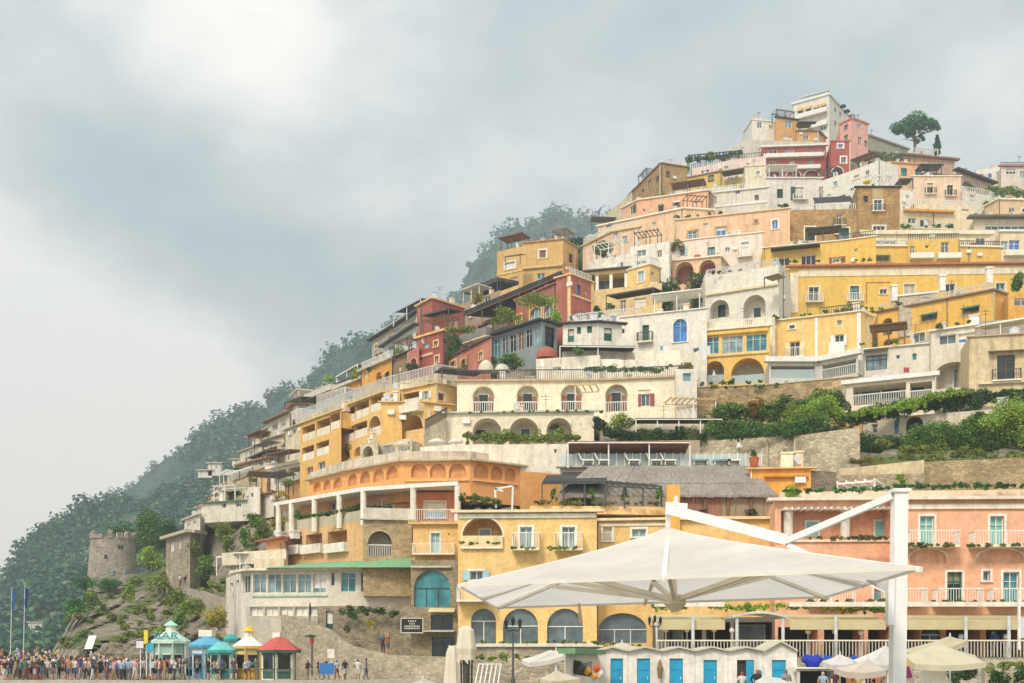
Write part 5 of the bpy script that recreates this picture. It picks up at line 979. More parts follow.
bld('ramp_wall', 'low cream plank wall of the terrace above the conservatory', 'D8C8A8', [(254, 560), (284, 558)], 572, Y=103, cat='wall', th=4)
bld('passage_house', 'pale entrance buildings stacked at the west end of the conservatory', 'E4DACC', [(226, 578), (243, 572)], 606, Y=104, cat='house', th=7, feats=[W(230, 583, 3, 16, 'dark'), W(236, 580, 3, 8, 'redb')], wear=.8)
# cliff house & tower
ch = bld('cliff_house', 'white hut with terrace roof on the stone bastion left of the cliff', 'DED6CA', [(184, 520), (200, 514)], 536, Y=150, cat='house', feats=[W(187, 523, 3, 8, 'white'), W(193, 521, 3, 8, 'white')], cor=('C86848' and 'D8C8B8', 1.2, .4), a=1)
bld('bastion', 'old stone bastion with one tall pale window under the white hut', 'A0937E', [(166, 538), (190, 531), (200, 533)], 585, a=1, Y=148, cat='bastion', mat=stone('A2957E', 1.3), cor=('C8BCA8', 3, .7), feats=[W(170, 541, 4, 11, 'white', mull=False), W(178, 540, 3, 9, 'white', mull=False)])
tw = empty('round_tower', ray(113, 578, 196), 'round medieval stone watchtower with jagged top at the end of the headland', 'tower')
m = MB(); n = 28; c0 = ray(113, 580, 200); px = 200 / F; prs = None
rows = [(596, 24.5), (575, 24), (560, 22.8), (545, 21.5), (539, 21)]
for y_, r_ in rows:
    ring = [Vector((c0.x + r_*px*math.cos(2*math.pi*j/n), c0.y + r_*px*math.sin(2*math.pi*j/n), ZC + (HZ-y_)/F*200)) for j in range(n)]
    if prs:
        for j in range(n): m.face([prs[j], prs[(j+1)%n], ring[(j+1)%n], ring[j]])
    prs = ring
m.face(prs); m.build('wall', stone('9C9082', 1.1), tw); m = MB()
for j in range(0, n):
    h_ = random.choice([0, .5, .9, 1.2]); a_ = 2*math.pi*j/n
    if h_: m.box((c0.x + 20.2*px*math.cos(a_), c0.y + 20.2*px*math.sin(a_), ZC + (HZ-539)/F*200 + h_/2 - .1), (.9, .7, h_ + .2), a_ + math.pi/2)
m.build('battlement', stone('9C9082', 1.1), tw)
for x, y, w, h in ((119, 545, 2, 4), (122, 545, 2, 4), (106, 555, 3, 4), (102, 569, 3, 7), (112, 570, 3, 5), (124, 571, 2, 4)):
    k = (x - 113) / 23; yy = c0.y - 23 * px * math.sqrt(max(0, 1 - k * k)) - .05; m = MB(); p = ray(x, y + h / 2, yy); m.box(p, (w*px, .3, h*px)); m.build('window', M('dark' if y < 560 else 'sky'), tw)
for x in (118, 126): m = MB(); m.box(ray(x, 537, 199), (.5, .5, 1.5)); tag(m.build('roof_vent', M('white')), 'short white vent pipe on the round tower top, %s' % ('by the pines' if x == 126 else 'in the middle'), 'vent')
for x, y, w, h, th_, k, l, Y_ in [(108, 522, 30, 18, 2, 'p', 'flat crowned pine right behind the watchtower top', 212), (131, 508, 36, 46, 6, 'g', 'big round green pine behind the watchtower', 208), (152, 520, 24, 30, 8, 'd', 'darker pine beside the stone bastion', 205),
        (140, 542, 24, 30, 6, 'l', 'lighter green pine between watchtower and bastion', 175), (72, 574, 26, 16, 6, 'p', 'umbrella pine leaning out from the tower rock', 178), (92, 578, 32, 14, 5, 'p', 'low pine directly under the watchtower', 170), (62, 612, 18, 12, 4, 'l', 'bright bush pine lowest on the headland rock', 150)]:
    tree('pine', l, x - w * .12, y - h * .1, w * 1.24, h * 1.25, th_, k, Y=Y_, dens=1.1)
for x, y, w, h, k, l in [(124, 583, 12, 26, 'l', 'bright green creeper hanging down the headland cliff'), (144, 576, 26, 18, 'm', 'yellow tinted shrubs on the headland edge'), (164, 588, 20, 24, 'm', 'mustard shrubs spilling on the headland'), (205, 606, 22, 26, 'y', 'yellow green shrub fan above the kiosks'),
        (172, 606, 16, 26, 'g', 'green shrubs under the ramp wall'), (178, 600, 20, 20, 'l', 'bright shrub on the cliff below the bastion'), (84, 592, 20, 24, 'g', 'dark pine thicket below the tower rock'), (148, 608, 10, 18, 'm', 'thin weeds on the bare cliff'), (186, 540, 18, 20, 'm', 'scrub above the bastion road'), (200, 552, 14, 18, 'g', 'scrub under the low pale terrace')]:
    bush('shrub', l, x - 3, y - 2, w * 1.3, h * 1.15, k, Y=D(x + w/2, y + h) - 4, dens=.9)
# --- more terraces, shades and planting on the far west spur
for l, p_, hp, c_, Y_ in [('small brown reed shade on the outermost west spur terrace', [(246, 458), (266, 449)], 9, '8A6A50', 158), ('white slatted shade above the cream walled garden house', [(226, 474), (252, 466)], 8, 'white', 158), ('grey shade roof beside the big ivy mound', [(284, 402), (300, 396)], 9, '8A8478', 168),
        ('brown timber shade over the white columned terrace', [(262, 455), (288, 449)], 9, '7A5C48', 144), ('thin dark shade above the brown roofed white house', [(300, 402), (318, 394)], 8, '4A4640', 165), ('pale canvas shade at the very west tip', [(206, 496), (224, 490)], 8, 'E4DCCC', 156), ('cream awning on the terrace under the curved balcony house', [(318, 398), (344, 388)], 7, 'D8CCB4', 152)]:
    canopy('sunshade', l, p_, hp, c_, 3, Y=Y_, rise=.3, np_=3, cat='sunshade', slats=c_ == 'white')
for l, c_, p_, yb_, Y_ in [('pale balcony house tucked under the outermost spur house', 'DCCFB8', [(240, 452), (262, 444)], 466, 176), ('small ochre house beside the white columned terrace', 'E0B070', [(258, 470), (274, 464)], 488, 152), ('white garden wall steps at the western tip', 'E2DACA', [(196, 508), (216, 500)], 516, 152),
        ('cream house between the spur and the yellow hotel', 'E0D0B0', [(286, 430), (303, 423)], 452, 150), ('little rose house over the yellow hotel terrace', 'D8A088', [(318, 392), (334, 386)], 402, 170)]:
    bld('house', l, c_, p_, yb_, [W((p_[0][0] + p_[1][0]) / 2 - 2, p_[0][1] - 1, 3.5, 5, 'dark')], Y=Y_, a=1, ext=1, cor=('C8B8A0', 1, .4), wear=.9)
for x, y, w, h, k, l in [(230, 466, 16, 8, 'm', 'olive planting on the cream garden house'), (246, 476, 14, 8, 'g', 'green planting behind the gable wall'), (262, 488, 16, 10, 'g', 'vine heap over the stepped white terrace'), (300, 390, 12, 8, 'l', 'light shrub at the thin dark shade'), (260, 438, 10, 8, 'm', 'shrub on the outermost spur roof'),
        (212, 518, 26, 22, 'm', 'creeper carpet on the cliff under the western tip'), (240, 512, 24, 20, 'g', 'creeper carpet under the pale terrace building'), (268, 560, 12, 12, 'y', 'yellow shrub at the reed terrace posts'), (232, 560, 12, 10, 'o', 'orange flowers beside the reed terrace'), (330, 470, 14, 6, 'm', 'planting at the west end of the orange wall parapet'), (196, 556, 22, 26, 'g', 'dark cliff shrub above the ramp'), (206, 580, 18, 14, 'm', 'mixed shrub at the bend of the ramp')]:
    bush('shrub', l, x, y, w, h, k, Y=D(x + w / 2, y + h) - 3.5, dens=1)
for x, y, w, h, k, l in [(60, 596, 30, 20, 'p', 'pine crown hanging over the west edge of the headland rock'), (70, 628, 22, 16, 'g', 'green scrub low on the west edge of the headland'), (152, 628, 16, 18, 'l', 'light green weeds just above the kiosks'), (190, 600, 18, 18, 'm', 'olive scrub beside the footpath bend')]:
    bush('shrub', l, x, y, w, h, k, Y=D(x + w / 2, y + h) - 3.5, dens=1)
# ================================================================ seafront hotels, pool terrace, restaurant
# reed roofed terrace above the orange wall, pool deck
bld('pool_deck', 'grey retaining wall carrying the glass railed pool terrace', 'A89C8C', [(560, 467), (762, 467)], 500, a=1, Y=84, cat='pool terrace', th=7, wear=.6, cor=('C8C2B4', 1.5, .3), top='clear')
pd = LAST[0]; pf = LAST[1][0]
m = MB()
for i in range(26): u = pf.L * i / 25; pf.bx(m, u - .035, u + .035, LAST[2], LAST[2] + 1.1, .05, .12)
m.build('railing_post', M('white'), pd)
canopy('reed_roof', 'reddish reed roof on white posts over the pool terrace bar', [(568, 441), (690, 441)], 24, '9A6A50', 5, Y=83, rise=-1.0, post='white', np_=4, cat='reed canopy')
bld('bar_back_wall', 'dim beige back wall of the pool terrace bar', 'A89880', [(575, 442), (700, 440)], 468, Y=90, cat='wall', th=3, feats=[W(600, 450, 26, 10, 'grey'), W(640, 450, 14, 10, 'grey')])
for i, x in enumerate((588, 604, 634, 656, 670)):
    c = ray(x, 463, 83.6); r = empty('sun_lounger', (c.x, c.y, LAST[2] and ZC + (HZ - 466) / F * 84), 'white lounge chair under the reed roof, %s from the west end' % ('first', 'second', 'third', 'fourth', 'fifth')[i], 'lounge chair', 'white lounge chairs behind the glass railing')
    b = r.location.z; m = MB(); m.box((c.x, c.y, b + .35), (.9, .6, .12)); m.build('seat', M('white'), r); m = MB(); m.bar((c.x - .4, c.y + .2, b + .4), (c.x - .65, c.y + .3, b + .95), .5, .08); m.build('backrest', M('white'), r)
    for dx in (-.38, .38): m = MB(); m.box((c.x + dx, c.y, b + .14), (.07, .5, .3)); m.build('leg', M('white'), r)
for i, (x, w) in enumerate(((692, 16), (713, 17), (727, 13))):
    c = ray(x + w / 2, 463, 83.8); b = ZC + (HZ - 466) / F * 84; r = empty('sun_lounger', (c.x, c.y, b), 'flat %s sun lounger in the open air beside the stone wall' % ('blue white', 'pale blue', 'white')[i], 'sun lounger', 'flat sun loungers on the pool terrace')
    m = MB(); m.box((c.x, c.y, b + .38), (w / F * 84, .7, .12)); m.build('mattress', M('sky' if i < 2 else 'white'), r)
    for dx in (-.5, .5): m = MB(); m.box((c.x + dx * w / F * 70, c.y, b + .16), (.08, .6, .32)); m.build('leg', M('steel'), r)
for x, l in ((646, 'terracotta pot with clipped ball plant'),) and ((754, 'small terracotta pot with green plant by the glass railing corner'), (783, 'bigger terracotta pot with green plant on the orange roof')):
    Y_ = 83; c = ray(x, 466, Y_); r = empty('plant_pot', c, l, 'plant pot'); m = MB(); m.tube([c, c + Vector((0, 0, .65))], [.28, .4], 10); m.build('pot', M('terra'), r)
    m = MB(); leaves(m, c + Vector((0, 0, .95)), (.4, .4, .4), .15); m.build('plant', leafy(*GR['g']), r)
# thatched hut
hut = empty('thatched_hut', ray(690, 515, 76), 'big grey thatched roof bar hut with reddish bamboo screens', 'hut')
Yh = 76; m = MB()
def th(px, py, Y): return ray(px, py, Y)
L = [(560, 474), (748, 470)]; 
ra, rb = th(590, 467.5, 80), th(748, 467.5, 80); ra.z = rb.z = max(ra.z, rb.z)
ea, eb = th(556, 494, 76.5), th(778, 494, 76.5); zb = th(700, 495, 76.5).z; ea.z = eb.z = zb
nn = 60
for k_, (t0, t1, dz) in enumerate(((0, .62, .12), (.52, 1.0, 0))):
    for i in range(nn):
        s0, s1 = i / nn, (i + 1) / nn
        a0 = ra.lerp(rb, s0); a1 = ra.lerp(rb, s1); b0 = ea.lerp(eb, s0); b1 = ea.lerp(eb, s1); jz = Vector((0, -random.uniform(0, .05), dz + random.uniform(-.02, .02)))
        p = [a0.lerp(b0, t0) + jz, a1.lerp(b1, t0) + jz, a1.lerp(b1, t1) + jz + Vector((0, 0, random.uniform(-.05, .03))), a0.lerp(b0, t1) + jz + Vector((0, 0, random.uniform(-.05, .03)))]
        m.hexa([p[3] - Vector((0, 0, .15)), p[2] - Vector((0, 0, .15)), p[1] - Vector((0, 0, .15)), p[0] - Vector((0, 0, .15)), p[3], p[2], p[1], p[0]])
m.face([rb, rb + Vector((0, 4, -1.6)), eb + Vector((.2, 6, 0)), eb])
def thatch():
    mt, nt, b = newmat('thatch'); n = tex(nt, 'ShaderNodeTexNoise', 3, geo(nt, (6, 1, .4)), Detail=6, Roughness=.8); n2 = tex(nt, 'ShaderNodeTexNoise', .6, geo(nt), Detail=3)
    col = mixc(nt, ramp(nt, n.outputs[0], (.35, 0), (.7, 1)), lin('7A7066'), lin('C4B8AA')); col = mixc(nt, 1.0, col, ramp(nt, n2.outputs[0], (.3, .8), (.7, 1.1)), 'MULTIPLY')
    nt.links.new(col, b.inputs['Base Color']); b.inputs['Roughness'].default_value = 1; bp = nt.nodes.new('ShaderNodeBump'); bp.inputs['Distance'].default_value = .1; nt.links.new(n.outputs[0], bp.inputs['Height']); nt.links.new(bp.outputs[0], b.inputs['Normal']); return mt
m.build('thatched_roof', thatch(), hut)
def reed(h1, h2, key):
    mt, nt, b = newmat(key); n = tex(nt, 'ShaderNodeTexNoise', 2, geo(nt, (5, 1, .25)), Detail=5, Roughness=.7); col = mixc(nt, ramp(nt, n.outputs[0], (.3, 0), (.7, 1)), lin(h1), lin(h2)); nt.links.new(col, b.inputs['Base Color']); b.inputs['Roughness'].default_value = .9; return mt
m = MB(); z0, z1 = ZC + (HZ - 516) / F * 77, zb + .1
for i in range(7):
    a_, b_ = th(680 + i * 14, 500, 77).x, th(680 + (i + 1) * 14 - .6, 500, 77).x; q = MB(); q.box(((a_ + b_) / 2, 77, (z0 + z1) / 2), (b_ - a_, .12, z1 - z0)); q.build('bamboo_screen', reed('7A4A3E', 'A8806A', 'reed%d' % i) if i < 3 else reed('8A7460', 'A8947C', 'reed%d' % i), hut)
for i in range(5): q = MB(); x_ = th(682 + i * 23, 500, 76.8).x; q.box((x_, 76.8, (z0 + z1) / 2), (.16, .16, z1 - z0)); q.build('post', M('wood'), hut)
bld('plinth_wall', 'yellow plinth wall beneath the bamboo screened hut', 'E8C48C', [(672, 516), (773, 516)], 534, Y=75.5, cat='plinth wall', th=6, a=0)
bld('chimney_stack', 'square yellow chimney stack with round cap in front of the thatched roof', 'F0B048', [(667, 485), (680, 485)], 512, Y=74, cat='chimney', th=1.2, a=0, wear=.2)
bld('orange_house', 'flat roofed orange house behind the pink hotel terrace', 'EFA93C', [(750, 469), (811, 468)], 500, Y=78, cat='house', th=6, wear=.3, cor=('F0C070', 1.5, .3), feats=[X('band', 764, 476, 44, 1.6, col='C88020', pr=.3)])
bld('rock_face', 'dark stone and pipes corner between orange house and stone wall', '7A6A58', [(808, 470), (836, 472)], 500, Y=79, cat='stone corner', mat=stone('8A7A66', 1.8), th=4)
# --- yellow seafront hotel
yf = bld('seafront_hotel', 'large yellow seafront hotel with balconied doors over tall glazed arches', 'F0CA80', [(458, 512), (597, 511)], 662, a=1, Y=73, wear=.3, th=9,
    feats=[A(462, 517, 41, 29, inn='F0C078', deep=1.8, seg=.8, trim='F6EBD6', sub=[(480, 530, 10, 16, 'sky')]), X('bal', 461, 543, 42, 3.5, solid='F0D8A8', out=.25), W(520, 527, 12, 22, 'sky', fr='white', sur='F6F2EA', bal=1), W(562, 527, 13, 22, 'sky', fr='white', sur='F6F2EA', bal=1),
           W(470, 571, 13, 9, 'grey', sur='white', sh='lblue'), W(520, 580, 12, 18, 'sky', sur='F6F2EA'), W(562, 580, 12, 18, 'sky', sur='F6F2EA'),
           X('bal', 456, 596, 36, 4, rail='white', out=1.2), A(471, 608.5, 25, 35, g='grey', seg=.9), A(503, 608.5, 35, 35, g='grey', seg=.9), A(547, 608.5, 36, 35, g='grey', seg=.9), X('band', 459, 514, 137, 4, col='F8F0E0', pr=.14), X('band', 459, 643.5, 137, 2.5, col='EDE6DA', pr=.4)], cor=('F2DCB0', 2.5, .45))
A2 = bld('seafront_hotel', None, 'EEC478', [(598, 520), (668, 519), (776, 518)], 662, a=1, Y=74.5, root=yf, wear=.35, th=8,
    feats=[W(603, 527, 9, 14, 'sky', sur='F6F2EA', mull=True), W(632, 529, 14, 8, 'sky', sur='F6F2EA'), A(596.5 + 2, 613, 48, 30, g='grey', seg=.55), W(612, 572, 10, 16, 'sky', sur='F6F2EA'), X('band', 599, 523, 68, 3, col='F4E6CC', pr=.1)], cor=('F2DCB0', 2.5, .35))
yfr = LAST
bld('roof_parapet', 'yellow parapet with potted geraniums on the seafront hotel roof', 'F0CC90', [(530, 506), (600, 506), (668, 507)], 514, a=1, Y=75.2, cat='parapet', th=1.5, ext=0, wear=.3)
hedge('potted_plants', 'long row of red geranium pots along the yellow hotel parapet', [(537, 503), (570, 502), (600, 503), (640, 504), (664, 503)], 4, 'r', Y=75, cat='potted plants', n=26, jit=.3)
canopy('pergola', 'black metal pergola with netting and climbing plants on the yellow hotel roof', [(542, 482), (606, 481)], 22, '2E2C2A', 5, Y=76, rise=1.3, np_=4, cat='pergola')
canopy('pergola', 'open iron pergola bars continuing towards the thatched hut', [(606, 484), (662, 487)], 20, 'iron', 5, Y=76, rise=1.2, slats=True, np_=4, cat='pergola')
canopy('shade_awning', 'small black shade strip above the big roof pergola', [(562, 472), (595, 472)], 6, '2E2C2A', 1.5, Y=82, np_=3, cat='shade')
for x, l in ((550, 'by the orange wall'), (588, 'in the middle bay'), (620, 'beside the open iron bars'), (655, 'next to the yellow chimney')):
    bush('climbing_plant', 'green climber on a pergola post ' + l, x, 486, 8, 18, 'g', Y=75.6, cat='climber', group='climbers on the roof pergola', dens=.8)
for x, y, w, l in ((506, 548, 28, 'under the first glazed balcony door'), (549, 548, 28, 'under the second glazed balcony door'), (462, 543, 40, 'along the big yellow loggia'), (457, 594, 34, 'above the first glazed arch')):
    hedge('flower_box', 'flower box of mixed plants ' + l + ' of the yellow hotel', [(x, y), (x + w, y)], 4, 'm', Y=71.6 if y < 590 else 71.4, cat='flower box', group='flower boxes on the yellow hotel balconies', n=8, jit=.2)
# --- pink hotel
PK = 'F2B28C'
pk = bld('pink_hotel', 'big pink seafront hotel with white framed windows and curved balconies', PK, [(893, 499), (1075, 498)], 662, a=0, Y=68, wear=.25, th=10,
    feats=[W(920, 516, 14, 29, 'drape', sur='F6EEE4', door=1), W(990, 516, 14, 29, 'drape', sur='F6EEE4'), W(1048, 516, 14, 29, 'drape', sur='F6EEE4'), X('bal', 904, 533, 50, 13, rail='white', out=1.1), X('bal', 968, 533, 62, 13, rail='white', out=1.1),
           W(947, 572, 15, 31, 'dark', fr='green', sur='F6EEE4'), W(983, 571, 7, 10, 'sky', sur='F6EEE4', mull=False), W(1003, 572, 16, 31, 'teal', fr='white', sur='F6EEE4'), X('bal', 931, 590, 46, 13, rail='white', out=1.1), X('bal', 986, 590, 54, 13, rail='white', out=1.1), X('bal', 868, 590, 54, 13, rail='white', out=1.1),
           X('band', 893, 504, 180, 5, col='F2E4D4', pr=.15), X('band', 893, 498, 180, 1.5, col='D8A070', pr=.35),
           A(910, 549, 36, 14, inn=PK, deep=.14, trim='F4E8DA', seg=.6), A(977, 549, 46, 14, inn=PK, deep=.14, trim='F4E8DA', seg=.6),
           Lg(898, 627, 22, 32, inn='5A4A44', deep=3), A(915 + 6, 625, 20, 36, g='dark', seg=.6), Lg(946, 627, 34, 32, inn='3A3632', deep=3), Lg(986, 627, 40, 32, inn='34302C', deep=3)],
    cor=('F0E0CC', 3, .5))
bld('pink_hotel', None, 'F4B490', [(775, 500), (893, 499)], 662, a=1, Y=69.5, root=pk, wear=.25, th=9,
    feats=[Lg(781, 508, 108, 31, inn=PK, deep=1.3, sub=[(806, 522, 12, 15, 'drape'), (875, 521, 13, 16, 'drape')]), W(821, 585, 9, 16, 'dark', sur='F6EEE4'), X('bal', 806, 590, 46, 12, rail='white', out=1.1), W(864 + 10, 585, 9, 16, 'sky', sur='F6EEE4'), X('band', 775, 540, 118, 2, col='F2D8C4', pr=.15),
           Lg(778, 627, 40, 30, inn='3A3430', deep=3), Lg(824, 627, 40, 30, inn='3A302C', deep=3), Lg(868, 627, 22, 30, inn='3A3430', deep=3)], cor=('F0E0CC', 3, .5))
pf2 = LAST[1][0]
for x in (789, 846): 
    m = MB(); u = pf2.u(x); p = pf2.pt(u, 0, .2); m.tube([(p.x, p.y, ZC + (HZ - 539) / F * p.y), (p.x, p.y, ZC + (HZ - 509) / F * p.y)], .3, 12); m.tube([(p.x, p.y, ZC + (HZ - 511) / F * p.y), (p.x, p.y, ZC + (HZ - 508.5) / F * p.y)], .42, 12); m.build('column', M('E4DBCE'), pk)
m = MB()
for i in range(17): u = pf2.u(783 + i * 6.5); a_ = pf2.pt(u, ZC + (HZ - 508.2) / F * 69, -.9); m.bar(a_, a_ + Vector((0, 1.6, .05)), .12, .16)
m.build('pergola_rafter', M('F0E6DA'), pk)
bld('roof_parapet', 'cream roof parapet with tile line on the pink hotel', 'F0DCC4', [(780, 492), (1075, 489)], 500, a=1, Y=69.8, cat='parapet', th=1.5, ext=0, wear=.3)
hedge('flower_border', 'long border of white and green potted plants on the pink hotel parapet, east part', [(896, 487), (960, 486), (1040, 486)], 5, 'p', Y=69.5, cat='flower border', n=44, jit=.3)
hedge('flower_border', 'shorter border of potted plants on the parapet above the pink loggia', [(786, 491), (830, 490), (888, 489)], 5, 'p', Y=69.5, cat='flower border', n=28, jit=.3)
canopy('white_pergola', 'small white timber pergola on the pink hotel roof', [(837, 482), (874, 479)], 11, 'white', 3, Y=71, slats=True, post='white', cat='pergola')
bush('shrub', 'bright yellow green bush between orange house and pink hotel', 783, 484, 22, 16, 'l', Y=70.5)
k_ = 0
for x, y, w, l in ((905, 545, 48, 'below the first tall teal draped window'), (969, 545, 58, 'below the second tall teal draped window'), (932, 602, 44, 'under the open dark balcony door'), (987, 602, 50, 'under the east balcony with the figure'), (870, 602, 34, 'behind the white mast'), (808, 602, 42, 'above the tip of the big parasol'), (784, 538, 60, 'in the loggia, first bay'), (850, 538, 38, 'in the loggia, second bay')):
    hedge('flower_box', 'red and green flower box on the pink hotel ' + l, [(x, y), (x + w, y)], 4.5, 'r', Y=66.6 if x > 890 else 68.2, cat='flower box', group='flower boxes on the pink hotel', n=12, jit=.2)
for x, y, w, k, l in ((748, 606, 56, 'l', 'beside the cabin roofs'), (712, 607, 38, 'l', 'above the first restaurant bay'), (655, 606, 30, 'l', 'next to the parasol hub'), (822, 608, 40, 'y', 'above the middle restaurant bay'), (868, 608, 16, 'l', 'by the mast')):
    hedge('awning_plants', 'yellow green trailing plants on the restaurant cornice ' + l, [(x, y), (x + w, y + 1)], 7, k, Y=65.5, cat='trailing plants', n=9, jit=.3)
# restaurant ground floor: awnings, posts, railing, interior
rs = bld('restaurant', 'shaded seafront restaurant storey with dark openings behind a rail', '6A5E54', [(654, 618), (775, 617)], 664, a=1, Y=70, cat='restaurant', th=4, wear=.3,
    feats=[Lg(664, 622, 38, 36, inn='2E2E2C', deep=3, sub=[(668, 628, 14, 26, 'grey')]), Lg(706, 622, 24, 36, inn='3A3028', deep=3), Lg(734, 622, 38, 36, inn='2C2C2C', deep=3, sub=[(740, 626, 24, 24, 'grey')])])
for i, (x0, x1, l) in enumerate([(655, 725, 'first beige awning band of the restaurant, beside the street lamp'), (790, 886, 'middle beige awning band of the restaurant, behind the beach parasols'), (900, 1040, 'east beige awning band under the pink balconies')]):
    r = empty('awning', ray((x0 + x1) / 2, 620, 65.5), l, 'awning', 'beige awnings along the restaurant'); m = MB(); a_, b_ = ray(x0, 622, 64.5), ray(x1, 622, 64.5); c_, d_ = Vector((b_.x, 67.7, b_.z + .5)), Vector((a_.x, 67.7, a_.z + .5)); up = Vector((0, 0, .06))
    m.hexa([a_, b_, c_, d_, a_ + up, b_ + up, c_ + up, d_ + up]); m.build('fabric', canvas('D8C898', .2), r)
    m = MB(); m.hexa([a_ - Vector((0, 0, .45)), b_ - Vector((0, 0, .45)), b_ + Vector((0, .04, -.45)), a_ + Vector((0, .04, -.45)), a_ - Vector((0, .02, 0)), b_ - Vector((0, .02, 0)), b_ + Vector((0, .02, 0)), a_ + Vector((0, .02, 0))]); m.build('valance', canvas('E0D0A0', .2), r)
    m = MB(); m.bar(a_ + Vector((0, .2, 1.05)), b_ + Vector((0, .2, 1.05)), .22, .28); m.build('casing', M('EDE6D8'), r)
ar = empty('arched_canopy', ray(758, 650, 65), 'curved white metal canopy over the restaurant entrance', 'canopy'); m = MB(); n = 12
for i in range(n):
    t0, t1 = i / n, (i + 1) / n; f_ = lambda t: ray(733 + 54 * t, 615.5 - 4.5 * math.sin(math.pi * t), 64)
    a_, b_ = f_(t0), f_(t1); m.hexa([a_ - Vector((0, 0, .14)), b_ - Vector((0, 0, .14)), b_ + Vector((0, 3, -.14)), a_ + Vector((0, 3, -.14)), a_, b_, b_ + Vector((0, 3, 0)), a_ + Vector((0, 3, 0))])
m.build('roof', M('D8D8CC'), ar)
for i, x in enumerate((656, 693, 737, 783, 836, 1010 - 44 , 1009)):
    p = ray(x, 655, 64.2); m = MB(); m.tube([(p.x, p.y, .2), (p.x, p.y, ZC + (HZ - 616) / F * 64.2)], .1, 8); m.tube([(p.x, p.y, .2), (p.x, p.y, .5)], .16, 8); tag(m.build('terrace_post', M('steel')), 'white awning post %s along the restaurant rail' % ('nearest the street lamp', 'second from the street lamp', 'third from the street lamp, at the curved canopy', 'fourth, at the far end of the curved canopy', 'fifth, behind the blue boats', 'next to last toward the east', 'last toward the east')[i], 'post', 'white posts of the restaurant terrace')
tr = empty('terrace_railing', ray(800, 657, 63.5), 'long white vertical bar railing along the restaurant terrace', 'railing'); m = MB(); a0, a1 = ray(655, 655, 63.6).x, ray(1060, 655, 63.6).x; n = int((a1 - a0) / .19); z0, z1 = ZC + (HZ - 657) / F * 63.6, ZC + (HZ - 640.5) / F * 63.6
for i in range(n): x_ = a0 + (a1 - a0) * i / n; m.box((x_, 63.6, (z0 + z1) / 2), (.05, .05, z1 - z0))
m.build('bars', M('C8C4BC'), tr); m = MB(); m.bar((a0, 63.6, z1), (a1, 63.6, z1), .1, .08); m.build('handrail', M('cream'), tr)
bld('terrace_base', 'pale masonry base of the restaurant terrace behind the cabins', 'D8CFC0', [(596, 645), (1075, 656)], 690, Y=64, cat='terrace base', th=12, ext=1, a=1, wear=.6) if 0 else None
m = MB(); m.box(((a0 + a1) / 2, 68.6, .55), (a1 - a0, 9.8, 2.0)); tag(m.build('restaurant_terrace', stone('B8AC98', 2)), 'raised masonry terrace carrying the restaurant railing', 'terrace')
bld('promenade_wall', 'rough stone promenade wall with plants below the glazed arches', 'A89880', [(452, 646), (600, 646)], 700, Y=66.5, cat='promenade wall', th=6, mat=stone('A89A84', 1.8), a=1, ext=0, cor=('E4DED2', 1.5, .2))
hedge('flower_border', 'low flowering border in front of the stone promenade wall', [(480, 655), (520, 656), (560, 657), (590, 660)], 8, 'm', Y=64, cat='flower border', n=10, jit=.5, dens=.7)
hedge('window_plants', 'row of small plants on the sill of the glazed arches', [(474, 642), (520, 642), (583, 642), (640, 645)], 3, 'm', Y=70.2, cat='window plants', n=30, jit=.3)
# globe lamps on the restaurant terrace
for i, (x, y) in enumerate([(666, 632), (687, 632), (714, 632), (732, 633), (808, 634), (835, 634), (861, 635), (961, 639), (1006, 639)]):
    p = ray(x, y, 65.4); r = empty('table_lamp', (p.x, p.y, 1.6), 'white round globe lamp %s in the row from the street lamp' % ('first', 'second', 'third', 'fourth', 'fifth', 'sixth', 'seventh', 'eighth', 'ninth')[i], 'globe lamp', 'globe lamps on the restaurant terrace')
    m = MB(); m.tube([(p.x, p.y, 1.5), p], .03, 6); m.build('pole', M('white'), r)
    m = MB(); pr = None
    pts = [(p.x, p.y, p.z + .17 * math.cos(a_ / 6 * math.pi) * -1 + .15) for a_ in range(7)]; m.tube(pts, [max(.01, .17 * math.sin(a_ / 6 * math.pi)) for a_ in range(7)], 10); m.build('globe', paint('F4F2EC', .4), r, smooth=True)
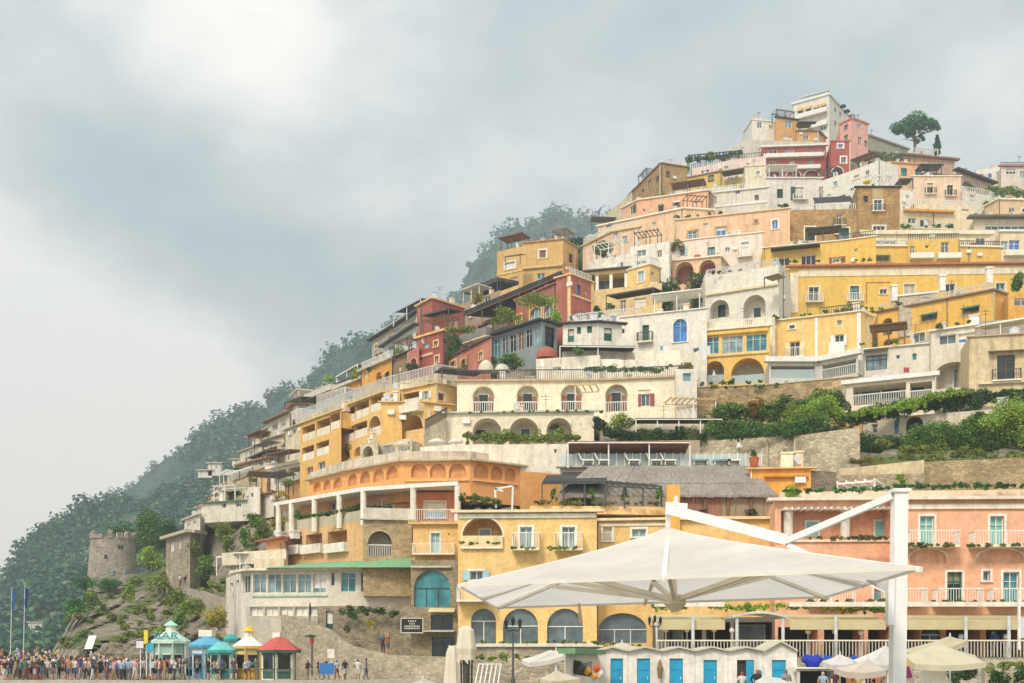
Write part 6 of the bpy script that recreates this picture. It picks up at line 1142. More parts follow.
# --- bathing cabins
cb = ZC - 1.9; cabx = [(597, 628), (628, 662), (662, 695), (695, 728), (728, 763), (763, 797)]
dr = [(610.5, 12.5), (637, 13), (669.5, 13.5), (703.5, 13.5), (737, 17), (772, 14)]
for i, ((x0, x1), (dx, dw)) in enumerate(zip(cabx, dr)):
    nm = ['next to the green boat shed', 'second from the green boat shed, behind the lamp pole', 'with a brown cloth hanging on its wall', 'between the brown cloth cabin and the open cabin', 'whose door stands open with people before it', 'last in the row under a pitched gable'][i]
    Yc = 58; r = empty('bathing_cabin', ray((x0 + x1) / 2, 690, Yc), 'white bathing cabin ' + nm, 'bathing cabin', 'white bathing cabins with blue doors'); zt = ZC + (HZ - 652) / F * Yc
    P0, P1 = ray(x0 + .15, 650, Yc), ray(x1 - .15, 650, Yc); fc = Facet((P0.x, Yc), (P1.x, Yc), x0, x1, -.6, zt)
    u0, u1 = fc.u(dx), fc.u(dx + dw); zd = ZC + (HZ - 658.5 - (1.5 if i > 2 else 0)) / F * Yc; fc.holes.append((u0, u1, -.55, zd, .2, False)); m = MB(); wall_facet(m, fc)
    pk_ = (P0.x + P1.x) / 2; hp = .2 if i < 5 else .5
    m.face([fc.pt(0, zt), fc.pt(fc.L, zt), fc.pt(fc.L / 2, zt + hp)]); Bk = lambda v: Vector((v[0], v[1] + 3, v[2]))
    a_, b_, t_ = fc.pt(0, zt), fc.pt(fc.L, zt), fc.pt(fc.L / 2, zt + hp); a2, b2 = fc.pt(0, -.6), fc.pt(fc.L, -.6)
    m.face([a2, a_, Bk(a_), Bk(a2)]); m.face([b2, Bk(b2), Bk(b_), b_]); m.face([Bk(a2), Bk(b2), Bk(b_), Bk(t_), Bk(a_)][::-1]); m.build('wall', plaster('EEEBE4', .5), r)
    m = MB()
    for q0, q1 in ((a_, t_), (t_, b_)):
        o = Vector((0, -.25, .02)); m.hexa([q0 + o, q1 + o, Bk(q1) + Vector((0, .1, .02)), Bk(q0) + Vector((0, .1, .02)), q0 + o + Vector((0, 0, .09)), q1 + o + Vector((0, 0, .09)), Bk(q1) + Vector((0, .1, .11)), Bk(q0) + Vector((0, .1, .11))])
    m.build('roof', paint('C4BFA8', .8), r)
    if i != 4:
        m = MB(); fc.bx(m, u0 + .02, u1 - .02, -.55, zd - .02, .1, .15); d = m.build('door', paint('1C9CC4', .5), r); m = MB(); fc.bx(m, u1 - .14, u1 - .09, .4, .55, .04, .1); m.build('handle', M('steel'), d)
        m = MB(); fc.bx(m, u0 + .1, u1 - .1, .1, .14, .08, .1); fc.bx(m, u0 + .1, u1 - .1, .9, .94, .08, .1); m.build('rail', paint('1788AC', .5), d)
    else:
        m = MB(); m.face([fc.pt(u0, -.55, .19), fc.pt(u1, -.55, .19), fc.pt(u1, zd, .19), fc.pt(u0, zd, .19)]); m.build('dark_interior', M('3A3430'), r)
        m = MB(); fc.bx(m, u1 - .4, u1 - .02, -.55, zd - .02, .06, .12); m.build('door', paint('1C9CC4', .5), r)
c = ray(660, 670, 57.7); m = MB(); m.tube([(c.x, 57.75, c.z + .55), (c.x, 57.7, c.z + .1), (c.x, 57.72, c.z - .45)], [.04, .16, .1], 8); tag(m.build('hanging_cloth', canvas('A88A60')), 'brown rolled cloth hanging between two blue cabin doors', 'cloth')
# small house right of cabins / dark kiosk openings
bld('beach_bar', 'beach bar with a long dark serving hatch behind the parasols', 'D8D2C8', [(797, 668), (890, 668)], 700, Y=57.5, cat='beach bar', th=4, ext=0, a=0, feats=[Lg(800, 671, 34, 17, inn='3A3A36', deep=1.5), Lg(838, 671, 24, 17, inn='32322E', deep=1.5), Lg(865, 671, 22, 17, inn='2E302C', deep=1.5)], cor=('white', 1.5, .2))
for i, (x, w, c_) in enumerate([(762, 10, '2C48A8'), (802, 20, '2438B0'), (824, 9, '2C60C0'), (852, 6, '2C60C0')]):
    m = MB(); p = ray(x + w / 2, 661 - (0 if i else -2), 60); pts = [Vector((p.x + (t - .5) * w / F * 60, p.y, p.z + (.12 * math.sin(t * 9)))) for t in [j / 6 for j in range(7)]]; m.tube(pts, [.12, .26, .33, .36, .34, .28, .1], 8)
    tag(m.build('folded_tarpaulin', canvas(c_, .1)), '%s blue folded tarpaulin heap on the beach bar roof' % ('pale', 'biggest dark', 'small middle', 'smallest')[i], 'tarpaulin')
# green boat shed beside cabins
gs = bld('boat_shed', 'white shed with flat green roof half hidden by beach gear', 'E8E4DC', [(566, 651), (598, 652)], 690, Y=56, cat='shed', th=4, ext=0, a=1, feats=[W(578, 662, 14, 12, 'grey')], cor=('6FA070', 4, .4))
# --- beach parasols near the bottom
def beach_parasol(name, label, apex, tips, col, Y, yb=700, Yt=None, tr=.4):
    """apex px; tips: px corners of a square canopy; all at real distances around Y"""
    px = Y / F; A_ = ray(*apex, Y); r = empty(name, (A_.x, A_.y, -.6), label, 'parasol'); m = MB(); T = [ray(x, y, Y + d) for x, y, d in tips]; n = len(T); sub = 5
    for i in range(n):
        a_, b_ = T[i], T[(i + 1) % n]
        for j in range(sub):
            p, q = a_.lerp(b_, j / sub), a_.lerp(b_, (j + 1) / sub); sag = lambda t: -.10 * math.sin(math.pi * t) * (a_ - b_).length * .25
            p.z += sag(j / sub); q.z += sag((j + 1) / sub); mp = A_.lerp(p, .5) - Vector((0, 0, .05)); mq = A_.lerp(q, .5) - Vector((0, 0, .05))
            m.face([A_, mp, mq]); m.face([mp, p, q, mq]); v = Vector((0, 0, .22)); m.face([p, p - v, q - v, q])
    m.build('canopy', canvas(col, tr), r); m = MB(); m.tube([A_, (A_.x, A_.y, -.6)], .035, 8); m.build('pole', M('steel'), r); m = MB()
    for t in T: m.bar(A_ - Vector((0, 0, .08)), t - Vector((0, 0, .03)), .03)
    m.build('ribs', M('steel'), r); m = MB(); m.tube([A_ - Vector((0, 0, .02)), A_ + Vector((0, 0, .14))], [.05, .02], 6); m.build('finial', M('steel'), r); return r
beach_parasol('beach_parasol', 'cream square beach parasol with deep valance right of the mast', (938, 643), [(905, 655, -1), (915, 664, -2.6), (986, 662, -1.2), (975, 655, 1.8), (932, 650, 2)], 'EDE2C4', 44)
beach_parasol('beach_parasol', 'tilted beige parasol peeking up behind the cream square one', (950, 636), [(902, 650, 0), (925, 655, -1.2), (968, 640, 0), (948, 645, 1.2)], 'E0D2B0', 47)
beach_parasol('beach_parasol', 'white beach parasol directly left of the mast', (886, 645), [(853, 660, 0), (870, 665, -1.5), (905, 662, 0), (890, 654, 1.5)], 'F6F2EC', 46)
beach_parasol('beach_parasol', 'pale pink cream parasol with drooping edge beneath the white one', (868, 659), [(836, 668, 0), (850, 672, -1.5), (886, 670, 0), (874, 663, 1.4)], 'EFE0D0', 41)
beach_parasol('beach_parasol', 'white parasol farthest toward the cabins near the blue tarpaulins', (840, 654), [(822, 661, 0), (834, 665, -1.2), (860, 662, 0), (848, 657, 1.2)], 'F2ECE6', 50)
beach_parasol('beach_parasol', 'small white slanted parasol in front of the promenade wall', (556, 650), [(522, 659, 0), (530, 663, -1), (566, 655, 0), (550, 650, 1)], 'F4EEE4', 55)
beach_parasol('beach_parasol', 'low white parasol in front of the last glazed arch', (622, 642), [(596, 650, 0), (608, 653, -1.2), (646, 650, 0), (634, 646, 1.2)], 'E6E0D4', 61)
beach_parasol('beach_parasol', 'cream rounded parasol at the bottom edge by the boat shed', (556, 670), [(540, 678, 0), (552, 681, -1), (580, 678, 0), (568, 674, 1.2)], 'E8DCC0', 40)
beach_parasol('beach_parasol', 'white parasol top poking up before the open cabin', (765, 674), [(755, 681, 0), (766, 684, -1), (790, 682, 0), (780, 678, 1)], 'F4F0EC', 42)
beach_parasol('beach_parasol', 'pale grey parasol by the blue rental board', (383 + 40, 678), [(408, 684, 0), (420, 686, -1), (440, 684, 0), (432, 681, 1)], 'DCD8CC', 52)
m = MB(); c = ray(905, 672, 38); fl = empty('striped_flag', (c.x, c.y, -.6), 'folded yellow and purple striped flag beside the mast', 'flag'); m.tube([(c.x - .1, c.y, -.6), (c.x - .1, c.y, ZC + .2)], .025, 6); m.build('pole', M('steel'), fl)
for k_, (col, a_, b_) in enumerate((('C03848', 0, .25), ('F0B020', .25, .6), ('8A3060', .6, 1))):
    m = MB(); t = lambda s: Vector((c.x - .08 + .35 * s, c.y - .02, ZC + .22 - 1.0 * s)); A_, B_ = t(a_), t(b_); w_ = .22; m.face([A_, B_, B_ + Vector((-w_ * (.4 + b_), .03, -.05)), A_ + Vector((-w_ * (.4 + a_) * .8, .03, -.05))]); m.build('stripe_cloth', canvas(col, .3), fl)
fh = hedge('hedge', 'dark leafy hedge at the bottom under the cream square parasol', [(962, 674), (990, 678), (1030, 674)], 24, 'd', Y=50, dens=1.3)
bld('garden_wall', 'low ivy topped wall at the bottom east corner', 'C8BEA8', [(985, 660), (1075, 660)], 700, Y=54, cat='garden wall', th=1, ext=0, a=0, wear=.8)
hedge('climbing_plant', 'light green ivy on the low wall at the bottom east corner', [(990, 668), (1010, 664), (1030, 668)], 12, 'm', Y=53, cat='ivy', dens=.9)
m = MB(); c = ray(934, 675, 43.5); m.box((c.x, c.y, c.z - .5), (.75, .5, 2)); tag(m.build('white_cabinet', M('white')), 'pale blue white cabinet under the cream square parasol', 'cabinet')
# --- the big cantilever parasol
HR = 2.55; hgt = HR - ZC
def rim(px, py): Yr = F * hgt / (HZ - py); return ray(px, py, Yr)
A_, B_, C_, D_ = rim(458, 584), rim(921, 566.5), rim(497, 607), rim(845, 594.5)
D_ = rim(826, 596)
bp = empty('cantilever_parasol', (4.36, 12.5, -.9), 'huge white square cantilever parasol hung from a white mast and boom', 'parasol')
Ap = ray(668, 527, 14.6); hubp = ray(675, 604, 14.6)
m = MB(); cs_ = [A_, B_, D_, C_]; N = 14
def edge(a, b, t): 
    p = a.lerp(b, t); p.z += -.06 * math.sin(math.pi * t) * 0; return p
for i in range(4):
    a_, b_ = cs_[i], cs_[(i + 1) % 4]; rings = []
    for k in range(9):
        s = k / 8; row = []
        for j in range(N + 1):
            e = edge(a_, b_, j / N); p = Ap.lerp(e, s); 
            p.z = Ap.z + (e.z - Ap.z) * (s ** .86); p.z -= .05 * math.sin(math.pi * s) * math.sin(math.pi * j / N); row.append(p)
        rings.append(row)
    for k in range(8):
        for j in range(N): m.face([rings[k][j], rings[k + 1][j], rings[k + 1][j + 1], rings[k][j + 1]])
me = m.build('canopy', canvas('FBF5EE', .5), bp, smooth=True)
m = MB()
for i in range(4):
    a_, b_ = cs_[i], cs_[(i + 1) % 4]
    for j in range(N): p, q = edge(a_, b_, j / N), edge(a_, b_, (j + 1) / N); v = Vector((0, 0, .035)); m.face([p, p - v, q - v, q])
m.build('hem', canvas('E8E2D4', .2), bp)
for t in [A_, B_, C_, D_, A_.lerp(B_, .5), B_.lerp(D_, .5), D_.lerp(C_, .5), C_.lerp(A_, .5)]:
    m = MB(); e = t - Vector((0, 0, .03)); q = Ap.lerp(e, .5) - Vector((0, 0, .02)); m.bar(Ap - Vector((0, 0, .12)), e, .045, .05); rb_ = m.build('rib', paint('F6F0E0'), bp)
    m = MB(); mid = Ap.lerp(e, .62) - Vector((0, 0, .05)); m.bar(hubp + Vector((0, 0, .05)), mid, .05, .06); m.build('strut', paint('EDE4CE'), rb_)
m = MB(); m.tube([hubp - Vector((0, 0, .1)), hubp, hubp + Vector((0, 0, .12))], [.05, .15, .13], 12); m.build('hub', M('EAE2CC'), bp)
m = MB(); m.tube([hubp, Ap + Vector((0, 0, .02))], .045, 10); m.build('centre_pole', M('EDE8DC'), bp)
mast_top, mast_bot = ray(899.5, 492, 12.5), Vector((ray(895, 650, 12.5).x, 12.5, -.9))
m = MB(); m.bar(mast_bot, mast_top, .15, .15); m.build('mast', paint('E6E4DE', .4), bp)
m = MB(); a_ = ray(889, 560, 12.38); b_ = ray(888, 683, 12.38); m.bar(ray(889.5, 625, 12.4), ray(890.5, 563, 12.4), .07, .1); m.build('mast_slider', paint('E4E2DE', .4), bp)
m = MB(); m.box(mast_top + Vector((0, 0, .01)), (.2, .2, .04)); m.build('mast_cap', M('white'), bp)
hang = ray(668, 509, 14.5); bm0 = ray(889, 563, 12.6)
m = MB(); jt = ray(788, 540, 13.45); m.bar(hang, jt, .08, .13); m.build('boom', paint('E0DED8', .4), bp); m = MB(); m.bar(jt + Vector((0, 0, -.06)), ray(889, 592, 12.9), .05, .06); m.build('lower_arm', paint('F0EEEA', .35), bp)
m = MB(); m.bar(ray(893, 496, 12.5), ray(787, 541, 13.45), .07, .075); m.build('tie_arm', paint('E0DED8', .4), bp)
m = MB(); m.bar(hang + Vector((0, 0, .08)), Ap, .06, .07); m.bar(hang + Vector((-.03, 0, .02)), hang + Vector((.25, 0, 0)), .05, .14); m.tube([hang + Vector((.1, 0, .05)), hang + Vector((.11, 0, .17))], [.04, .02], 8); m.build('hanger', M('white'), bp)
m = MB(); m.bar(ray(870, 578, 12.7), ray(889, 588, 12.5), .09); m.build('brace', M('steel'), bp)
m = MB(); a_ = rim(579, 603); m.tube([a_, a_ - Vector((-.03, 0, .33)), a_ - Vector((-.02, 0, .36))], [.02, .035, .01], 6); m.build('tie_strap', canvas('E8DCC0'), bp)
# --- two closed cream parasols in the near left
for i, (x, y, w, h, l) in enumerate([(466, 626, 17, 36, 'tall closed cream parasol, hood up, in front of the stone wall'), (452, 645, 14, 40, 'second closed cream parasol, shorter and drooping beside the tall one')]):
    Y_ = 20 + i * .8; px = Y_ / F; r = empty('closed_parasol', ray(x, 740, Y_), l, 'closed parasol', 'closed cream parasols'); m = MB(); n = 18; prs = None
    prof = [(0, .3), (.05, .62), (.12, .85), (.3, .95), (.5, 1.05), (.62, 1.15), (.8, 1.0), (1.0, 1.05)] if i == 0 else [(0, .2), (.08, .6), (.2, .85), (.5, 1.0), (1, 1.2)]
    for t, s in prof:
        ring = []
        for j in range(n):
            a_ = 2 * math.pi * j / n; rr = w / 2 * px * s * (1 + .16 * math.sin(a_ * 5 + i)); c = ray(x, y + h * t, Y_); zz = c.z - (.05 * math.sin(a_ * 4) if t > .9 else 0); ring.append(Vector((c.x + rr * math.cos(a_), c.y + rr * math.sin(a_) * .8, zz)))
        if prs:
            for j in range(n): m.face([prs[j], prs[(j + 1) % n], ring[(j + 1) % n], ring[j]])
        else: m.face(ring)
        prs = ring
    m.build('folded_canopy', canvas('F0E4CC', .25), r, smooth=True); m = MB(); m.tube([ray(x, y, Y_), ray(x, 745, Y_)], .035, 8); m.build('pole', M('iron'), r)
    for dx in ((-5, -2, 3, 6) if i == 0 else ()): m = MB(); m.bar(ray(x + dx, y + h - 2, Y_ - .05 * dx), ray(x + dx * .8, 745, Y_), .03); m.build('arm', M('black'), r)
# lattice frame, street lamps
lf = empty('leaning_frame', ray(483, 690, 40), 'slanted white slatted frame leaning behind the closed parasols', 'frame'); m = MB()
for i in range(6): m.bar(ray(474 + i * 4.6, 690, 39), ray(479 + i * 4.4, 664, 40.5), .05)
m.bar(ray(478, 664, 40.5), ray(500, 664, 40.5), .06); m.build('slats', M('D8D8D4'), lf)
for i, (x, y, yb_, Y_, l) in enumerate([(513, 622, 690, 48, 'ornate black triple street lamp in front of the glazed arches'), (655, 618, 662, 60, 'black street lamp by the first awning of the restaurant')]):
    b = ray(x, yb_, Y_); r = empty('street_lamp', b, l, 'street lamp', None); t_ = ray(x, y + 8, Y_); m = MB(); m.tube([b, b + Vector((0, 0, .5)), b + Vector((0, 0, .55)), t_], [.12, .09, .05, .03], 8); m.build('post', M('iron'), r)
    m = MB(); m.tube([t_ + Vector((-.35, 0, .12)), t_ + Vector((-.2, 0, -.05)), t_, t_ + Vector((.2, 0, -.05)), t_ + Vector((.35, 0, .12))], .03, 6); m.build('arm', M('black'), r)
    for dx, dz in ((-.3, .1), (.3, .1), (0, .18)):
        q = t_ + Vector((dx, 0, dz)); m = MB(); m.tube([q, q + Vector((0, 0, .05)), q + Vector((0, 0, .3)), q + Vector((0, 0, .42))], [.03, .06, .09, .02], 6); m.build('lantern', M('dark'), r)
# bunting of gear by the shed
gb = empty('beach_gear', ray(590, 690, 45), 'dark rolled sail and orange life vests piled beside the shed', 'beach gear'); m = MB(); m.tube([ray(566, 660, 45), ray(578, 668, 44.6), ray(590, 674, 45)], [.1, .3, .12], 8); m.build('rolled_sail', M('iron'), gb)
for x, y, c_ in ((597, 668, 'D85A28'), (595, 676, 'E0A048'), (601, 674, 'D8D0C8'), (588, 671, 'E8A020')): m = MB(); p = ray(x, y, 44.5); m.tube([p - Vector((.1, 0, .14)), p, p + Vector((.05, 0, .16))], [.1, .15, .05], 7); m.build('life_vest', canvas(c_, .1), gb)
# white sign and flagpole piece at the right edge
sn = empty('balcony_figure_sign', ray(1012, 610, 62), 'white post with blue white banner cut off at the east edge', 'banner'); m = MB(); m.bar(ray(1019, 590, 60), ray(1019, 650, 60), .12); m.build('post', M('white'), sn); m = MB(); m.box(ray(1024, 628, 60), (.55, .06, 1.1)); m.build('banner', M('D8DCE4'), sn)
# ================================================================ terrain, mountains, sea front, crowd, sky
SIL = [(-260, 668), (20, 668), (45, 664), (62, 640), (75, 612), (92, 588), (140, 582), (163, 575), (172, 545), (200, 522), (215, 505), (232, 486), (262, 450), (300, 420), (345, 392), (400, 345), (440, 330), (470, 312), (500, 285), (560, 262), (590, 248), (612, 228), (640, 205), (665, 190), (700, 178), (760, 152), (800, 140), (860, 150), (905, 164), (960, 180), (1010, 190), (1080, 192), (1300, 240)]
def sil(x):
    for (a, A_), (b, B_) in zip(SIL, SIL[1:]):
        if x <= b: return A_ + (B_ - A_) * (x - a) / (b - a)
    return SIL[-1][1]
tm = bpy.data.meshes.new('hillside'); V, Fc = [], []; xs = list(range(-260, 1301, 6)); NR = 76
def behind(x, y, Y):
    for (a, b, yt, yb, Ya, Yb) in BR:
        if a - 9 <= x <= b + 9 and yt - 5 <= y <= yb + 9:
            t = max(0, min(1, (x - a) / max(1, b - a))); q = Ya + (Yb - Ya) * t
            if q < Y + 45: Y = max(Y, q + 3.5)
    return Y
for x in xs:
    s = sil(x)
    for j in range(NR):
        t = j / (NR - 1); y = 666 + (s - 666) * t; Y0_ = D(x, y) + 3.0; Y = behind(x, y, Y0_) if x > 150 else Y0_; hid = Y > Y0_ + .5
        cl = max(0, min(1, (260 - x) / 60)) * max(0, min(1, (y - 560) / 20)) if x > 30 else 0
        p = ray(x, y, Y); nz = noise.fractal(Vector((p.x * .11, p.y * .02, p.z * .16)), 1, 2, 5) 
        nz2 = noise.fractal(Vector((p.x * .5, 0, p.z * .14)), 1, 2, 4)
        Y += (nz * (1.2 + 5 * cl) + nz2 * (.3 + 4.2 * cl)) * (.3 if hid else 1); p = ray(x, y, Y); p.z += nz2 * .3 * t
        V.append(p)
    p = V[-1].copy()
    for k, (dy, dz) in enumerate(((8, 2), (25, -2), (80, -40), (160, -130))): V.append(Vector((p.x * (1 + dy / p.y), p.y + dy, max(-2, p.z + dz * (1 if x > 100 else .2)))))
W_ = NR + 4
for i in range(len(xs) - 1):
    for j in range(W_ - 1): a_ = i * W_ + j; Fc.append((a_, a_ + W_, a_ + W_ + 1, a_ + 1))
tm.from_pydata([tuple(v) for v in V], [], Fc); tm.polygons.foreach_set('use_smooth', [True] * len(Fc)); tm.materials.append(rock('7C7060', 'A89A86', '566430', .16, .42)); to = bpy.data.objects.new('hillside_terrain', tm); COL.objects.link(to); tag(to, kind='structure')
# scrub as ground cover on the hillside
m = MB()
for i in range(600):
    j = random.randrange(len(xs)) if i < 520 else random.randrange(54, 88); k = random.randrange(3, NR); p = V[j * W_ + k]; x, y = xs[j], 0
    if x < 60 and p.y < 160: continue
    s = random.uniform(.7, 2.2) * (1 if p.y < 130 else 1.3)
    if x < 250 and random.random() < .35: continue
    if x < 260: s *= .62
    leaves(m, p + Vector((0, -.6, .2)), (s, s * .7, s * .6), max(.16, .0021 * p.y), .8, lumps=4)
tag(m.build('scrub', leafy('3E5628', '748C38', 'B0A444')), 'patchy scrub growing on the hillside soil', None, None, 'stuff')
# ---- far mountains
def ridge(name, pts, Y, y0, near, seed, mat, lump, n_l, amp=1, xr=None):
    V, Fc, xs_ = [], [], []; x = pts[0][0]
    while x <= pts[-1][0]: xs_.append(x); x += 5
    NR = 34
    def top(x):
        for (a, A_), (b, B_) in zip(pts, pts[1:]):
            if x <= b: return A_ + (B_ - A_) * (x - a) / (b - a)
        return pts[-1][1]
    for x in xs_:
        for j in range(NR):
            t = j / (NR - 1); s = top(x) + 5 * noise.fractal(Vector((x / 26, seed, 0)), 1, 2, 4); y = y0 + (s - y0) * t; YY = Y * (near + (1 - near) * t); p = ray(x, y, YY)
            g = noise.fractal(Vector((p.x / 60 + seed, p.z / 90, 0)), 1, 2, 6); g2 = noise.fractal(Vector((p.x / 18 + seed, 0, p.z / 40)), 1, 2, 5); YY += g * Y * .07 * amp + g2 * Y * .018 * amp; p = ray(x, y, YY); p.z += g2 * Y * .006; V.append(p)
        p = V[-1]
        for dy, dz in ((.02, -.004), (.07, -.06), (.12, -.16)): V.append(Vector((p.x * (1 + dy), p.y * (1 + dy), p.z + dz * Y)))
    Wd = NR + 3
    for i in range(len(xs_) - 1):
        for j in range(Wd - 1): a_ = i * Wd + j; Fc.append((a_, a_ + Wd, a_ + Wd + 1, a_ + 1))
    me = bpy.data.meshes.new(name); me.from_pydata([tuple(v) for v in V], [], Fc); me.polygons.foreach_set('use_smooth', [True] * len(Fc)); me.materials.append(mat); o = bpy.data.objects.new(name, me); COL.objects.link(o); tag(o, kind='structure')
    m = MB(); rnd = random.Random(seed); px = Y / F
    ico = [(0, 0, 1), (.89, 0, .45), (.28, .85, .45), (-.72, .53, .45), (-.72, -.53, .45), (.28, -.85, .45), (.72, .53, -.45), (-.28, .85, -.45), (-.89, 0, -.45), (-.28, -.85, -.45), (.72, -.53, -.45)]
    icf = [(0,1,2),(0,2,3),(0,3,4),(0,4,5),(0,5,1),(1,6,2),(2,7,3),(3,8,4),(4,9,5),(5,10,1),(2,6,7),(3,7,8),(4,8,9),(5,9,10),(1,10,6)]
    for i in range(n_l):
        ci = rnd.randrange(len(xs_)); j = min(NR - 1, int(NR * rnd.random() ** .8)); p = V[ci * Wd + j]
        if noise.noise(Vector((p.x / (Y * .05), p.z / (Y * .06), seed))) < .0 and j < NR - 1 and rnd.random() < .85: continue
        s = lump * rnd.choice((.45, .7, .9, 1.1, 1.7)) * rnd.uniform(.8, 1.2); c = p + Vector((rnd.uniform(-3, 3) * px, -s * .2, s * .3)); lf = max(1.0 * px, s * .2)
        for _ in range(46):
            v = Vector((rnd.gauss(0, 1), rnd.gauss(0, 1), rnd.gauss(0, 1))).normalized() * rnd.uniform(.6, 1.05); q = c + Vector((v.x * s, v.y * s, v.z * s * .8))
            nr = (v + Vector((rnd.uniform(-.5, .5), rnd.uniform(-.5, .5), rnd.uniform(-.2, .8)))).normalized(); x_ = nr.cross(Vector((.3, .2, 1))).normalized() * lf; y_ = nr.cross(x_) * .8
            m.face([q - x_, q - y_, q + x_, q + y_])
    tag(m.build(name + '_forest', leafy('123E38', '1E5A4C', '3A7656', '7E9E5A')), 'distant forest covering the ' + name.replace('_', ' '), None, None, 'stuff')
    global RV
    RV = (V, Fc)
    return top
mr = rock('6E6C5C', '948C7A', '2A4A34', .02, 1.1); mr2 = rock('84786A', 'AA9C8A', '34563A', .025, .75)
ridge('mountain_peak', [(380, 340), (420, 322), (440, 306), (458, 300), (463, 285), (468, 270), (478, 256), (490, 243), (505, 236), (520, 228), (540, 222), (560, 217), (585, 216), (610, 220), (700, 240), (800, 262)], 1100, 420, .75, 3.1, mr2, 5.2, 3200)
ridge('middle_mountain', [(190, 455), (215, 432), (235, 418), (252, 413), (268, 405), (288, 396), (305, 384), (318, 366), (335, 354), (360, 344), (380, 338), (400, 326), (430, 318), (460, 310)], 900, 560, .6, 7.7, mr, 5.0, 3000)
ridge('far_mountain', [(60, 540), (110, 505), (150, 474), (170, 458), (190, 445), (200, 434), (214, 424), (222, 420), (232, 428), (250, 440), (300, 450)], 1200, 600, .8, 5.5, mr, 6.5, 1400)
ridge('coast_mountain', [(-260, 640), (-120, 625), (-40, 605), (0, 584), (14, 566), (28, 548), (45, 531), (62, 520), (80, 512), (95, 503), (120, 500), (150, 503), (172, 492), (190, 488), (215, 478), (250, 462), (300, 450)], 640, 668, .42, 1.3, mr2, 3.6, 4800)
# bits of pale houses on the coast mountain
from mathutils.bvhtree import BVHTree
bv = BVHTree.FromPolygons(*RV)
def hity(x, y):
    o = Vector((0, 0, ZC)); h = bv.ray_cast(o, (ray(x, y, 100) - o).normalized()); return h[0].y if h[0] else 300
for i, (x, y, w, h, l) in enumerate([(208, 463, 13, 9, 'hazy white villa on the far green slope, higher one'), (232, 459, 16, 5, 'hazy long low white villa on the far green slope'), (198, 470, 14, 4, 'hazy white terrace walls beneath the far villa'), (28, 622, 14, 12, 'hazy pale ruin house near the foot of the coast mountain'), (18, 580, 8, 4, 'tiny pale house high on the coast mountain')]):
    bld('distant_house', l, 'EDE8E0', [(x, y), (x + w, y)], y + h, [W(x + w * .2, y + h * .3, w * .12, h * .4, 'grey', mull=False), W(x + w * .6, y + h * .3, w * .12, h * .4, 'grey', mull=False)], Y=hity(x + w / 2, y + h + 1) - 1, th=4, a=0, ext=1, cor=('E0C8B0', 1, .5))
# ---- ground, sea wall, beach
m = MB(); m.face([(-900, -60, -2.2), (900, -60, -2.2), (900, 1800, -2.2), (-900, 1800, -2.2)]); g = m.build('sea', paint('4A6468', .15)); tag(g, kind='structure')
m = MB(); n = 40
P = []
def gz(x, y): return -.3 + min(1.1, max(0, (y - 88) * .045)) * max(0, min(1, (-31 - x) / 6))
xs2 = [-160 + i * 4 for i in range(40)]; ys2 = [86.5, 90, 94, 98, 104, 112, 120]
for i in range(len(xs2) - 1):
    for j in range(len(ys2) - 1): m.face([(a_, b_, gz(a_, b_)) for a_, b_ in ((xs2[i], ys2[j]), (xs2[i+1], ys2[j]), (xs2[i+1], ys2[j+1]), (xs2[i], ys2[j+1]))])
m.face([(-160, 86.5, -2.4), (-4, 86.5, -2.4), (-4, 86.5, -.3), (-160, 86.5, -.3)]); g = m.build('quay', paint('B0A898', .9)); tag(g, kind='structure')
m = MB(); m.hexa([(-160, 81.5, -2.4), (-14, 81.5, -2.4), (-14, 86.48, -2.4), (-160, 86.48, -2.4), (-160, 81.5, -.62), (-14, 81.5, -.62), (-14, 86.48, -.58), (-160, 86.48, -.58)]); tag(m.build('quay_step', paint('9A9284', .9)), kind='structure')
m = MB(); m.face([(-60, -60, -1.75), (140, -60, -1.75), (140, 30, -1.55), (-60, 30, -1.55)]); m.face([(-14, 30.01, -1.55), (140, 30.01, -1.55), (140, 110, -.45), (-14, 110, -.45)]); tag(m.build('beach', rock('A89C88', 'C4B8A0', '8E8474', 1.5, .3)), kind='structure')
# sloping footpath wall up the cliff behind the kiosks (stone ramp)
rp = MB(); rows_ = [(200, 590, 130), (230, 601, 112), (262, 610, 100), (300, 618, 95), (330, 630, 93), (352, 646, 92), (390, 655, 90.5), (450, 657, 88)]
def strip(rows, yb, lift=0):
    m = MB()
    for (x0, y0, Y0), (x1, y1, Y1) in zip(rows, rows[1:]):
        a_, b_ = ray(x0, y0, Y0), ray(x1, y1, Y1); m.hexa([(a_.x, a_.y, -1), (b_.x, b_.y, -1), (b_.x, b_.y + 2.2, -1), (a_.x, a_.y + 2.2, -1), a_, b_, b_ + Vector((0, 2.2, 0)), a_ + Vector((0, 2.2, 0))])
    return m
tag(strip(rows_, 680).build('ramp_wall', stone('AC9F88', 1.7)), 'curving stone wall of the footpath ramp behind the kiosks', 'ramp wall')
up = [(128, 574, 182), (150, 580, 172), (176, 586, 152), (202, 590.5, 131)]
tag(strip(up, 680).build('ramp_wall', stone('A89C88', 1.2)), 'upper stretch of the footpath wall climbing to the watchtower', 'ramp wall')
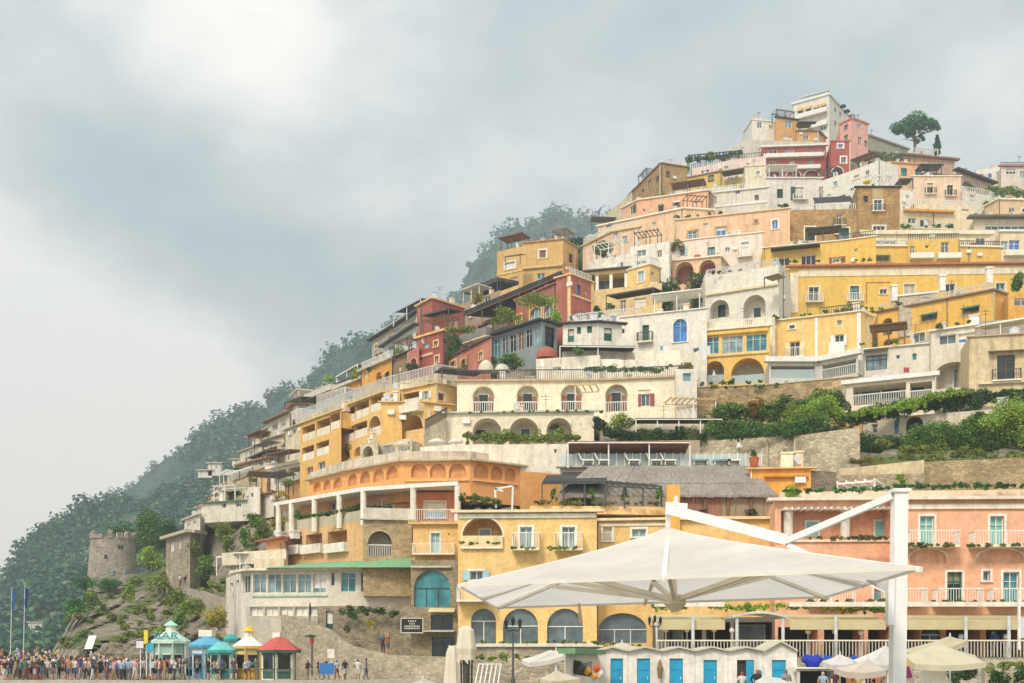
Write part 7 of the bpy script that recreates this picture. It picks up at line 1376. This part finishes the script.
# boulders on the lower cliff
for i in range(9):
    x = random.uniform(70, 190); y = random.uniform(648, 662); Y = random.uniform(99, 101); c = ray(x, y, Y); s = random.uniform(.6, 1.3); bm = bmesh.new(); bmesh.ops.create_icosphere(bm, subdivisions=3, radius=s)
    for v in bm.verts: d = noise.fractal(v.co * .8 + Vector((i * 7, 0, 0)), 1, 2, 4); v.co *= 1 + d * .45; v.co.z *= .8
    me = bpy.data.meshes.new('boulder'); bm.to_mesh(me); bm.free(); me.materials.append(rock('8E8270', 'B4A792', '7A7050', .6, .2)); o = bpy.data.objects.new('boulder', me); COL.objects.link(o); o.location = c; tag(o, 'weathered boulder at the foot of the cliff behind the crowd and kiosks', 'boulder', 'boulders at the cliff foot')
# ================================================================ kiosks
def kiosk(label, x, w, yr, ye, yb, roofc, wallc, trim, Y, cup=None, cupw=.25, text=None, sides=6, extra=None):
    """x: centre px, w roof width px, yr roof top, ye eave, yb ground"""
    px = Y / F; c = ray(x, yb, Y); zg = gz(c.x, Y); c.z = zg; r = empty('kiosk', c, label, 'kiosk', 'beach kiosks on the quay'); R1 = w / 2 * px; rb = R1 * .78; ze = ZC + (HZ - ye) / F * Y; zr = ZC + (HZ - yr) / F * Y; n = sides
    ring = lambda rad, z, ph=.0: [Vector((c.x + rad * math.cos(2*math.pi*(j+.5)/n + ph), c.y + rad * math.sin(2*math.pi*(j+.5)/n + ph), z)) for j in range(n)]
    m = MB(); a_, b_ = ring(rb, zg - .1), ring(rb, ze)
    for j in range(n): m.face([a_[j], a_[(j+1) % n], b_[(j+1) % n], b_[j]])
    m.build('body', M(wallc), r); m = MB(); e, t, t2 = ring(R1, ze - .08), ring(R1 * .5, ze + (zr - ze) * .62), ring(R1 * cupw, zr)
    for j in range(n):
        k = (j + 1) % n; m.face([e[j], e[k], t[k], t[j]]); m.face([t[j], t[k], t2[k], t2[j]])
    m.face(t2); m.face(e[::-1]); m.build('roof', paint(roofc, .7), r); m = MB()
    for j in range(n): k = (j + 1) % n; v = Vector((0, 0, .22)); o_ = (e[j] - c).normalized() * .0; m.hexa([e[j] - v, e[k] - v, e[k] * .999 + c * .001 - v, e[j] * .999 + c * .001 - v, e[j], e[k], e[k] * .999 + c * .001, e[j] * .999 + c * .001])
    m.build('fascia', M(trim), r)
    if cup:
        cc, hh = cup; m = MB(); a_, b_ = ring(R1 * cupw * .9, zr - .05), ring(R1 * cupw * .9, zr + hh * .55)
        for j in range(n): m.face([a_[j], a_[(j+1) % n], b_[(j+1) % n], b_[j]])
        m.build('cupola', M('cream'), r); m = MB(); e2 = ring(R1 * cupw * 1.35, zr + hh * .5); ap = Vector((c.x, c.y, zr + hh))
        for j in range(n): m.face([e2[j], e2[(j+1) % n], ap])
        m.face(e2[::-1]); m.build('cupola_roof', paint(cc, .7), r)
    # front windows and posts
    for j in range(n):
        k = (j + 1) % n; p, q = ring(rb + .02, 0)[j], ring(rb + .02, 0)[k]; md = (p + q) / 2
        if md.y > c.y - .2: continue
        d = (q - p).normalized(); L = (q - p).length; nn_ = Vector((d.y, -d.x, 0)); 
        if nn_.y > 0: nn_ = -nn_
        for (f0, f1, g0, g1, mt, nm, off) in ((.16, .84, .9, 2.0, 'dark', 'window', .03), (.1, .9, .82, .9, trim, 'counter', .22), (.08, .92, 2.02, 2.14, trim, 'lintel', .06), (.14, .86, .12, .7, trim, 'panel', .04)):
            if zg + g1 > ze: g1 = ze - zg - .05
            m = MB(); a_, b_ = p + d * L * f0, p + d * L * f1; a_.z = b_.z = 0; z0, z1 = zg + g0, zg + g1; m.hexa([a_ + nn_ * off + Vector((0, 0, z0)), b_ + nn_ * off + Vector((0, 0, z0)), b_ + Vector((0, 0, z0)), a_ + Vector((0, 0, z0)), a_ + nn_ * off + Vector((0, 0, z1)), b_ + nn_ * off + Vector((0, 0, z1)), b_ + Vector((0, 0, z1)), a_ + Vector((0, 0, z1))]); m.build(nm, M(mt), r)
    pr_ = ring(R1 * .93, 0)
    for j in range(n):
        if pr_[j].y < c.y + .1: m = MB(); m.tube([(pr_[j].x, pr_[j].y, zg), (pr_[j].x, pr_[j].y, ze - .1)], .06, 8); m.build('post', M(trim), r)
    if text:
        tc = bpy.data.curves.new('lettering', 'FONT'); tc.body = text; tc.size = .95; tc.extrude = .03; tc.align_x = 'CENTER'; to_ = bpy.data.objects.new('t', tc); COL.objects.link(to_); tme = bpy.data.meshes.new_from_object(to_.evaluated_get(bpy.context.evaluated_depsgraph_get())); bpy.data.objects.remove(to_); tme.materials.clear(); tme.materials.append(paint('1E7A80', .6)); o = bpy.data.objects.new('lettering', tme); COL.objects.link(o); o.parent = r; o.rotation_euler = (R(62), 0, 0)
        o.location = (0, -(R1 * .93), ze - zg + .1); o.scale = (1.2, .9, 1)
    if extra: extra(r, c, zg, rb)
    return r
kiosk('pale green octagonal bar kiosk with pagoda top and blue lettering', 171, 38, 631, 640, 660, 'B8D8C8', 'A8CCC0', 'D8E8DC', 92.5, ('A8DCC8', .9), .3, 'BAR', 8)
kiosk('bright blue roofed kiosk with square white lantern top', 208, 40, 636, 644, 665, '5AA4C4', 'E4E8E8', '3A9AC8', 91, None, .34)
cubm = MB(); p_ = ray(207, 634, 91); cubm.box((p_.x, p_.y, p_.z + .05), (1.1, 1.1, .55)); kk = [o for o in bpy.data.objects if o.name.startswith('kiosk') and 'bright blue' in o.get('label', '')][0]; cubm.build('lantern_box', M('cream'), kk)
kiosk('small turquoise kiosk with arched doorway beside the blue kiosk', 222, 30, 642, 649, 670, '6ABCB8', 'DCE8E4', '2FA8A4', 89.6, None, .3)
kiosk('teal peaked kiosk roof standing behind the turquoise kiosk', 231, 16, 634, 638, 660, '2FA0A0', 'CFE0DC', '2F9898', 93.5, None, .12)
kiosk('white roofed kiosk with bright yellow cupola and yellow posts', 249, 34, 637, 645, 668, 'EDE6DA', 'F0E0B0', 'E8C040', 91.5, ('F0B820', .95), .3)
kiosk('red roofed kiosk with white chimney box and dark green posts', 279, 46, 637, 649, 678, 'BE5650', 'ECE8E0', '2E5A48', 89, None, .22, sides=6)
cubm = MB(); p_ = ray(277, 637, 89); cubm.box((p_.x, p_.y, p_.z + .1), (.6, .6, .55)); kk = [o for o in bpy.data.objects if o.name.startswith('kiosk') and 'red roofed' in o.get('label', '')][0]; cubm.build('chimney', M('white'), kk)
# signs, boards, lamps on the quay
wb = MB(); a_ = ray(90, 650, 84); wb.bar(ray(85, 651, 84), ray(94, 636, 85), .06, .9) if 0 else wb.hexa([ray(84, 649, 94), ray(92, 649, 94), ray(92, 649, 94.1), ray(84, 649, 94.1), ray(89, 635.5, 95), ray(96.5, 635.5, 95), ray(96.5, 635.5, 95.1), ray(89, 635.5, 95.1)]); tag(wb.build('white_board', M('white')), 'white tilted panel held up above the crowd below the cliff', 'panel')
for x, y, w, h, c_, l in ((140, 641, 7, 7, 'E0D8E0', 'pale lilac round sign beside the bar kiosk'), (150, 643, 7, 8, '3AA0C0', 'blue round sign touching the bar kiosk'), (146, 630, 4, 14, 'E0C840', 'yellow inflatable float hung beside the bar kiosk'), (331, 649, 7, 9, 'E0D8C8', 'small cream notice board on the stone ramp'), (327, 663, 14, 11, '2C70B0', 'blue rental board with yellow edge near the ramp')):
    p = ray(x, y + h / 2, 86.5); r = empty('sign', (p.x, p.y, .1), l, 'sign'); m = MB(); m.box(p, (w / F * 86, .1, h / F * 86)); m.build('board', paint(c_, .6), r); m = MB(); m.box((p.x, p.y + .12, (p.z + .1) / 2), (.08, .08, p.z)); m.build('post', M('steel'), r)
for x, y, w, h, c_, l in ((10, 587, 1.5, 50, '2A5A9A', 'tall thin flagpole with blue flag, the outer of two'), (23, 585, 1.5, 48, '1E3A70', 'tall thin flagpole with navy flag, the inner of two'), ):
    Y_ = 100; p = ray(x, y + 70, Y_); t_ = ray(x + 2, y, Y_); r = empty('flagpole', (p.x, p.y, .1), l, 'flagpole', 'flagpoles above the crowd'); m = MB(); m.tube([(p.x, p.y, .1), t_], [.05, .03], 6); m.build('pole', M('steel'), r)
    m = MB(); q = ray(x + 1.8, y + 3, Y_); 
    for k in range(5): z0, z1 = q.z - k * .35, q.z - (k + 1) * .35; o0, o1 = .07 * math.sin(k * 1.3), .07 * math.sin((k + 1) * 1.3); m.face([(q.x, q.y + o0, z0), (q.x + .35 - .02 * k, q.y - .05 + o0, z0 - .1), (q.x + .33 - .02 * k, q.y - .05 + o1, z1 - .1), (q.x - .01, q.y + o1, z1)])
    m.build('flag', canvas(c_, .3), r)
b = ray(312, 676, 88); r = empty('street_lamp', (b.x, b.y, 0), 'quay lamp with red lantern and flower basket beside the red kiosk', 'street lamp'); m = MB(); m.tube([(b.x, b.y, 0), (b.x, b.y, 2.9)], .06, 8); m.build('post', M('iron'), r); m = MB(); m.tube([(b.x, b.y, 2.6), (b.x, b.y, 2.9), (b.x, b.y, 3.1)], [.1, .2, .05], 8); m.build('lantern', M('C84040'), r); m = MB(); leaves(m, (b.x, b.y - .1, 3.2), (.5, .4, .2), .15); m.build('basket_plants', leafy(*GR['d']), r)
# ================================================================ people
def person_mesh(name, pose):
    """one skin: skeleton edges with a radius at each joint, grown by a Skin modifier; regions coloured by slot"""
    j = {'pel': (0, 0, .95), 'wst': (0, 0, 1.12), 'chs': (0, 0, 1.33), 'nck': (0, 0, 1.47), 'hd0': (0, -.015, 1.56), 'hd1': (0, -.01, 1.69)}
    rad = {'pel': .15, 'wst': .13, 'chs': .155, 'nck': .055, 'hd0': .085, 'hd1': .085}
    E = [('pel', 'wst'), ('wst', 'chs'), ('chs', 'nck'), ('nck', 'hd0'), ('hd0', 'hd1')]
    sw = pose.get('stride', .0); sit = pose.get('sit', 0)
    for s, k in ((-1, 'l'), (1, 'r')):
        f = sw * s
        if sit: kn, an, to_ = (s * .11, -.42, .93), (s * .11, -.45, .5), (s * .11, -.58, .44)
        else: kn, an, to_ = (s * .1, -f * .55 - .02, .5), (s * .1, f * -.75 + (.12 if f < 0 else 0), .09), (s * .12, f * -.75 - .15 + (.12 if f < 0 else 0), .04)
        for nm, p, r_ in (('hip', (s * .09, 0, .9), .1), ('kne', kn, .062), ('ank', an, .042), ('toe', to_, .04)): j[nm + k] = p; rad[nm + k] = r_
        E += [('pel', 'hip' + k), ('hip' + k, 'kne' + k), ('kne' + k, 'ank' + k), ('ank' + k, 'toe' + k)]
        arm = pose['arms'][0 if s < 0 else 1]; sh = (s * .19, 0, 1.39)
        el, ha = {'down': ((s * .25, .02, 1.12), (s * .26, -.06, .88)), 'bent': ((s * .25, .03, 1.13), (s * .14, -.22, 1.16)), 'up': ((s * .27, -.12, 1.36), (s * .14, -.2, 1.6)), 'hip': ((s * .36, .05, 1.16), (s * .19, -.03, 1.0)), 'fwd': ((s * .22, -.16, 1.2), (s * .18, -.42, 1.25)), 'high': ((s * .3, -.02, 1.56), (s * .2, -.05, 1.82))}[arm]
        hh = tuple(ha[i] + (ha[i] - el[i]) * .35 for i in range(3))
        for nm, p, r_ in (('sho', sh, .068), ('elb', el, .045), ('hnd', ha, .034), ('fin', hh, .028)): j[nm + k] = p; rad[nm + k] = r_
        E += [('chs', 'sho' + k), ('sho' + k, 'elb' + k), ('elb' + k, 'hnd' + k), ('hnd' + k, 'fin' + k)]
    ks = list(j); me = bpy.data.meshes.new(name); me.from_pydata([j[k] for k in ks], [(ks.index(a), ks.index(b)) for a, b in E], []); o = bpy.data.objects.new(name, me); COL.objects.link(o)
    o.modifiers.new('s', 'SKIN'); 
    for i, k in enumerate(ks): 
        v = me.skin_vertices[0].data[i]; v.radius = (rad[k], rad[k] * (.72 if k in ('pel', 'wst', 'chs') else 1)); v.use_root = (k == 'pel')
    sb = o.modifiers.new('b', 'SUBSURF'); sb.levels = 1; sb.render_levels = 1
    dg = bpy.context.evaluated_depsgraph_get(); out = bpy.data.meshes.new_from_object(o.evaluated_get(dg)); bpy.data.objects.remove(o); bpy.data.meshes.remove(me)
    out.materials.clear()
    for _ in range(5): out.materials.append(None)
    dress, long_s, shorts, hat = pose.get('dress'), pose.get('long'), pose.get('shorts'), pose.get('hat')
    for p in out.polygons:
        c = p.center; x, y, z = abs(c.x), c.y, c.z; mi = 0
        if z > 1.5 and x < .12 and not (y < -.055 and z < 1.68): mi = 3
        elif z > 1.5 and x < .12: mi = 0
        elif z > 1.48 and x < .09: mi = 0
        elif z >= .98 and x < .2 and z < 1.5 and y > -.16: mi = 1
        elif z >= 1.25 and x < .3 and z < 1.5 and y > -.14: mi = 1
        elif long_s and x >= .2 and z > .95: mi = 1
        elif z < .08: mi = 4
        elif z < (.98 if x < .19 else 0) or (sit and z < 1.02): mi = 2 if (not shorts or z > .52) else 0
        p.material_index = mi
    out.polygons.foreach_set('use_smooth', [True] * len(out.polygons))
    if dress:                              # flare the skirt
        for v in out.vertices:
            if .45 < v.co.z < .98 and abs(v.co.x) < .22: k = (1 - v.co.z) * .8; v.co.x *= 1 + k * .7; v.co.y *= 1 + k
    return out
poses = [dict(arms=('down', 'down'), stride=.0), dict(arms=('bent', 'down'), stride=.16), dict(arms=('down', 'bent'), stride=-.2, shorts=1), dict(arms=('up', 'down'), shorts=1), dict(arms=('hip', 'down'), long=1), dict(arms=('bent', 'bent'), long=1, stride=.1), dict(arms=('down', 'hip'), dress=1, shorts=1), dict(arms=('fwd', 'bent'), stride=.22), dict(arms=('up', 'up'), shorts=1), dict(arms=('down', 'down'), stride=-.25, dress=1, shorts=1)]
PM = [person_mesh('person_body', p) for p in poses]; SITM = person_mesh('person_body', dict(arms=('bent', 'down'), sit=1, shorts=1))
skins = ['D8A888', 'C89070', 'E0B498', 'A87858', '8A5C40']; hairs = {'dark': '2A2220', 'brown': '5A3E2A', 'blond': 'C8A468', 'grey': 'A8A49C', 'white hat': 'E8E4DA', 'red cap': 'B83830', 'straw hat': 'D8BC80'}
shirts = {'white': 'ECE8E2', 'black': '26262A', 'red': 'B83A38', 'navy': '26325A', 'pale blue': '8FB4D8', 'yellow': 'E0C048', 'pink': 'E0A0A8', 'green': '3E7A58', 'orange': 'D87838', 'grey': '98989A', 'purple': '6A4478', 'teal': '3A8A90', 'maroon': '6A2A34', 'cream': 'E4D4B4', 'royal blue': '2A58B8'}
pants = {'dark': '2A2C34', 'blue denim': '46608A', 'white': 'E0DCD4', 'khaki': 'A8946C', 'black': '1E1E22', 'red': 'A03838', 'grey': '7A7C80', 'navy': '28324E'}
posew = ['standing', 'walking', 'shorts, walking', 'hand to face', 'hand on hip', 'long sleeves', 'flared skirt', 'reaching out', 'both hands up', 'skirt, walking']
def mute(h):
    c = [int(h[i:i+2], 16) for i in (0, 2, 4)]; g = sum(c) / 3; return '%02X%02X%02X' % tuple(int(x * .62 + g * .22 + 10) for x in c)
used = set()
def person(x, yf, Y, zone, pose=None, rz=None, group='people crowding the quay', sh=None, pt=None, s=None, z=None):
    for _ in range(60):
        k = random.randrange(len(PM)) if pose is None else pose; a_ = sh or random.choice(list(shirts) + ['white', 'white', 'white', 'black', 'black', 'navy', 'cream', 'grey', 'pale blue']); b_ = pt or random.choice(list(pants)); h_ = random.choice(list(hairs)) if random.random() < .6 else random.choice(('dark', 'brown'))
        ht = h_ if 'h' in h_[-3:] or 'cap' in h_ else h_ + ' hair'; ht = ht if ht.endswith(('hat', 'cap', 'hair')) else ht + ' hair'
        l = f'{a_} top, {b_} bottoms, {ht}, {posew[k]}, {zone}'
        if l not in used and len(l.replace(',', ' ').split()) <= 15: break
    used.add(l); me = PM[k] if k >= 0 else SITM; o = bpy.data.objects.new('person', me); COL.objects.link(o)
    o.location = (((x - CX) / F) * Y, Y, gz((x - CX) / F * Y, Y) if z is None else z); o.rotation_euler = (0, 0, random.uniform(0, 6.28) if rz is None else rz); s = s or random.uniform(.93, 1.06); o.scale = (s, s, s)
    for i, mm in enumerate((paint(random.choice(skins), .6), paint(mute(shirts[a_]), .85), paint(mute(pants[b_]), .85), paint(hairs[h_], .9), paint('3A3430', .8))):
        o.material_slots[i].link = 'OBJECT'; o.material_slots[i].material = mm
    tag(o, l, 'person', group)
    if random.random() < .28 and k >= 0:
        q = BAG.copy() ; COL.objects.link(q); q.parent = o; q.location = (random.choice((0, .02)), .19, 1.22) if random.random() < .6 else (.27, -.02, .85); q.material_slots[0].link = 'OBJECT'; q.material_slots[0].material = paint(mute(random.choice(list(shirts.values()))), .8)
    return o
def zone(x):
    for b, l in ((22, 'below the two flagpoles'), (50, 'near the headland rock'), (80, 'under the headland rock'), (105, 'by the tilted white panel'), (135, 'near the lilac sign'), (160, 'by the lilac and blue signs'), (190, 'before the bar kiosk'), (214, 'before the blue kiosk'), (236, 'before the turquoise kiosk'), (262, 'before the yellow kiosk'), (295, 'before the red kiosk'), (330, 'by the red lantern lamp'), (370, 'by the blue rental board')):
        if x < b: return l
    return 'below the sign board'
bgm = MB(); bgm.tube([(0, 0, -.2), (0, .02, -.12), (0, .02, .1), (0, 0, .2)], [.08, .14, .13, .06], 8); BAG0 = bgm.build('bag', paint('3A3A3A')); BAG = BAG0.copy(); bpy.data.objects.remove(BAG0)
pos = []
for i in range(4000):
    if len(pos) >= 268: break
    x = random.uniform(-3, 312) if random.random() < .35 else random.uniform(-3, 175); Y = random.choice([random.uniform(87, 91), random.uniform(87, 96), random.uniform(92, 112)])
    if x > 150: Y = random.uniform(86.8, 90)
    if x > 150 and random.random() < .45: continue
    if x > 262: Y = random.uniform(86.7, 88)
    if x > 262 and x < 300 and random.random() < .75: continue
    X_ = (x - CX) / F * Y
    if any(abs(X_ - a) < .36 and abs(Y - b) < .42 for a, b in pos): continue
    if x < 150 and Y < 90 and random.random() < .3: continue
    pos.append((X_, Y)); person(x, 0, Y, zone(x))
for x, Y in ((318, 88), (326, 88.5), (337, 89), (345, 88), (358, 88.5), (366, 88)): person(x, 0, Y, zone(x))
person(310, 0, 95.6, 'above the red kiosk', pose=4, z=ray(310, 621.8, 94.7).z, sh='navy', pt='dark', group='people on the ramp')
person(180, 0, 150.6, 'on the upper footpath', pose=0, z=ray(180, 586.4, 150).z, group='people on the ramp'); person(185, 0, 147, 'upper footpath, second', pose=1, z=ray(185, 587.2, 146).z, group='people on the ramp')
for x, c_ in ((383, 'navy'), (388, 'orange')): person(x, 0, 91.6, 'on ramp below creeper', pose=0 if x < 385 else 3, sh=c_, z=ZC + (HZ - 654.5) / F * 91.6, group='people on the ramp')
person(995, 0, 65.5, 'at restaurant rail', pose=5, sh='royal blue', z=1.55, rz=0, s=.95, group='people at the restaurant'); person(1007, 0, 65.8, 'at restaurant rail', pose=4, sh='pink', z=1.3, rz=.3, group='people at the restaurant')
for x, c_, k in ((742, 'white', 0), (757, 'black', 4), (786, 'grey', 7), (823, 'pale blue', 1), (835, 'maroon', 0), (849, 'orange', 3), (858, 'yellow', 6), (878, 'orange', 4)):
    person(x, 0, 54, 'before the beach cabins', pose=k, sh=c_, z=-.72, rz=random.uniform(-.8, .8), group='people on the beach')
# ================================================================ sky, sun, haze, camera
AZ, EL = R(205), R(42)     # sun direction: behind the camera, a little to the west
w = bpy.data.worlds.new('World'); SC.world = w; w.use_nodes = True; nt = w.node_tree; nt.nodes.clear()
out = nt.nodes.new('ShaderNodeOutputWorld'); bg = nt.nodes.new('ShaderNodeBackground'); sk = nt.nodes.new('ShaderNodeTexSky'); sk.sky_type = 'NISHITA'; sk.sun_disc = False; sk.sun_elevation = EL; sk.sun_rotation = AZ; sk.air_density = 1.5; sk.dust_density = 3
bg.inputs[1].default_value = .1
tc = nt.nodes.new('ShaderNodeTexCoord'); sep = nt.nodes.new('ShaderNodeSeparateXYZ'); nt.links.new(tc.outputs['Generated'], sep.inputs[0])
mp = nt.nodes.new('ShaderNodeMapping'); mp.inputs['Scale'].default_value = (1, 1, 1.7); mp.inputs['Rotation'].default_value = (0, R(18), 0); mp.inputs['Location'].default_value = (SKYX, SKYY, SKYZ); nt.links.new(tc.outputs['Generated'], mp.inputs[0])
n1 = tex(nt, 'ShaderNodeTexNoise', 2.1, mp.outputs[0], Detail=6, Roughness=.48, Distortion=.35); n2 = tex(nt, 'ShaderNodeTexNoise', 5.5, mp.outputs[0], Detail=7, Roughness=.55)
mx = nt.nodes.new('ShaderNodeMix'); mx.data_type = 'FLOAT'; mx.inputs[0].default_value = .48; nt.links.new(n1.outputs[0], mx.inputs[2]); nt.links.new(n2.outputs[0], mx.inputs[3])
def sblob(px, py, rad, amt, prev):        # a thicker or thinner part of the cloud deck in a given compass direction
    d = Vector(((px - CX) / F, 1, (HZ - py) / F)).normalized(); dn = nt.nodes.new('ShaderNodeVectorMath'); dn.operation = 'DISTANCE'; dn.inputs[1].default_value = d; nt.links.new(tc.outputs['Generated'], dn.inputs[0])
    mr_ = nt.nodes.new('ShaderNodeMapRange'); mr_.interpolation_type = 'SMOOTHSTEP'; mr_.inputs[1].default_value = 0; mr_.inputs[2].default_value = rad; mr_.inputs[3].default_value = amt; mr_.inputs[4].default_value = 0; nt.links.new(dn.outputs['Value'], mr_.inputs[0])
    a = nt.nodes.new('ShaderNodeMath'); a.operation = 'ADD'; nt.links.new(mr_.outputs[0], a.inputs[0]); nt.links.new(prev, a.inputs[1]); return a.outputs[0]
v = mx.outputs[0]
for b in SKYBLOBS: v = sblob(*b, v)
cl = ramp(nt, v, *SKYRAMP)
gmul = mixc(nt, 1.0, cl, (SKYG, SKYG, SKYG), 'MULTIPLY')
sd = Vector((math.sin(AZ) * math.cos(EL), math.cos(AZ) * math.cos(EL), math.sin(EL))); dt = nt.nodes.new('ShaderNodeVectorMath'); dt.operation = 'DOT_PRODUCT'; dt.inputs[1].default_value = sd; nt.links.new(tc.outputs['Generated'], dt.inputs[0])   # the cloud deck glows round the hidden sun
gm_ = nt.nodes.new('ShaderNodeMapRange'); gm_.interpolation_type = 'SMOOTHSTEP'; gm_.inputs[1].default_value = -.15; gm_.inputs[2].default_value = 1; gm_.inputs[3].default_value = 1; gm_.inputs[4].default_value = GLOW; nt.links.new(dt.outputs['Value'], gm_.inputs[0])
gmul = mixc(nt, 1.0, gmul, gm_.outputs[0], 'MULTIPLY')
fin = mixc(nt, .93, sk.outputs[0], gmul); nt.links.new(fin, bg.inputs[0]); nt.links.new(bg.outputs[0], out.inputs[0])
sl = bpy.data.lights.new('sun', 'SUN'); sl.energy = SUNE; sl.angle = R(12); sl.color = (1, .91, .78); so = bpy.data.objects.new('sun', sl); COL.objects.link(so)
d = Vector((math.sin(AZ) * math.cos(EL), math.cos(AZ) * math.cos(EL), math.sin(EL))); so.rotation_euler = (-d).to_track_quat('-Z', 'Y').to_euler()
hz = MB(); hz.box((0, 665, 232), (3000, 1450, 474)); hm = bpy.data.materials.new('haze'); hm.use_nodes = True; hn = hm.node_tree; hn.nodes.clear(); ho = hn.nodes.new('ShaderNodeOutputMaterial'); hv = hn.nodes.new('ShaderNodeVolumePrincipled'); hv.inputs['Color'].default_value = (.82, .92, .96, 1); hv.inputs['Density'].default_value = HAZE; hv.inputs['Anisotropy'].default_value = .2; hn.links.new(hv.outputs[0], ho.inputs['Volume'])
if HAZE: tag(hz.build('haze', hm), kind='stuff')
cam = bpy.data.cameras.new('camera'); cam.sensor_width = 36; cam.lens = 36 * F / 1024; cam.shift_x = 0; cam.shift_y = (HZ - 341.5) / 1024; cam.clip_end = 6000; cam.clip_start = .1; co = bpy.data.objects.new('camera', cam); COL.objects.link(co); co.location = (0, 0, ZC); co.rotation_euler = (R(90), 0, 0); SC.camera = co
SC.view_settings.view_transform = 'Standard'; SC.view_settings.look = 'None'; SC.view_settings.exposure = EXPO; SC.view_settings.gamma = 1; SC.view_settings.use_curve_mapping = False
SC.cycles.max_bounces = 5; SC.cycles.diffuse_bounces = 2; SC.cycles.volume_bounces = 0; SC.cycles.transparent_max_bounces = 6; SC.cycles.glossy_bounces = 2; SC.cycles.use_denoising = True
